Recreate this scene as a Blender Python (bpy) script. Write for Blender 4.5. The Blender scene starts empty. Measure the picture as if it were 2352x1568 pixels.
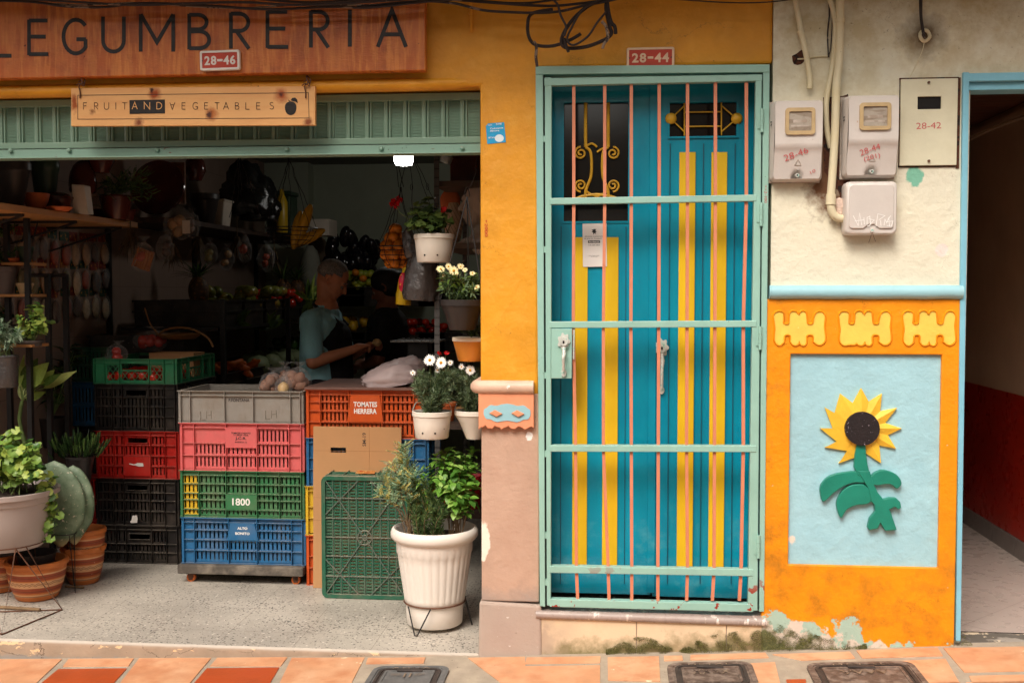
import bpy, math, random
from mathutils import Vector, Matrix, Euler
from mathutils import noise as mnoise
random.seed(7)
PI = math.pi
R = math.radians
sc = bpy.context.scene
col = sc.collection

# ------------------------------------------------------------------ camera
CD = 4.3                                    # metres from the house fronts to the lens
FD = 2483.6                                 # focal length in units of the 2352-wide picture
YAW, PIT = R(5.41), R(2.62)
Fv = Vector((-math.sin(YAW) * math.cos(PIT), math.cos(YAW) * math.cos(PIT), -math.sin(PIT)))
Rv = Vector((math.cos(YAW), math.sin(YAW), 0))
Uv = Rv.cross(Fv)
def _dir(px, py): return Fv + Rv * ((px - 1176) / FD) - Uv * ((py - 784) / FD)
_d = _dir(1176, 1502)
CH = -_d.z / _d.y * CD
def W(px, py, y=0.0):                       # point of the plane y = const seen at a picture position
    d = _dir(px, py); t = (y + CD) / d.y
    return Vector((d.x * t, y, CH + d.z * t))
def G(px, py, z=0.0):                       # point of the level z = const
    d = _dir(px, py); t = (z - CH) / d.z
    return Vector((d.x * t, -CD + d.y * t, z))
def S(y): return FD / (CD + y)              # picture units per metre at depth y
def rect(px0, py0, px1, py1, y=0.0):        # x0, x1, z0, z1
    mx, my = (px0 + px1) / 2, (py0 + py1) / 2
    return W(px0, my, y).x, W(px1, my, y).x, W(mx, py1, y).z, W(mx, py0, y).z
cam = bpy.data.cameras.new('camera'); camo = bpy.data.objects.new('camera', cam); col.objects.link(camo)
cam.lens = FD / 2352 * 36; cam.sensor_width = 36; cam.clip_end = 400; cam.clip_start = .05
camo.location = (0, -CD, CH); camo.rotation_euler = (PI / 2 - PIT, 0, YAW)
sc.camera = camo

# ------------------------------------------------------------------ world, sun, exposure
w = bpy.data.worlds.new('World'); sc.world = w; w.use_nodes = True
nt = w.node_tree; nt.nodes.clear()
sky = nt.nodes.new('ShaderNodeTexSky'); sky.sky_type = 'NISHITA'; sky.sun_disc = False
SUN_EL, SUN_AZ = R(50), R(200)              # azimuth clockwise from +Y
sky.sun_elevation = SUN_EL; sky.sun_rotation = SUN_AZ; sky.dust_density = 6; sky.air_density = 1.0; sky.ozone_density = 1
hs = nt.nodes.new('ShaderNodeHueSaturation'); hs.inputs['Saturation'].default_value = .32
tint = nt.nodes.new('ShaderNodeMix'); tint.data_type = 'RGBA'; tint.blend_type = 'MULTIPLY'
tint.inputs[0].default_value = 1; tint.inputs[7].default_value = (1, .95, .88, 1)
bg = nt.nodes.new('ShaderNodeBackground'); bg.inputs[1].default_value = .15
wo = nt.nodes.new('ShaderNodeOutputWorld')
nt.links.new(sky.outputs[0], hs.inputs['Color']); nt.links.new(hs.outputs[0], tint.inputs[6])
nt.links.new(tint.outputs[2], bg.inputs[0]); nt.links.new(bg.outputs[0], wo.inputs[0])
sl = bpy.data.lights.new('sun', 'SUN'); sl.energy = 1.2; sl.angle = R(22); sl.color = (1, .94, .86)
so = bpy.data.objects.new('sun', sl); col.objects.link(so)
sdir = Vector((math.sin(SUN_AZ) * math.cos(SUN_EL), math.cos(SUN_AZ) * math.cos(SUN_EL), math.sin(SUN_EL)))
so.rotation_euler = sdir.to_track_quat('Z', 'Y').to_euler()
sc.view_settings.view_transform = 'Standard'; sc.view_settings.look = 'None'
sc.view_settings.exposure = 0.60; sc.view_settings.gamma = 1
sc.cycles.max_bounces = 7; sc.cycles.diffuse_bounces = 4; sc.cycles.transparent_max_bounces = 24

# ------------------------------------------------------------------ materials
def lin(c): return c / 12.92 if c <= .04045 else ((c + .055) / 1.055) ** 2.4
def C(r, g, b, k=1.0): return (lin(r / 255) * k, lin(g / 255) * k, lin(b / 255) * k)
class NB:
    def __init__(s, m, coord):
        s.t = m.node_tree
        if coord == 'world': s.pos = s.n('ShaderNodeNewGeometry').outputs['Position']
        else: s.pos = s.n('ShaderNodeTexCoord').outputs['Object']
        s._xyz = None
    def n(s, k): return s.t.nodes.new(k)
    def l(s, a, b): s.t.links.new(a, b)
    def put(s, sock, v):
        if isinstance(v, (int, float)): sock.default_value = v
        elif isinstance(v, tuple): sock.default_value = (*v, 1) if len(v) == 3 and len(sock.default_value) == 4 else v
        else: s.l(v, sock)
    def scale(s, v, k):
        m = s.n('ShaderNodeVectorMath'); m.operation = 'MULTIPLY'; s.put(m.inputs[0], v); m.inputs[1].default_value = k; return m.outputs[0]
    def add(s, v, k):
        m = s.n('ShaderNodeVectorMath'); m.operation = 'ADD'; s.put(m.inputs[0], v); m.inputs[1].default_value = k; return m.outputs[0]
    def noise(s, sc_, det=4, ro=.6, k=None, dist=0, out='Fac', off=None):
        x = s.n('ShaderNodeTexNoise'); x.inputs['Scale'].default_value = sc_; x.inputs['Detail'].default_value = det
        x.inputs['Roughness'].default_value = ro; x.inputs['Distortion'].default_value = dist
        v = s.pos
        if off: v = s.add(v, off)
        if k: v = s.scale(v, k)
        s.l(v, x.inputs['Vector']); return x.outputs[out]
    def voro(s, sc_, feat='F1', out='Distance', k=None):
        x = s.n('ShaderNodeTexVoronoi'); x.inputs['Scale'].default_value = sc_; x.feature = feat
        v = s.scale(s.pos, k) if k else s.pos
        if feat != 'F1':                     # cracks wander
            a = s.n('ShaderNodeVectorMath'); a.operation = 'MULTIPLY_ADD'; s.l(s.noise(9, 5, .7, out='Color'), a.inputs[0]); a.inputs[1].default_value = (.16, .16, .16); s.l(v, a.inputs[2]); v = a.outputs[0]
        s.l(v, x.inputs['Vector']); return x.outputs[out]
    def xyz(s, i):
        if s._xyz is None:
            s._xyz = s.n('ShaderNodeSeparateXYZ'); s.l(s.pos, s._xyz.inputs[0])
        return s._xyz.outputs[i]
    def nz(s):
        g = s.n('ShaderNodeNewGeometry'); x = s.n('ShaderNodeSeparateXYZ'); s.l(g.outputs['True Normal'], x.inputs[0]); return x.outputs[2]
    def m(s, op, a, b=0.0, c=None):
        x = s.n('ShaderNodeMath'); x.operation = op; s.put(x.inputs[0], a); s.put(x.inputs[1], b)
        if c is not None: s.put(x.inputs[2], c)
        return x.outputs[0]
    def mr(s, v, a, b, c=0.0, d=1.0):
        x = s.n('ShaderNodeMapRange'); s.put(x.inputs[0], v)
        x.inputs[1].default_value = a; x.inputs[2].default_value = b; x.inputs[3].default_value = c; x.inputs[4].default_value = d
        return x.outputs[0]
    def mix(s, f, a, b):
        x = s.n('ShaderNodeMix'); x.data_type = 'RGBA'; s.put(x.inputs[0], f); s.put(x.inputs[6], a); s.put(x.inputs[7], b); return x.outputs[2]
    def near(s, p, r0, r1, k=(1, 1, 1)):    # 1 at p, fading to 0 between radii
        m = s.n('ShaderNodeVectorMath'); m.operation = 'DISTANCE'
        s.l(s.scale(s.pos, k), m.inputs[0]); m.inputs[1].default_value = (p[0] * k[0], p[1] * k[1], p[2] * k[2])
        return s.mr(m.outputs['Value'], r0, r1, 1.0, 0.0)
MATS = {}
def mat(name, c, rough=.6, var=.12, vs=5, bump=.0006, bs=90, metal=0, spec=.4, coord='obj', layers=(), transl=0, k=None, bdet=5, big=None, coat=0):
    if name in MATS: return MATS[name]
    m = bpy.data.materials.new(name); m.use_nodes = True; MATS[name] = m
    nb = NB(m, coord); b = m.node_tree.nodes['Principled BSDF']
    lo = tuple(x * (1 - var) for x in c); hi = tuple(min(x * (1 + var), .95) for x in c)
    cs = nb.mix(nb.mr(nb.noise(vs, 5, .65, k), .35, .65), lo, hi)
    rs = rough
    for f in layers:
        r = f(nb)
        cs = nb.mix(r[0], cs, r[1])
        if len(r) > 2: 
            mm = nb.n('ShaderNodeMix'); nb.put(mm.inputs[0], r[0]); nb.put(mm.inputs[2], rs); mm.inputs[3].default_value = r[2]; rs = mm.outputs[0]
    nb.l(cs, b.inputs['Base Color'])
    if isinstance(rs, (int, float)):
        rs = nb.mr(nb.noise(vs * 5, 3), .3, .7, max(rs - .08, .02), min(rs + .08, 1))
    nb.put(b.inputs['Roughness'], rs)
    b.inputs['Metallic'].default_value = metal; b.inputs['Specular IOR Level'].default_value = spec
    if coat: b.inputs['Coat Weight'].default_value = coat; b.inputs['Coat Roughness'].default_value = .15
    if bump:
        bp = nb.n('ShaderNodeBump'); bp.inputs['Distance'].default_value = bump; bp.inputs['Strength'].default_value = 1
        h = nb.noise(bs, bdet, .6, k)
        if big:
            h = nb.m('ADD', h, nb.m('MULTIPLY', nb.noise(big[0], 3, .5), big[1]))
        nb.l(h, bp.inputs['Height']); nb.l(bp.outputs[0], b.inputs['Normal'])
    if transl:
        tr = nb.n('ShaderNodeBsdfTranslucent'); nb.l(cs, tr.inputs[0]); mx = nb.n('ShaderNodeMixShader'); mx.inputs[0].default_value = transl
        out = [n for n in m.node_tree.nodes if n.type == 'OUTPUT_MATERIAL'][0]
        nb.l(b.outputs[0], mx.inputs[1]); nb.l(tr.outputs[0], mx.inputs[2]); nb.l(mx.outputs[0], out.inputs[0])
    return m
def chips(scale, thr, c, soft=.012, det=7, k=None, off=None, r=.8):
    return lambda n: (n.mr(n.noise(scale, det, .62, k, off=off), thr, thr + soft), c, r)
def bottom(z0, z1, scale, c, amp=.5, soft=.04, det=7, axis=2, r=.85, off=None, tilt=0, x0=0):   # ragged edge: wear that climbs from z0 to z1
    def f(n):
        g = n.mr(n.m('ADD', n.xyz(axis), n.m('MULTIPLY', n.m('SUBTRACT', n.xyz(0), x0), tilt)), z0, z1, 1, 0)
        v = n.m('ADD', g, n.m('MULTIPLY', n.m('SUBTRACT', n.noise(scale, det, .65, off=off), .5), amp * 2))
        return (n.mr(v, .5 - soft, .5 + soft), c, r)
    return f
def spot(p, r0, r1, c, wob=.0, ws=30, k=(1, 1, 1), r=.8):
    def f(n):
        v = n.near(p, 0, 1, k); v = n.m('SUBTRACT', 1.0, v)           # distance
        if wob: v = n.m('ADD', v, n.m('MULTIPLY', n.m('SUBTRACT', n.noise(ws, 5), .5), wob))
        return (n.mr(v, r0, r1, 1.0, 0.0), c, r)
    return f
def veil(scale, a, b, amt, c, det=5, k=None, off=None):
    return lambda n: (n.mr(n.noise(scale, det, .6, k, off=off), a, b, 0, amt), c)
def simple(name, c, rough=.5, metal=0, spec=.4, emit=0):
    if name in MATS: return MATS[name]
    m = bpy.data.materials.new(name); m.use_nodes = True; MATS[name] = m
    b = m.node_tree.nodes['Principled BSDF']; b.inputs['Base Color'].default_value = (*c, 1)
    b.inputs['Roughness'].default_value = rough; b.inputs['Metallic'].default_value = metal; b.inputs['Specular IOR Level'].default_value = spec
    if emit: b.inputs['Emission Color'].default_value = (*c, 1); b.inputs['Emission Strength'].default_value = emit
    return m
def film(name, c=(.9, .9, .9), dens=.1, rough=.12):
    m = bpy.data.materials.new(name); m.use_nodes = True; MATS[name] = m
    nb = NB(m, 'obj'); t = m.node_tree; b = t.nodes['Principled BSDF']
    b.inputs['Base Color'].default_value = (*c, 1); b.inputs['Roughness'].default_value = rough; b.inputs['Specular IOR Level'].default_value = .8
    bp = nb.n('ShaderNodeBump'); bp.inputs['Distance'].default_value = .004; nb.l(nb.noise(45, 4, .6, dist=1.5), bp.inputs['Height']); nb.l(bp.outputs[0], b.inputs['Normal'])
    tr = nb.n('ShaderNodeBsdfTransparent'); mx = nb.n('ShaderNodeMixShader'); lw = nb.n('ShaderNodeLayerWeight'); lw.inputs[0].default_value = .35
    nb.l(bp.outputs[0], lw.inputs['Normal'])
    nb.l(nb.mr(lw.outputs['Facing'], .3, 1, dens, min(dens + .26, 1)), mx.inputs[0])
    out = [n for n in t.nodes if n.type == 'OUTPUT_MATERIAL'][0]
    nb.l(tr.outputs[0], mx.inputs[1]); nb.l(b.outputs[0], mx.inputs[2]); nb.l(mx.outputs[0], out.inputs[0])
    return m

# ------------------------------------------------------------------ mesh helpers
def wloc(o):
    v = Vector((0, 0, 0))
    while o: v += o.location; o = o.parent
    return v
class MB:
    def __init__(s): s.v = []; s.f = []; s.mi = []; s.sm = []
    def face(s, pts, m=0, smooth=False):
        i = len(s.v); s.v += [tuple(p) for p in pts]; s.f.append(tuple(range(i, i + len(pts)))); s.mi.append(m); s.sm.append(smooth)
    def hexa(s, c, m=0):                     # 8 corners: bottom 4 then top 4
        i = len(s.v); s.v += [tuple(p) for p in c]
        for q in ((0, 3, 2, 1), (4, 5, 6, 7), (0, 1, 5, 4), (1, 2, 6, 5), (2, 3, 7, 6), (3, 0, 4, 7)):
            s.f.append(tuple(i + k for k in q)); s.mi.append(m); s.sm.append(False)
    def box(s, x0, x1, y0, y1, z0, z1, m=0, T=None):
        c = [Vector(p) for p in ((x0, y0, z0), (x1, y0, z0), (x1, y1, z0), (x0, y1, z0), (x0, y0, z1), (x1, y0, z1), (x1, y1, z1), (x0, y1, z1))]
        if T: c = [T(p) for p in c]
        s.hexa(c, m)
    def grid(s, rows, m=0, smooth=True, closed=False):   # rows of points
        i = len(s.v); nc = len(rows[0])
        for r in rows: s.v += [tuple(p) for p in r]
        for a in range(len(rows) - 1):
            for b in range(nc if closed else nc - 1):
                c = (b + 1) % nc
                s.f.append((i + a * nc + b, i + a * nc + c, i + (a + 1) * nc + c, i + (a + 1) * nc + b)); s.mi.append(m); s.sm.append(smooth)
    def tube(s, pts, r, n=8, m=0, closed=False, cap=True, smooth=True, phase=0.0):
        pts = [Vector(p) for p in pts]; k = len(pts); rr = r if isinstance(r, (list, tuple)) else [r] * k
        up = Vector((0, 0, 1)); rows = []; prev = None
        for i, p in enumerate(pts):
            if closed: t = pts[(i + 1) % k] - pts[i - 1]
            else: t = pts[min(i + 1, k - 1)] - pts[max(i - 1, 0)]
            if t.length < 1e-9: t = Vector((0, 0, 1))
            t.normalize()
            if prev is None:
                a = up if abs(t.z) < .9 else Vector((0, 1, 0))
                u = t.cross(a).normalized()
            else:
                u = prev - t * prev.dot(t)
                u = u.normalized() if u.length > 1e-6 else t.cross(up).normalized()
            prev = u; vv = t.cross(u)
            rows.append([p + (u * math.cos(2 * PI * (j + phase) / n) + vv * math.sin(2 * PI * (j + phase) / n)) * rr[i] for j in range(n)])
        if closed: rows.append(rows[0])
        s.grid(rows, m, smooth, True)
        if cap and not closed:
            s.face(rows[0][::-1], m); s.face(rows[-1], m)
    def lathe(s, prof, c=(0, 0, 0), n=40, m=0, mod=None, smooth=True, sx=1, sy=1):
        c = Vector(c); rows = []
        for (r, z) in prof:
            rows.append([c + Vector((math.cos(2 * PI * j / n) * r * sx * (mod(2 * PI * j / n, z) if mod else 1), math.sin(2 * PI * j / n) * r * sy * (mod(2 * PI * j / n, z) if mod else 1), z)) for j in range(n)])
        s.grid(rows, m, smooth, True)
    def disc(s, c, r, m=0, n=32, sx=1, sy=1, bumpz=0, rings=5):
        c = Vector(c); rows = []
        for i in range(rings + 1):
            q = r * i / rings
            rows.append([c + Vector((math.cos(2 * PI * j / n) * q * sx, math.sin(2 * PI * j / n) * q * sy, (random.uniform(-1, 1) * bumpz) if i < rings else 0)) for j in range(n)])
        rows[0] = [c] * n
        s.grid(rows, m, True, True)
    def prism(s, poly, y0, y1, m=0, m2=None):  # polygon (x, z), front at y0
        n = len(poly)
        s.face([(p[0], y0, p[1]) for p in poly], m)
        s.face([(p[0], y1, p[1]) for p in poly][::-1], m)
        for i in range(n):
            a, b = poly[i], poly[(i + 1) % n]
            s.face([(a[0], y0, a[1]), (a[0], y1, a[1]), (b[0], y1, b[1]), (b[0], y0, b[1])], m if m2 is None else m2)
    def sphere(s, c, r, n=12, m=0, T=None, lump=0, seed=0):
        c = Vector(c); r = Vector(r) if isinstance(r, (list, tuple, Vector)) else Vector((r, r, r)); k = n * 2 // 3 + 1; rows = []
        for i in range(k + 1):
            th = PI * i / k; row = []
            for j in range(n):
                ph = 2 * PI * j / n; d = Vector((math.sin(th) * math.cos(ph), math.sin(th) * math.sin(ph), math.cos(th)))
                q = 1 + (lump * mnoise.noise(d * 1.6 + Vector((seed * 3.1, seed, 0))) if lump else 0)
                p = Vector((d.x * r.x, d.y * r.y, d.z * r.z)) * q
                if T: p = T @ p
                row.append(c + p)
            rows.append(row)
        s.grid(rows, m, True, True)
    def capsule(s, a, b, ra, rb, n=14, m=0):
        a, b = Vector(a), Vector(b); t = (b - a).normalized(); pts = []; rr = []
        for i in range(5):
            q = PI / 2 * i / 4; pts.append(a - t * ra * math.cos(q)); rr.append(max(ra * math.sin(q), .0004))
        for i in range(1, 5):
            q = PI / 2 * (i - 1) / 4; pts.append(b + t * rb * math.sin(q)); rr.append(max(rb * math.cos(q), .0004))
        pts.append(b + t * rb); rr.append(.0004)
        s.tube(pts, rr, n, m)
    def blade(s, p, d, nrm, L, wd, bend=.3, m=0, n=4, fold=.25, pw=.75, tip=1.0):   # leaf with a folded midrib
        p = Vector(p); d = Vector(d).normalized(); nrm = Vector(nrm)
        nrm = (nrm - d * nrm.dot(d)); nrm = nrm.normalized() if nrm.length > 1e-5 else d.orthogonal().normalized()
        rows = []; cur = p.copy(); dd = d.copy(); side = dd.cross(nrm)
        for i in range(n + 1):
            t = i / n
            ww = wd * .5 * (math.sin(PI * min(t ** pw, 1)) ** tip if 0 < t < 1 else (.08 if t == 0 else 0.0))
            rows.append([cur - side * ww + nrm * ww * fold, cur.copy(), cur + side * ww + nrm * ww * fold])
            rot = Matrix.Rotation(-bend / n, 3, side); dd = rot @ dd; nrm = rot @ nrm
            cur = cur + dd * (L / n)
        s.grid(rows, m, True)
    def scallop(s, p, nrm, r, m=0, lobes=7, cup=.25, k=2):    # round lobed leaf
        p = Vector(p); nrm = Vector(nrm).normalized(); u = nrm.orthogonal().normalized(); v = nrm.cross(u)
        a0 = random.uniform(0, 6.28); n = lobes * k; ring = []; mid = []
        for j in range(n):
            a = a0 + 2 * PI * j / n * .94
            q = r * (1 if j % k else .86) * random.uniform(.94, 1.04)
            ring.append(p + (u * math.cos(a) + v * math.sin(a)) * q + nrm * (cup * r * (.9 + .35 * math.sin(a * 3 + a0))))
            mid.append(p + (u * math.cos(a) + v * math.sin(a)) * q * .5 + nrm * cup * r * .25)
        i = len(s.v); s.v.append(tuple(p)); s.v += [tuple(q) for q in mid] + [tuple(q) for q in ring]
        for j in range(n - 1):
            s.f.append((i, i + 1 + j, i + 2 + j)); s.f.append((i + 1 + j, i + 1 + n + j, i + 2 + n + j, i + 2 + j)); s.mi += [m, m]; s.sm += [True, True]
    def ribbon(s, pts, wdt, y, to, m=0, closed=False, th=.0012):   # painted / cut stroke; to maps 2D to (x, z)
        P = [Vector(p) for p in pts]; n = len(P); L = []; Rr = []
        for i in range(n):
            a = P[i - 1] if (i > 0 or closed) else None; b = P[(i + 1) % n] if (i < n - 1 or closed) else None
            d1 = (P[i] - a).normalized() if a is not None else None; d2 = (b - P[i]).normalized() if b is not None else None
            if d1 is None: d1 = d2
            if d2 is None: d2 = d1
            t = d1 + d2; t = t.normalized() if t.length > 1e-6 else d1
            nn = Vector((-t.y, t.x)); c = max(abs(nn.dot(Vector((-d1.y, d1.x)))), .35)
            ww = (wdt[i] if isinstance(wdt, list) else wdt) / 2 / c
            L.append(P[i] + nn * ww); Rr.append(P[i] - nn * ww)
        rows = []
        for i in list(range(n)) + ([0] if closed else []):
            a = to(L[i]); b = to(Rr[i]); rows.append([(a[0], y, a[1]), (b[0], y, b[1])])
        for i in range(len(rows) - 1):
            s.face([rows[i][0], rows[i][1], rows[i + 1][1], rows[i + 1][0]], m)
    def text(s, body, T, h, wd=None, m=0, bold=0.0, align='C', ext=0.0, spacing=1.0):    # T maps (u, v, depth) to world; text centred on 0,0
        vs, fs, (x0, x1, y0, y1) = glyphs(body, bold, spacing, ext > 0)
        kh = h / (y1 - y0); kw = (wd / (x1 - x0)) if wd else kh
        cx = (x0 + x1) / 2; cy = (y0 + y1) / 2; i = len(s.v)
        for v in vs: s.v.append(tuple(T((v[0] - cx) * kw, (v[1] - cy) * kh, v[2] * ext)))
        for f in fs: s.f.append(tuple(i + q for q in f)); s.mi.append(m); s.sm.append(False)
    def build(s, name, mats, parent=None, sharp=38, bevel=0, fix=True, label=None):
        me = bpy.data.meshes.new(name); off = wloc(parent) if parent else Vector((0, 0, 0))
        me.from_pydata([(p[0] - off.x, p[1] - off.y, p[2] - off.z) for p in s.v], [], s.f)
        for mm in (mats if isinstance(mats, (list, tuple)) else [mats]): me.materials.append(mm)
        me.polygons.foreach_set('material_index', s.mi); me.polygons.foreach_set('use_smooth', s.sm)
        if fix:
            import bmesh
            bm = bmesh.new(); bm.from_mesh(me); bmesh.ops.remove_doubles(bm, verts=bm.verts, dist=1e-6)
            bmesh.ops.recalc_face_normals(bm, faces=bm.faces); bm.to_mesh(me); bm.free()
        if any(s.sm) and sharp: me.set_sharp_from_angle(angle=R(sharp))
        o = bpy.data.objects.new(name, me); col.objects.link(o)
        if parent: o.parent = parent
        if bevel:
            b = o.modifiers.new('bevel', 'BEVEL'); b.width = bevel; b.segments = 2; b.limit_method = 'ANGLE'; b.angle_limit = R(50)
        if label: o['label'] = label
        return o
_G = {}
def glyphs(body, bold, spacing, ext):
    key = (body, bold, spacing, ext)
    if key in _G: return _G[key]
    cu = bpy.data.curves.new('text', 'FONT'); cu.body = body; cu.size = 1; cu.offset = bold; cu.space_character = spacing; cu.resolution_u = 3
    cu.extrude = .5 if ext else 0
    o = bpy.data.objects.new('text', cu); col.objects.link(o)
    bpy.context.view_layer.update()
    me = bpy.data.meshes.new_from_object(o.evaluated_get(bpy.context.evaluated_depsgraph_get()))
    vs = [tuple(v.co) for v in me.vertices]; fs = [tuple(p.vertices) for p in me.polygons]
    bpy.data.objects.remove(o); bpy.data.curves.remove(cu); bpy.data.meshes.remove(me)
    xs = [v[0] for v in vs]; ys = [v[1] for v in vs]
    _G[key] = (vs, fs, (min(xs), max(xs), min(ys), max(ys))); return _G[key]
def TF(cx, y, cz, rot=0.0):                 # text frame on a wall facing the street
    c, s_ = math.cos(rot), math.sin(rot)
    return lambda u, v, d: (cx + u * c - v * s_, y - d, cz + u * s_ + v * c)
def root(name, label, cat, loc=(0, 0, 0), rz=0.0, group=None):
    o = bpy.data.objects.new(name, None); col.objects.link(o); o.location = loc; o.rotation_euler = (0, 0, rz)
    o.empty_display_size = .1; return tag(o, label, cat, group)
def tag(o, label, cat, group=None):
    o['label'] = label; o['category'] = cat
    if group: o['group'] = group
    return o
def struct(o): o['kind'] = 'structure'; return o
def dup(o, parent=None, keep=True):
    c = o.copy(); col.objects.link(c)
    if parent: c.parent = parent
    for ch in list(o.children): dup(ch, c)
    return c
def curve_pts(P, n=8):                      # Catmull-Rom through points
    P = [Vector(p) for p in P]; out = []
    for i in range(len(P) - 1):
        a = P[max(i - 1, 0)]; b = P[i]; c = P[i + 1]; d = P[min(i + 2, len(P) - 1)]
        for k in range(n):
            t = k / n
            out.append(.5 * ((2 * b) + (c - a) * t + (2 * a - 5 * b + 4 * c - d) * t * t + (3 * b - a - 3 * c + d) * t ** 3))
    out.append(P[-1]); return out
def cells_wall(mb, xs, zs, holes, y0, y1, m=0):   # wall with rectangular openings, one clean shell
    xs = sorted(set(xs + [h[0] for h in holes] + [h[1] for h in holes])); zs = sorted(set(zs + [h[2] for h in holes] + [h[3] for h in holes]))
    def solid(i, j):
        if i < 0 or j < 0 or i >= len(xs) - 1 or j >= len(zs) - 1: return False
        cx, cz = (xs[i] + xs[i + 1]) / 2, (zs[j] + zs[j + 1]) / 2
        return not any(h[0] < cx < h[1] and h[2] < cz < h[3] for h in holes)
    for i in range(len(xs) - 1):
        for j in range(len(zs) - 1):
            if not solid(i, j): continue
            a, b, c, d = xs[i], xs[i + 1], zs[j], zs[j + 1]
            mb.face([(a, y0, c), (b, y0, c), (b, y0, d), (a, y0, d)], m); mb.face([(a, y1, c), (a, y1, d), (b, y1, d), (b, y1, c)], m)
            if not solid(i - 1, j): mb.face([(a, y0, c), (a, y0, d), (a, y1, d), (a, y1, c)], m)
            if not solid(i + 1, j): mb.face([(b, y0, c), (b, y1, c), (b, y1, d), (b, y0, d)], m)
            if not solid(i, j - 1): mb.face([(a, y0, c), (a, y1, c), (b, y1, c), (b, y0, c)], m)
            if not solid(i, j + 1): mb.face([(a, y0, d), (b, y0, d), (b, y1, d), (a, y1, d)], m)
# ------------------------------------------------------------------ paints and plasters
MUST = C(228, 156, 36, .9); PINK = C(203, 168, 146, .85); MINT = C(158, 200, 186, .86); SALM = C(226, 142, 108, .82)
m_must = mat('mustard_plaster', MUST, .5, .12, 3, .0028, 38, coord='world', big=(9, 2.0), bdet=7, layers=(
    lambda n: (n.m('MULTIPLY', n.mr(n.voro(2.3, 'DISTANCE_TO_EDGE'), 0, .005, .6, 0), n.mr(n.noise(2.5, 3, off=(3, 1, 9)), .50, .57)), C(130, 80, 20)), veil(9, .5, .7, .35, C(240, 178, 74), off=(2, 2, 2)),
    veil(2.2, .5, .75, .35, C(205, 130, 25, .9)), chips(38, .70, C(120, 80, 30, .8)), chips(90, .735, C(235, 215, 190, .8))))
m_mould = mat('moulding_paint', C(224, 188, 164, .85), .45, .1, 8, .001, 60, coord='world', layers=(chips(30, .68, C(235, 225, 215)), chips(24, .7, C(110, 80, 60, .8), off=(3, 1, 2))))
m_relief = mat('coral_relief_paint', C(240, 158, 118, .86), .5, .08, 8, .001, 60, coord='world', layers=(chips(26, .7, C(240, 215, 200)),))
m_pink = mat('rosy_plinth_plaster', PINK, .8, .08, 4, .0028, 50, coord='world', big=(12, 1.5), layers=(
    veil(5, .45, .7, .4, C(185, 145, 122, .85)),
    chips(11, .735, C(238, 228, 215), off=(1.3, 4, 2)), chips(50, .72, C(232, 218, 200)),
    bottom(.0, .5, 5, C(176, 156, 144, .82), .32, .09), chips(40, .715, C(110, 92, 80, .8), off=(2, 2, 7)),
    spot((W(1108, 1240)[0], 0, W(1108, 1240)[2]), .045, .052, C(236, 226, 210), .04, 30, (1.6, 0, .62)),
    spot((W(1216, 1000)[0], 0, W(1216, 1000)[2]), .012, .016, C(245, 240, 235), .02, 60, (1, 0, .8))))
m_base = mat('grey_cement_base', C(192, 172, 158, .85), .85, .12, 6, .0018, 70, coord='world', big=(14, 1.5), layers=(
    veil(6, .4, .65, .6, C(172, 150, 138, .84)), chips(30, .68, C(205, 195, 188), k=(1, 1, 3)), chips(45, .72, C(90, 75, 66))))
m_cream = mat('cream_plaster', C(234, 228, 206, .9), .8, .05, 3, .0065, 26, coord='world', big=(7, 1.2), bdet=9, layers=(
    lambda n: (n.m('MULTIPLY', n.mr(n.voro(4.5, 'DISTANCE_TO_EDGE'), 0, .005, .6, 0), n.mr(n.noise(2.2, 3, off=(3, 1, 9)), .56, .62)), C(150, 132, 100)),
    veil(3, .45, .75, .4, C(222, 212, 180, .88)), chips(70, .72, C(140, 120, 90)), chips(14, .735, C(236, 222, 212), off=(5, 0, 2)),
    lambda n: (n.m('MULTIPLY', n.mr(n.xyz(2), 1.9, 2.6, 0, .75), n.mr(n.noise(7, 6, .7), .38, .6)), C(196, 172, 118, .85)),
    lambda n: (n.m('MULTIPLY', n.mr(n.xyz(2), 2.25, 2.5, 0, 1), n.mr(n.noise(60, 6, .7), .64, .68, 0, .8)), C(110, 86, 56)),
    spot((W(2120, 85)[0], 0, W(2120, 85)[2]), .01, .11, C(92, 66, 34), .09, 25),
    spot((W(2100, 404)[0], 0, W(2100, 404)[2]), .028, .034, C(122, 182, 158), .035, 35, (1, 0, .85)),
    spot((W(2162, 575)[0], 0, W(2162, 575)[2]), .020, .025, C(232, 214, 206), .02, 35, (1, 0, .9)),
    spot((W(1900, 390)[0], 0, W(1900, 390)[2]), .05, .11, C(108, 74, 48), .12, 30, (1, 0, .5)),
    spot((W(1932, 470)[0], 0, W(1932, 470)[2]), .02, .03, C(120, 84, 60), .03, 50, (1, 0, .55))))
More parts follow.
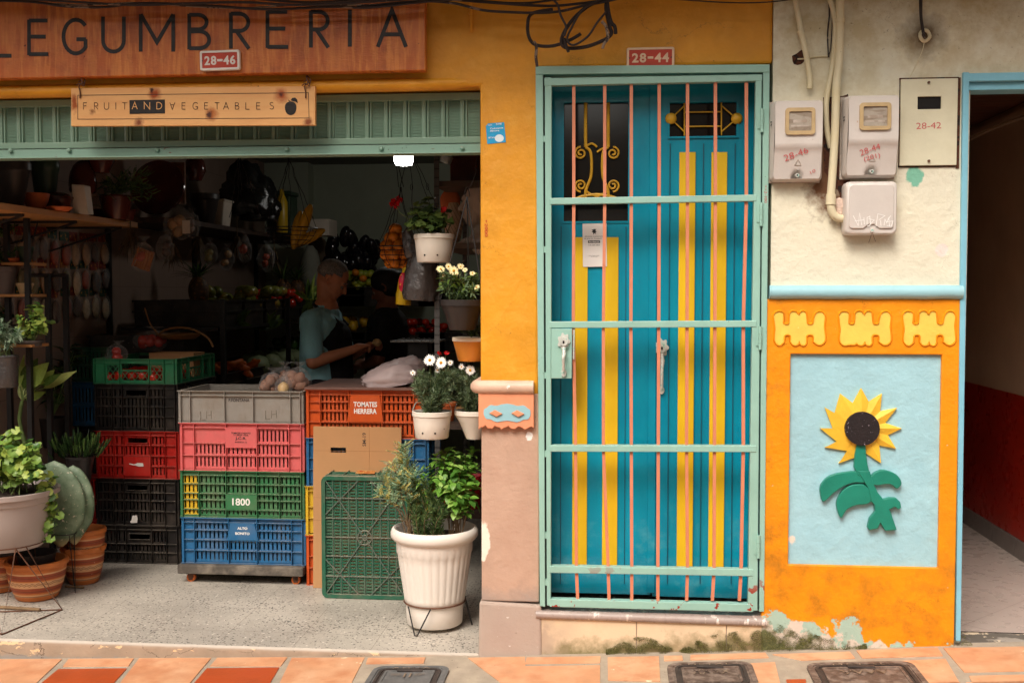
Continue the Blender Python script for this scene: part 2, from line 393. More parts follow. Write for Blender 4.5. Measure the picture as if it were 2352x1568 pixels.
m_orange = mat('orange_plaster', C(243, 148, 5, .92), .5, .08, 4, .0032, 34, coord='world', big=(7, 1.6), bdet=8, layers=(
    lambda n: (n.m('MULTIPLY', n.mr(n.voro(3.1, 'DISTANCE_TO_EDGE'), 0, .005, .6, 0), n.mr(n.noise(3, 3, off=(3, 1, 9)), .55, .6)), C(130, 76, 10)),
    lambda n: (n.m('MULTIPLY', n.mr(n.xyz(0), .62, .72, 1, 0), n.mr(n.noise(14, 6, .7, off=(1, 2, 3)), .5, .66, 0, .5)), C(120, 84, 30)),
    lambda n: (n.m('MULTIPLY', n.mr(n.xyz(2), .25, .75, 1, 0), n.mr(n.noise(9, 7, .7), .46, .68, 0, .7)), C(128, 88, 26)),
    chips(60, .72, C(235, 230, 215)), chips(34, .715, C(120, 70, 10)),
    bottom(.06, .34, 9, C(176, 200, 184, .86), .75, .02, tilt=.22, x0=.62),
    bottom(.06, .26, 13, C(226, 208, 192, .86), .8, .02, off=(3, 3, 3), tilt=.2, x0=.62),
    bottom(.0, .24, 16, C(112, 112, 72, .8), .7, .12, off=(7, 1, 4), tilt=.2, x0=.62), ))
m_sky = mat('pale_blue_plaster', C(164, 208, 220, .9), .55, .05, 5, .004, 30, coord='world', big=(11, 1.4), bdet=8, layers=(
    veil(7, .5, .8, .4, C(144, 194, 210, .88)), chips(26, .745, C(228, 214, 200), off=(1, 6, 3)),
    spot((W(1820, 1240)[0], 0, W(1820, 1240)[2]), .012, .018, C(228, 212, 196), .03, 40)))
m_skyp = mat('pale_blue_paint', C(160, 206, 216, .88), .35, .05, 6, .0012, 40, coord='world', layers=(chips(40, .73, C(215, 235, 240)), chips(60, .735, C(90, 80, 60), off=(2, 2, 2))))
m_frame = mat('blue_door_frame_paint', C(136, 200, 222, .86), .4, .06, 6, .001, 60, coord='world', layers=(chips(50, .715, C(70, 60, 50)), chips(35, .72, C(225, 235, 235), off=(3, 2, 1))))
m_yrel = mat('yellow_relief_plaster', C(246, 208, 90, .88), .55, .07, 8, .002, 50, coord='world', layers=(chips(30, .70, C(252, 228, 140)),))
m_pet = mat('sunflower_petal_paint', C(246, 196, 60, .9), .5, .1, 10, .0015, 60, coord='world', layers=(chips(22, .735, C(250, 225, 200), off=(4, 4, 1)),))
m_leafp = mat('green_relief_paint', C(32, 135, 114, .85), .4, .1, 8, .0012, 60, coord='world', layers=(chips(24, .70, C(80, 160, 140)),))
m_seed = mat('black_seed_paint', C(30, 22, 24), .6, .2, 30, .002, 120, coord='world', layers=(chips(110, .66, C(150, 140, 150)),))
m_mint = mat('mint_enamel', MINT, .38, .06, 5, .0006, 120, coord='world', layers=(
    veil(4, .5, .8, .35, C(135, 182, 165, .86)), chips(60, .715, C(70, 66, 50)), chips(120, .74, C(60, 50, 40), off=(1, 1, 1)),
    lambda n: (n.m('MULTIPLY', n.mr(n.noise(15, 5, .6, off=(2, 0, 0)), .615, .62), n.mr(n.xyz(2), .28, .40, 1, 0)), C(150, 48, 30))))
m_mintold = mat('worn_mint_enamel', C(150, 186, 168, .8), .42, .08, 5, .0008, 100, coord='world', layers=(
    chips(20, .68, C(122, 52, 40), k=(1, 1, 2.5)), chips(70, .69, C(60, 48, 36)), veil(5, .45, .7, .45, C(120, 148, 128, .8))))
m_bar = mat('salmon_bar_paint', SALM, .42, .08, 12, .0008, 120, coord='world', layers=(chips(90, .70, C(120, 60, 44)), chips(45, .74, C(70, 50, 40), off=(1, 5, 2))))
m_door = mat('blue_door_paint', C(0, 150, 178, .85), .26, .12, 4, .0012, 30, coord='world', spec=.5, k=(1, 1, .35), layers=(
    veil(3, .45, .7, .5, C(0, 122, 158, .85)), chips(55, .735, C(150, 200, 205)), chips(40, .75, C(20, 60, 70), off=(2, 2, 2)),
    lambda n: (n.m('MULTIPLY', n.mr(n.noise(12, 6, .65, off=(1, 0, 3)), .52, .7, 0, .5), n.mr(n.xyz(2), .35, .8, 1, 0)), C(90, 168, 180))))
m_doory = mat('yellow_slat_paint', C(238, 192, 34, .92), .35, .1, 4, .001, 50, coord='world', k=(1, 1, .3), layers=(veil(3, .5, .75, .5, C(214, 150, 10, .9)), chips(60, .74, C(130, 90, 30))))
m_iron = mat('yellow_ironwork_paint', C(222, 168, 40, .85), .45, .15, 10, .001, 80, coord='world', layers=(chips(60, .68, C(120, 80, 20)),))
m_dark = simple('dark_interior', C(16, 12, 12), .35)
m_glassd = simple('dark_window_glass', C(10, 8, 8), .12, spec=.5)
m_metal = mat('worn_cast_metal', C(206, 206, 198), .35, .12, 30, .001, 120, metal=.15, layers=(chips(60, .57, C(150, 196, 182)), chips(50, .66, C(110, 90, 80), off=(1, 2, 2))))
m_rust = mat('rusty_steel', C(96, 62, 44), .75, .25, 25, .001, 150, layers=(chips(40, .6, C(60, 40, 32)),))
m_blackm = mat('black_steel', C(34, 32, 32), .45, .15, 20, .0004, 150)
m_tilec = mat('cream_riser_tile', C(234, 208, 174, .88), .5, .06, 5, .0012, 40, coord='world', layers=(
    bottom(-.02, .16, 14, C(146, 132, 92, .8), .5, .16, tilt=-.09, x0=.1),
    veil(6, .5, .75, .5, C(222, 186, 150, .86)), chips(30, .73, C(150, 120, 90)),
    lambda n: (n.m('MULTIPLY', n.mr(n.xyz(0), -.28, -.12, 1, 0), n.mr(n.noise(10, 5, .6), .4, .6)), C(196, 172, 150, .85))))
m_moss = mat('moss', C(122, 118, 66, .8), .95, .3, 25, .006, 120, coord='world', layers=(chips(26, .54, C(60, 62, 30, .8)), chips(50, .62, C(170, 152, 110, .8), off=(1, 1, 1))))
m_wallin = mat('shop_back_plaster', C(196, 204, 182, .85), .85, .06, 2, .001, 40, coord='world', layers=(veil(1.5, .5, .7, .3, C(160, 164, 142, .8)),))
m_wallbe = mat('shop_side_plaster', C(190, 160, 142, .55), .7, .06, 2, .001, 40, coord='world', layers=(
    lambda n: (n.m('MAXIMUM', n.mr(n.m('PINGPONG', n.xyz(1), .15), 0, .002, 1, 0), n.mr(n.m('PINGPONG', n.xyz(2), .15), 0, .002, 1, 0)), C(90, 76, 68)),))
m_ceil = mat('shop_ceiling_plaster', C(170, 170, 155, .5), .9, .05, 2, 0, 40, coord='world')

# ------------------------------------------------------------------ key positions
XO = W(1103, 600).x; XP = W(1230, 760).x; XG = W(1768, 760).x; XC = W(2207, 760).x
ZO = W(1000, 200).z; ZTOP = 3.4
XL = W(714, 400, 5.5).x - .38; YB = 5.5; ZC = W(860, 377, 5.5).z
ZGB = W(1500, 1398).z; ZGT = W(1500, 152).z
def zp(x): return 0.0 + (x + .41) * .0375 if x < -.41 else (x + .41) * .054      # pavement level along the fronts
Z1 = W(1160, 872).z; Z2 = W(1160, 903).z; Z3 = W(1160, 980).z; Z4 = W(1160, 1380).z

# ------------------------------------------------------------------ shop building (mustard)
bld = root('shop_building', 'mustard yellow shop building with a blue double door and an open produce shop', 'building', (XP, .0, 0))
mb = MB()
cells_wall(mb, [-5.5, XG], [-.3, ZTOP], [(-3.6, XO, -.3, ZO), (XO, XG, -.3, Z2 - .01), (XP + .012, XG, Z2 - .02, ZGT - .0)], 0, .22)
wall = mb.build('wall', m_must, bld, bevel=.012)
mb = MB()                                            # rolled lip under the lintel
P = [(-3.6, .006, ZO + .012), (XO - .30, .006, ZO + .012), (XO - .12, .012, ZO + .014), (XO - .02, .022, ZO + .018)]; mb.tube(P, [.026, .026, .023, .018], 14)
mb.build('lintel_lip', m_must, bld)
mb = MB(); cells_wall(mb, [XO + .004, XP + .016], [Z4, Z2], [], -.004, .22)
mb.build('plinth', m_pink, bld, bevel=.006)
mb = MB()
a = W(1097, 1440).x; b = W(1243, 1440).x
mb.hexa([(a, -.035, -.3), (b + .004, -.03, -.3), (b + .004, .22, -.3), (a, .22, -.3), (W(1102, 1385).x, -.018, Z4 + .0), (b + .002, -.015, Z4 - .01), (b + .002, .22, Z4 - .01), (W(1102, 1385).x, .22, Z4)])
mb.build('cement_base', m_base, bld, bevel=.01)
mb = MB()                                            # moulding around the pillar
zc = (Z1 + Z2) / 2; rr = (Z1 - Z2) / 2
mb.tube([(XO - .012, .2, zc), (XO - .012, -.01, zc), (XO + .0, -.022, zc), (XP - .005, -.022, zc)], rr, 14)
mb.build('moulding', m_mould, bld)
# carved coral block
mb = MB(); xa, xb = XO - .004, XP - .004
n = 24; top = [(xa + (xb - xa) * i / n, Z2 + .002) for i in range(n + 1)]
bot = [(xb - (xb - xa) * i / n, Z3 + .006 * math.sin(i * 1.25) + .004 * math.sin(i * 3.1)) for i in range(n + 1)]
mb.prism(top + bot, -.032, -.003)
blk = mb.build('relief_block', m_relief, bld, bevel=.003)
mb = MB(); cx, cz = (xa + xb) / 2 + .004, W(1160, 946).z
pts = []
for i in range(40):
    t = 2 * PI * i / 40; q = .5 + .5 * math.cos(6 * t) ** 2
    pts.append((cx + .094 * math.copysign(abs(math.cos(t)) ** .75, math.cos(t)), cz + (.034 + .004 * math.sin(9 * t)) * math.copysign(abs(math.sin(t)) ** .7, math.sin(t))))
mb.prism(pts, -.0345, -.0322); mb.build('carved_field', m_skyp, blk)
mb = MB()
for k in (-1, 1):
    mb = MB(); c0 = cx + k * .044; mb.prism([(c0 - .027, cz), (c0 - .004, cz + .013), (c0 + .026, cz - .002), (c0 + .002, cz - .015)], -.042, -.0347)
    mb.build('carved_lozenge', m_relief, blk, bevel=.002)
# riser under the gate
mb = MB(); zb = ZGB - .018
xs = [W(1243, 1450).x, W(1462, 1450).x, W(1668, 1450).x, W(1756, 1450).x]
for i in range(3): mb.box(xs[i] + .0015, xs[i + 1] - .0015, -.012, .2, -.3, zb - .02)
mb.build('riser_tile', m_tilec, bld, bevel=.002)
mb = MB(); mb.box(xs[0], xs[3] + .02, -.006, .19, -.3, zb - .024); mb.build('riser_grout', m_base, bld)
m_sill = mat('greyish_sill_tile', C(176, 158, 150, .85), .3, .1, 10, .0008, 60, coord='world', layers=(lambda n: (n.m('MULTIPLY', n.mr(n.noise(30, 4, .6, (1, 1, .2)), .55, .6), n.mr(n.noise(4, 3), .45, .55)), C(226, 214, 205)),))
mb = MB(); mb.tube([(xs[0] - .02, -.012, zb - .012), (xs[3] + .005, -.012, zb - .018)], .0165, 14); mb.box(xs[0], xs[3], -.008, .4, zb - .022, zb + .004)
mb.build('sill', m_sill, bld)
# interior shell
mb = MB()
mb.face([(XL - .02, YB, -.01), (-.35, YB, -.01), (-.35, YB, ZC), (XL - .02, YB, ZC)])
px0 = W(640, 400, 5.3).x; px1 = W(706, 400, 5.3).x
mb.box(XL - .1, px1, YB - .18, YB + .02, 0, ZC)
mb.build('back_wall', m_wallin, bld, fix=False)
mb = MB(); mb.box(XL - .1, XL, .22, YB, -.01, ZC); mb.build('side_wall', m_wallbe, bld, fix=False)
mb = MB(); mb.box(-.45, -.35, .22, YB, -.01, ZC); mb.build('side_wall', m_wallbe, bld, fix=False)
mb = MB(); mb.box(XL - .12, -.33, .221, YB + .1, ZC, ZC + .05); mb.build('ceiling', m_ceil, bld)
mb = MB(); mb.box(XP - .05, XG, .23, .26, ZGB - .1, ZGT + .05); mb.build('door_backing', m_dark, bld)
mb = MB(); mb.box(-7, XG + 5, -.60, 0.0, 2.80, 2.95); mb.build('eave', m_ceil, bld)

# ---- blue double door
YD = .125
door = MB(); xm = W(1499, 800, YD).x; x0 = W(1252, 800, YD).x; x1 = W(1742, 800, YD).x; zt = W(1400, 185, YD).z; zb2 = W(1500, 1366, YD).z
wl = rect(1295, 235, 1443, 508, YD); wr = rect(1538, 235, 1692, 313, YD)
cells_wall(door, [x0, xm - .004], [zb2, zt], [(wl[0], wl[1], wl[2], wl[3])], YD, YD + .035)
dl = door.build('door', m_door, bld, bevel=.003, label='left leaf of the blue double door with a tall dark window')
door = MB(); cells_wall(door, [xm + .004, x1], [zb2 - .006, zt], [(wr[0], wr[1], wr[2], wr[3])], YD + .004, YD + .039)
dr = door.build('door', m_door, bld, bevel=.003, label='right leaf of the blue double door with a small dark window')
mb = MB(); mb.box(xm - .018, xm + .014, YD - .008, YD - .0005, zb2 + .01, zt); mb.build('astragal', m_door, dl, bevel=.003)
for leaf, (q0, q1, q2, q3) in ((dl, wl), (dr, wr)):
    mb = MB(); mb.box(q0 - .01, q1 + .01, YD + .024, YD + .03, q2 - .01, q3 + .01); mb.build('window', m_glassd, leaf)
    mb = MB(); t = .008
    for (a, b, c, d) in ((q0 - t, q1 + t, q3, q3 + t), (q0 - t, q1 + t, q2 - t, q2), (q0 - t, q0, q2, q3), (q1, q1 + t, q2, q3)): mb.box(a, b, YD - .004, YD - .0004, c, d)
    mb.build('window_trim', m_door, leaf)
def slat(px0, px1, py0, py1, leaf):
    a, b, c, d = rect(px0, py0, px1, py1, YD); mb = MB()
    mb.box(a, b, YD - .007, YD - .0006, c, d); mb.build('slat', m_doory, leaf, bevel=.002)
slat(1315, 1349, 545, 1300, dl); slat(1384, 1419, 545, 1300, dl); slat(1557, 1594, 350, 1308, dr); slat(1630, 1666, 350, 1308, dr)
mb = MB()
for px in (1288, 1436): a, b, c, d = rect(px - 1, 520, px + 1, 1340, YD); mb.box(a, b, YD - .002, YD - .0003, c, d)
for px in (1536, 1612, 1684): a, b, c, d = rect(px - 1, 330, px + 1, 1340, YD); mb.box(a, b, YD - .0015, YD + .0037, c, d)
mb.build('board_joint', mat('dark_blue_joint', C(0, 80, 100), .6, coord='world'), dl)
# ironwork in the tall window
def spiral(cx, cz, r0, turns, a0, sgn, n=26): return [(cx + r0 * (1 - .82 * i / n) * math.cos(a0 + sgn * 2 * PI * turns * i / n), YD + .004, cz + r0 * (1 - .82 * i / n) * math.sin(a0 + sgn * 2 * PI * turns * i / n)) for i in range(n + 1)]
mb = MB(); ps = lambda x, y: W(x, y, YD + .004)
for px, t in ((1345, 1), (1397, -1)):
    mb.tube([ps(px, 237), ps(px, 338)], .007, 8)
    mb.tube(curve_pts([ps(px, 338), ps(px + 12 * t, 352), ps(px + 13 * t, 400), ps(px + 4 * t, 428), ps(px, 440), ps(px, 462)]), .006, 8)
    for py, r in ((346, 24), (432, 24)):
        q = ps(px - 11 * t, py + (6 if py == 346 else -6)); rad = .026
        mb.tube(spiral(q.x, q.z, rad, 1.6, (PI * .5 if py == 346 else -PI * .5), (1 if py == 346 else -1) * t), .0042, 7)
    mb.tube(curve_pts([ps(px - 2, 338), ps(px + 14 * t, 336 - 6 * t), ps(px + 26 * t, 344 - 6 * t)]), .0045, 7)
    mb.tube(curve_pts([ps(px, 438), ps(px + 12 * t, 446), ps(px + 26 * t, 452)]), .0045, 7)
mb.tube(curve_pts([ps(1305, 466), ps(1335, 452), ps(1371, 447), ps(1405, 452), ps(1436, 464)]), .006, 8)
mb.build('window_grille', m_iron, dl)
mb = MB()
for q0, q1 in (((1541, 273), (1572, 243)), ((1541, 273), (1572, 303)), ((1692, 273), (1657, 243)), ((1692, 273), (1657, 303)), ((1572, 258), (1657, 257)), ((1572, 291), (1657, 290)), ((1572, 237), (1572, 312)), ((1657, 236), (1657, 311))):
    mb.tube([ps(*q0), ps(*q1)], .003, 7)
for q in ((1541, 273), (1692, 273)): mb.sphere(ps(*q) + Vector((0, -.004, 0)), (.023, .015, .023), 18)
mb.build('window_grille', m_iron, dr)
# door handle
def handle(px, py, L, y, leaf, big=1.0):
    c = W(px, py, y); mb = MB()
    pts = []
    for i in range(36):
        t = 2 * PI * i / 36; q = .030 * big * (1 + .16 * math.cos(7 * t)); pts.append((c.x + q * math.cos(t) * .85, c.z + q * math.sin(t) * 1.15))
    mb.prism(pts, y - .006, y); e = c + Vector((0, -.018, -L))
    mb.tube(curve_pts([c + Vector((0, -.006, -.02)), c + Vector((.002, -.022, -.05)), c + Vector((0, -.035, -L * .55)), c + Vector((0, -.022, -L * .9)), e]), [.008, .009, .01, .0085, .008, .007, .007, .008, .009, .0085, .008, .008, .007, .007, .006, .006, .006, .006, .006, .006, .006, .006, .006, .006, .006, .006, .006, .006, .006, .006, .006, .006, .006][:33], 10)
    pts = [(c.x + .011 * math.cos(t * .5), c.z - L - .008 + .016 * math.sin(t * .5)) for t in range(13)]
    mb.prism(pts, y - .008, y)
    h = mb.build('handle', m_metal, leaf)
    mb = MB(); T = lambda u, v, d: None
    mb.tube([c + Vector((0, -.006, 0)), c + Vector((0, -.02, 0))], .019 * big, 20); mb.build('lock_cylinder', m_metal, leaf, sharp=30)
    mb = MB(); mb.box(c.x - .0035, c.x + .0035, y - .0212, y - .0202, c.z - .007, c.z + .004); mb.build('keyhole', m_dark, leaf)
handle(1520, 798, .165, YD - .0005, dr)

# ---- steel security gate
YG = -.018; gate = root('security_gate', 'mint green steel security gate with seven salmon pink bars in front of the blue door', 'gate', W(1500, 1398, 0))
def quadbar(p0, p1, p2, p3, y0, y1, mb):     # picture corners tl, tr, br, bl
    c = [W(*p, y0) for p in (p3, p2, p1, p0)]
    mb.hexa([c[0], c[1], c[1] + Vector((0, y1 - y0, 0)), c[0] + Vector((0, y1 - y0, 0)), c[3], c[2], c[2] + Vector((0, y1 - y0, 0)), c[3] + Vector((0, y1 - y0, 0))])
def outer(*a):
    mb = MB(); quadbar(*a, -.022, .10, mb); return mb
fr = MB()
quadbar((1230, 152), (1768, 148), (1768, 166), (1230, 171), -.022, .10, fr)
fr.build('fixed_frame', m_mint, gate, bevel=.002)
fr = MB(); quadbar((1230, 171.5), (1247, 171.5), (1252, 1393), (1240, 1391), -.022, .10, fr); fr.build('fixed_frame', m_mint, gate, bevel=.002)
fr = MB(); quadbar((1753, 166.5), (1768, 166.5), (1755, 1404), (1744, 1404), -.022, .10, fr); fr.build('fixed_frame', m_mint, gate, bevel=.002)
def gpart(name, *a, y0=-.02, y1=.015, m=None):
    mb = MB(); quadbar(*a, y0, y1, mb); return mb.build(name, m or m_mint, gate, bevel=.0025)
gpart('stile', (1251, 178), (1267, 178), (1265, 1390), (1256, 1390)); gpart('stile', (1736, 172), (1750, 172), (1740, 1402), (1718, 1402))
gpart('rail', (1250, 180), (1751, 171), (1751, 186), (1250, 197), y0=-.022, y1=.013)
for (ya, yb, hh) in ((455, 447, 15), (738.5, 736, 15), (1022, 1023, 15), (1299, 1307, 16), (1375, 1387, 18)):
    gpart('rail', (1262, ya), (1738 - (ya > 1200) * 8, yb), (1738 - (ya > 1200) * 8, yb + hh), (1262, ya + hh), y0=-.0225, y1=.0125)
BX = ((1318, 1317, 1322, 1324, 1327), (1389, 1386, 1386, 1397, 1399), (1450, 1449, 1450, 1451, 1451), (1514, 1513, 1512, 1511, 1511), (1579, 1578, 1577, 1579, 1577), (1643, 1642, 1641, 1640, 1636), (1714, 1707, 1707, 1702, 1698))
for xsx in BX:
    P = [W(px, py, -.004) for px, py in zip((xsx[0],) + xsx, (190, 462, 745, 1030, 1307, 1378))]
    mb = MB(); mb.tube(P, .0088, 4, smooth=False, phase=.5); mb.build('bar', m_bar, gate)
mb = MB(); quadbar((1266, 755), (1314, 755), (1313, 869), (1266, 869), -.030, -.024, mb)
lp = mb.build('lock_plate', m_mint, gate, bevel=.002)
mb = MB(); quadbar((1316, 757), (1320, 757), (1319, 825), (1316, 825), -.02, .01, mb); mb.build('lock_bolt', m_metal, lp)
handle(1295, 784, .115, -.0305, lp, .9)
for py in (277, 492, 776, 1255):
    p = W(1751 - (py - 150) * .008, py, -.027); mb = MB()
    mb.tube([p + Vector((0, 0, -.045)), p + Vector((0, 0, .045))], .0065, 10)
    for k in (-.018, 0, .018): mb.tube([p + Vector((0, 0, k - .0012)), p + Vector((0, 0, k + .0012))], .008, 10)
    mb.box(p.x - .016, p.x, -.0245, -.0223, p.z - .03, p.z + .03); mb.build('hinge', m_mint, gate)
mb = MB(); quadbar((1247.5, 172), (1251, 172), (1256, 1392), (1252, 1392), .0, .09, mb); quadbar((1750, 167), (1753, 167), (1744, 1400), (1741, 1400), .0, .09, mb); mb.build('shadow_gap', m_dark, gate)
mb = MB()
for py in (312, 566, 855, 1035, 1222, 1330): mb = MB(); quadbar((1246, py), (1258, py), (1258, py + 14), (1246, py + 14), -.019, .0, mb); mb.build('weld_lug', m_mint, gate)
m_redink = simple('red_marker', C(190, 40, 40), .7)
mb = MB(); mb.text('++2-100', TF(*[W(1757, 447, 0)[i] for i in (0,)], -.0225, W(1757, 447).z, -PI / 2), .010, .068, ext=0)
mb.build('marker_writing', m_redink, gate)

# ---- roller shutter
m_shut = mat('green_shutter_enamel', C(150, 182, 160, .8), .28, .1, 4, .0004, 100, coord='world', spec=.5, layers=(veil(4, .45, .75, .4, C(92, 122, 104, .8)), chips(80, .73, C(60, 60, 44))))
ys = .11; mb = MB(); xs0 = -3.4; xs1 = XO
zt = W(600, 205, ys).z; zb = W(600, 322, ys).z; pitch = 44.5 / S(ys); x = W(1103, 270, ys).x - .002
Z0, Zt0 = zb, W(800, 236, ys).z
while x > xs0:
    a = x - pitch
    prof = [(a, 0), (a + .002, -.013), (a + .008, -.0155), (a + .016, -.013), (a + .019, -.002), (a + .023, -.012), (a + .028, -.013), (a + .031, .0), (a + .033, 0), (a + pitch, 0)]
    mb.grid([[(p[0], ys + p[1], Z0) for p in prof], [(p[0], ys + p[1], Zt0) for p in prof]], 0, True)
    q = Z0 + .004; 
    while q < Zt0 - .004:
        mb.face([(a + .034, ys - .0002, q), (a + pitch - .003, ys - .0002, q), (a + pitch - .003, ys - .0032, q + .002), (a + .034, ys - .0032, q + .002)])
        mb.face([(a + .034, ys - .0032, q + .002), (a + pitch - .003, ys - .0032, q + .002), (a + pitch - .003, ys - .0002, q + .0042), (a + .034, ys - .0002, q + .0042)])
        q += .0062
    x = a
sh = mb.build('roller_shutter', m_shut, bld, fix=False)
mb = MB(); mb.box(xs0, xs1, ys - .02, ys + .03, Zt0, Zt0 + .030); mb.build('head_band', m_shut, sh, bevel=.002)
zq = W(600, 337, ys).z; mb = MB(); mb.box(xs0, xs1, ys - .024, ys + .02, zq, Z0); mb.build('bottom_band', m_shut, sh, bevel=.003)
zr = W(600, 357, ys - .03).z; mb = MB(); mb.box(xs0, xs1, ys - .034, ys - .026, zr, zq - .004); mb.box(xs0, xs1, ys - .06, ys + .02, zr - .004, zr); mb.build('angle_bar', m_mintold, sh, bevel=.001)
for px in (160, 362, 659, 876, 26, 1062):
    p = W(px, 347 - px * .006, ys - .034); mb = MB(); mb.tube([p, p + Vector((0, -.01, 0))], .009, 12); mb.sphere(p + Vector((0, -.01, 0)), (.009, .005, .009), 12); mb.build('bolt', m_mintold, sh)
# ---- cream building
m_dkred = mat('hall_red_wainscot', C(176, 36, 18, .85), .3, .1, 3, .001, 30, coord='world')
m_hallw = mat('hall_plaster', C(206, 180, 152, .85), .8, .08, 3, .0012, 30, coord='world')
m_hbase = mat('hall_skirting_tile', C(150, 140, 134, .7), .35, .1, 5, 0, coord='world')
m_hdark = mat('hall_dark_planks', C(110, 70, 50, .8), .7, .2, 3, .001, 30, coord='world', layers=(lambda n: (n.mr(n.m('PINGPONG', n.xyz(1), .05), 0, .004, 1, 0), C(20, 12, 10)),))
cb = root('neighbour_building', 'cream plaster house with an orange sunflower plinth and a dark open doorway', 'building', (XC, 0, 0))
XR = 4.2; ZM1 = W(1985, 655).z; ZM2 = W(1985, 687).z; xdl = W(2228, 500).x - .0; zdt = W(2290, 182).z
mb = MB(); cells_wall(mb, [XG + .0005, XR], [ZM2 - .01, ZTOP], [(XC - .0, XR, ZM2 - .02, zdt)], -.006, .2); mb.build('wall', m_cream, cb)
mb = MB(); mb.box(XG + .004, XC - .001, .02, .2, -.3, ZM2 - .011); mb.box(XC - .001, xdl - .002, .02, .2, -.3, zdt + .001); mb.build('wall_core', m_cream, cb)
ri = rect(1812, 813, 2157, 1298); nf = 3
mb = MB(); xo0, xo1 = XG - .022, W(2198, 1000).x
wav = lambda t, s_: .0018 * mnoise.noise(Vector((t * 14, s_, .3)))
# three carved cutouts as a raised sheet with the yellow floor behind
cells_wall(mb, [xo0, xo1], [-.3, ZM2], [(ri[0], ri[1], ri[2], ri[3])], -.014, .02)
pan = mb.build('plinth_panel', m_orange, cb, bevel=.004)
mb = MB(); mb.face([(ri[0] - .003, .0025, ri[2] - .003), (ri[1] + .003, .0025, ri[2] - .003), (ri[1] + .003, .0025, ri[3] + .003), (ri[0] - .003, .0025, ri[3] + .003)]); mb.build('recessed_panel', m_sky, cb)
def motif(cx, cz, w_, h_, drop):
    P = []                                   # lobed outline with four round bites
    def bite(x, z, r, a0, a1, n=8): return [(x + r * math.cos(a0 + (a1 - a0) * i / n), z + r * math.sin(a0 + (a1 - a0) * i / n)) for i in range(n + 1)]
    def lobe(x, z, rx, rz, a0, a1, n=7): return [(x + rx * math.cos(a0 + (a1 - a0) * i / n), z + rz * math.sin(a0 + (a1 - a0) * i / n)) for i in range(n + 1)]
    P += lobe(-.40, .34, .10, .13, PI * 1.0, PI * .15)
    P += [(-.315, .20)] + bite(-.26, .16, .062, PI, 2 * PI)
    P += [(-.19, .36)] + lobe(-.12, .38, .075, .10, PI * .95, PI * .1) + [(-.01, .37)] + lobe(.06, .38, .065, .10, PI * .9, PI * .1)
    P += [(.135, .2)] + bite(.20, .16, .062, PI, 2 * PI) + [(.275, .3)]
    P += lobe(.38, .30, .10, .17, PI * .9, 0) + [(.465, .05)]
    P += lobe(.38, -.28, .11, .18, 0, -PI * .75) + [(.27, -.38)]
    P += bite(.20, -.24, .07, 0, PI) + [(.13, -.38)]
    P += lobe(.07, -.40, .06, .08, 0, -PI * .8) + [(.0, -.36)] + lobe(-.08, -.40, .07, .08, -.2, -PI * .9)
    if drop: P += [(-.16, -.42), (-.2, -.46), (-.3, -.46)]
    else: P += [(-.17, -.38)] + bite(-.23, -.24, .065, 0, PI) + [(-.30, -.4)]
    P += lobe(-.38, -.28, .10, .20, -PI * .45, -PI) + [(-.465, -.02)]
    return [(cx + p[0] * w_, cz + p[1] * h_) for p in P]
for px, dr_ in ((1835, False), (1985, True), (2132, False)):
    c = W(px, 753); mb = MB(); P = motif(c.x, c.z, 115 / S(0), 79 / S(0), dr_)
    mb.prism(P, -.0152, -.0142); fld = mb.build('carved_motif', m_yrel, cb)
    # rolled rim that rises from the orange face around the yellow field
    mb = MB(); n_ = len(P); rows = []
    cc = Vector((c.x, c.z))
    for k, (off, y) in enumerate(((-.0012, -.0149), (.0006, -.0196), (.0030, -.0200), (.0065, -.0143))):
        row = []
        for i in range(n_):
            a = Vector(P[i - 1]); b = Vector(P[(i + 1) % n_]); t = (b - a).normalized() if (b - a).length > 1e-6 else Vector((1, 0)); nn = Vector((-t.y, t.x))
            q = Vector(P[i]) + nn * off; row.append((q.x, y, q.y))
        rows.append(row)
    mb.grid(rows, 0, True, True)
    mb.build('motif_rim', m_orange, fld, fix=False)
zc = (ZM1 + ZM2) / 2; rr = (ZM1 - ZM2) / 2
mb = MB(); P = []; 
for i in range(25):
    x = XG - .006 + (XC + .004 - XG) * i / 24; P.append((x, -.012, zc + wav(x, 2)))
mb.tube(P, [rr * (1 + .04 * mnoise.noise(Vector((i * .6, 0, 1)))) for i in range(25)], 16); mb.build('moulding', m_skyp, cb)
# sunflower
zoff = lambda zx, zy: W((1860 + zx * .33161) / 1.0629, (680 + zy * .33161) / 1.0629, 0)     # from a closer look at the relief
fc = zoff(727, 1097); mb = MB()
tips = [(728, 805), (880, 845), (990, 950), (1025, 1100), (983, 1248), (873, 1355), (562, 1355), (462, 1238), (425, 1098), (460, 945), (575, 845)]
val = [(785, 905), (868, 975), (905, 1060), (925, 1150), (862, 1225), (765, 1285), (680, 1275), (585, 1225), (535, 1140), (520, 1040), (612, 960)]
last = (668, 915)
ring = []
for i, t in enumerate(tips): ring += [zoff(*t), zoff(*(val[i] if i < 10 else last))]
val_ = ring
c0 = Vector((fc.x, -.024, fc.z)); n_ = len(ring)
for i in range(n_):
    a, b = ring[i], ring[(i + 1) % n_]
    A = Vector((a.x, -.010 if i % 2 == 0 else -.006, a.z)); B = Vector((b.x, -.010 if (i + 1) % 2 == 0 else -.006, b.z))
    mb.face([c0, A, B]); mb.face([A, Vector((a.x, .003, a.z)), Vector((b.x, .003, b.z)), B])
sf = root('sunflower_relief', 'raised plaster sunflower with yellow petals on the pale blue panel', 'relief', (fc.x, 0, fc.z))
sf.parent = cb; sf.location = (fc.x - XC, 0, fc.z)
for k in ('label', 'category'): del sf[k]
bpy.data.objects.remove(sf)
mb.build('sunflower_petals', m_pet, cb, fix=False)
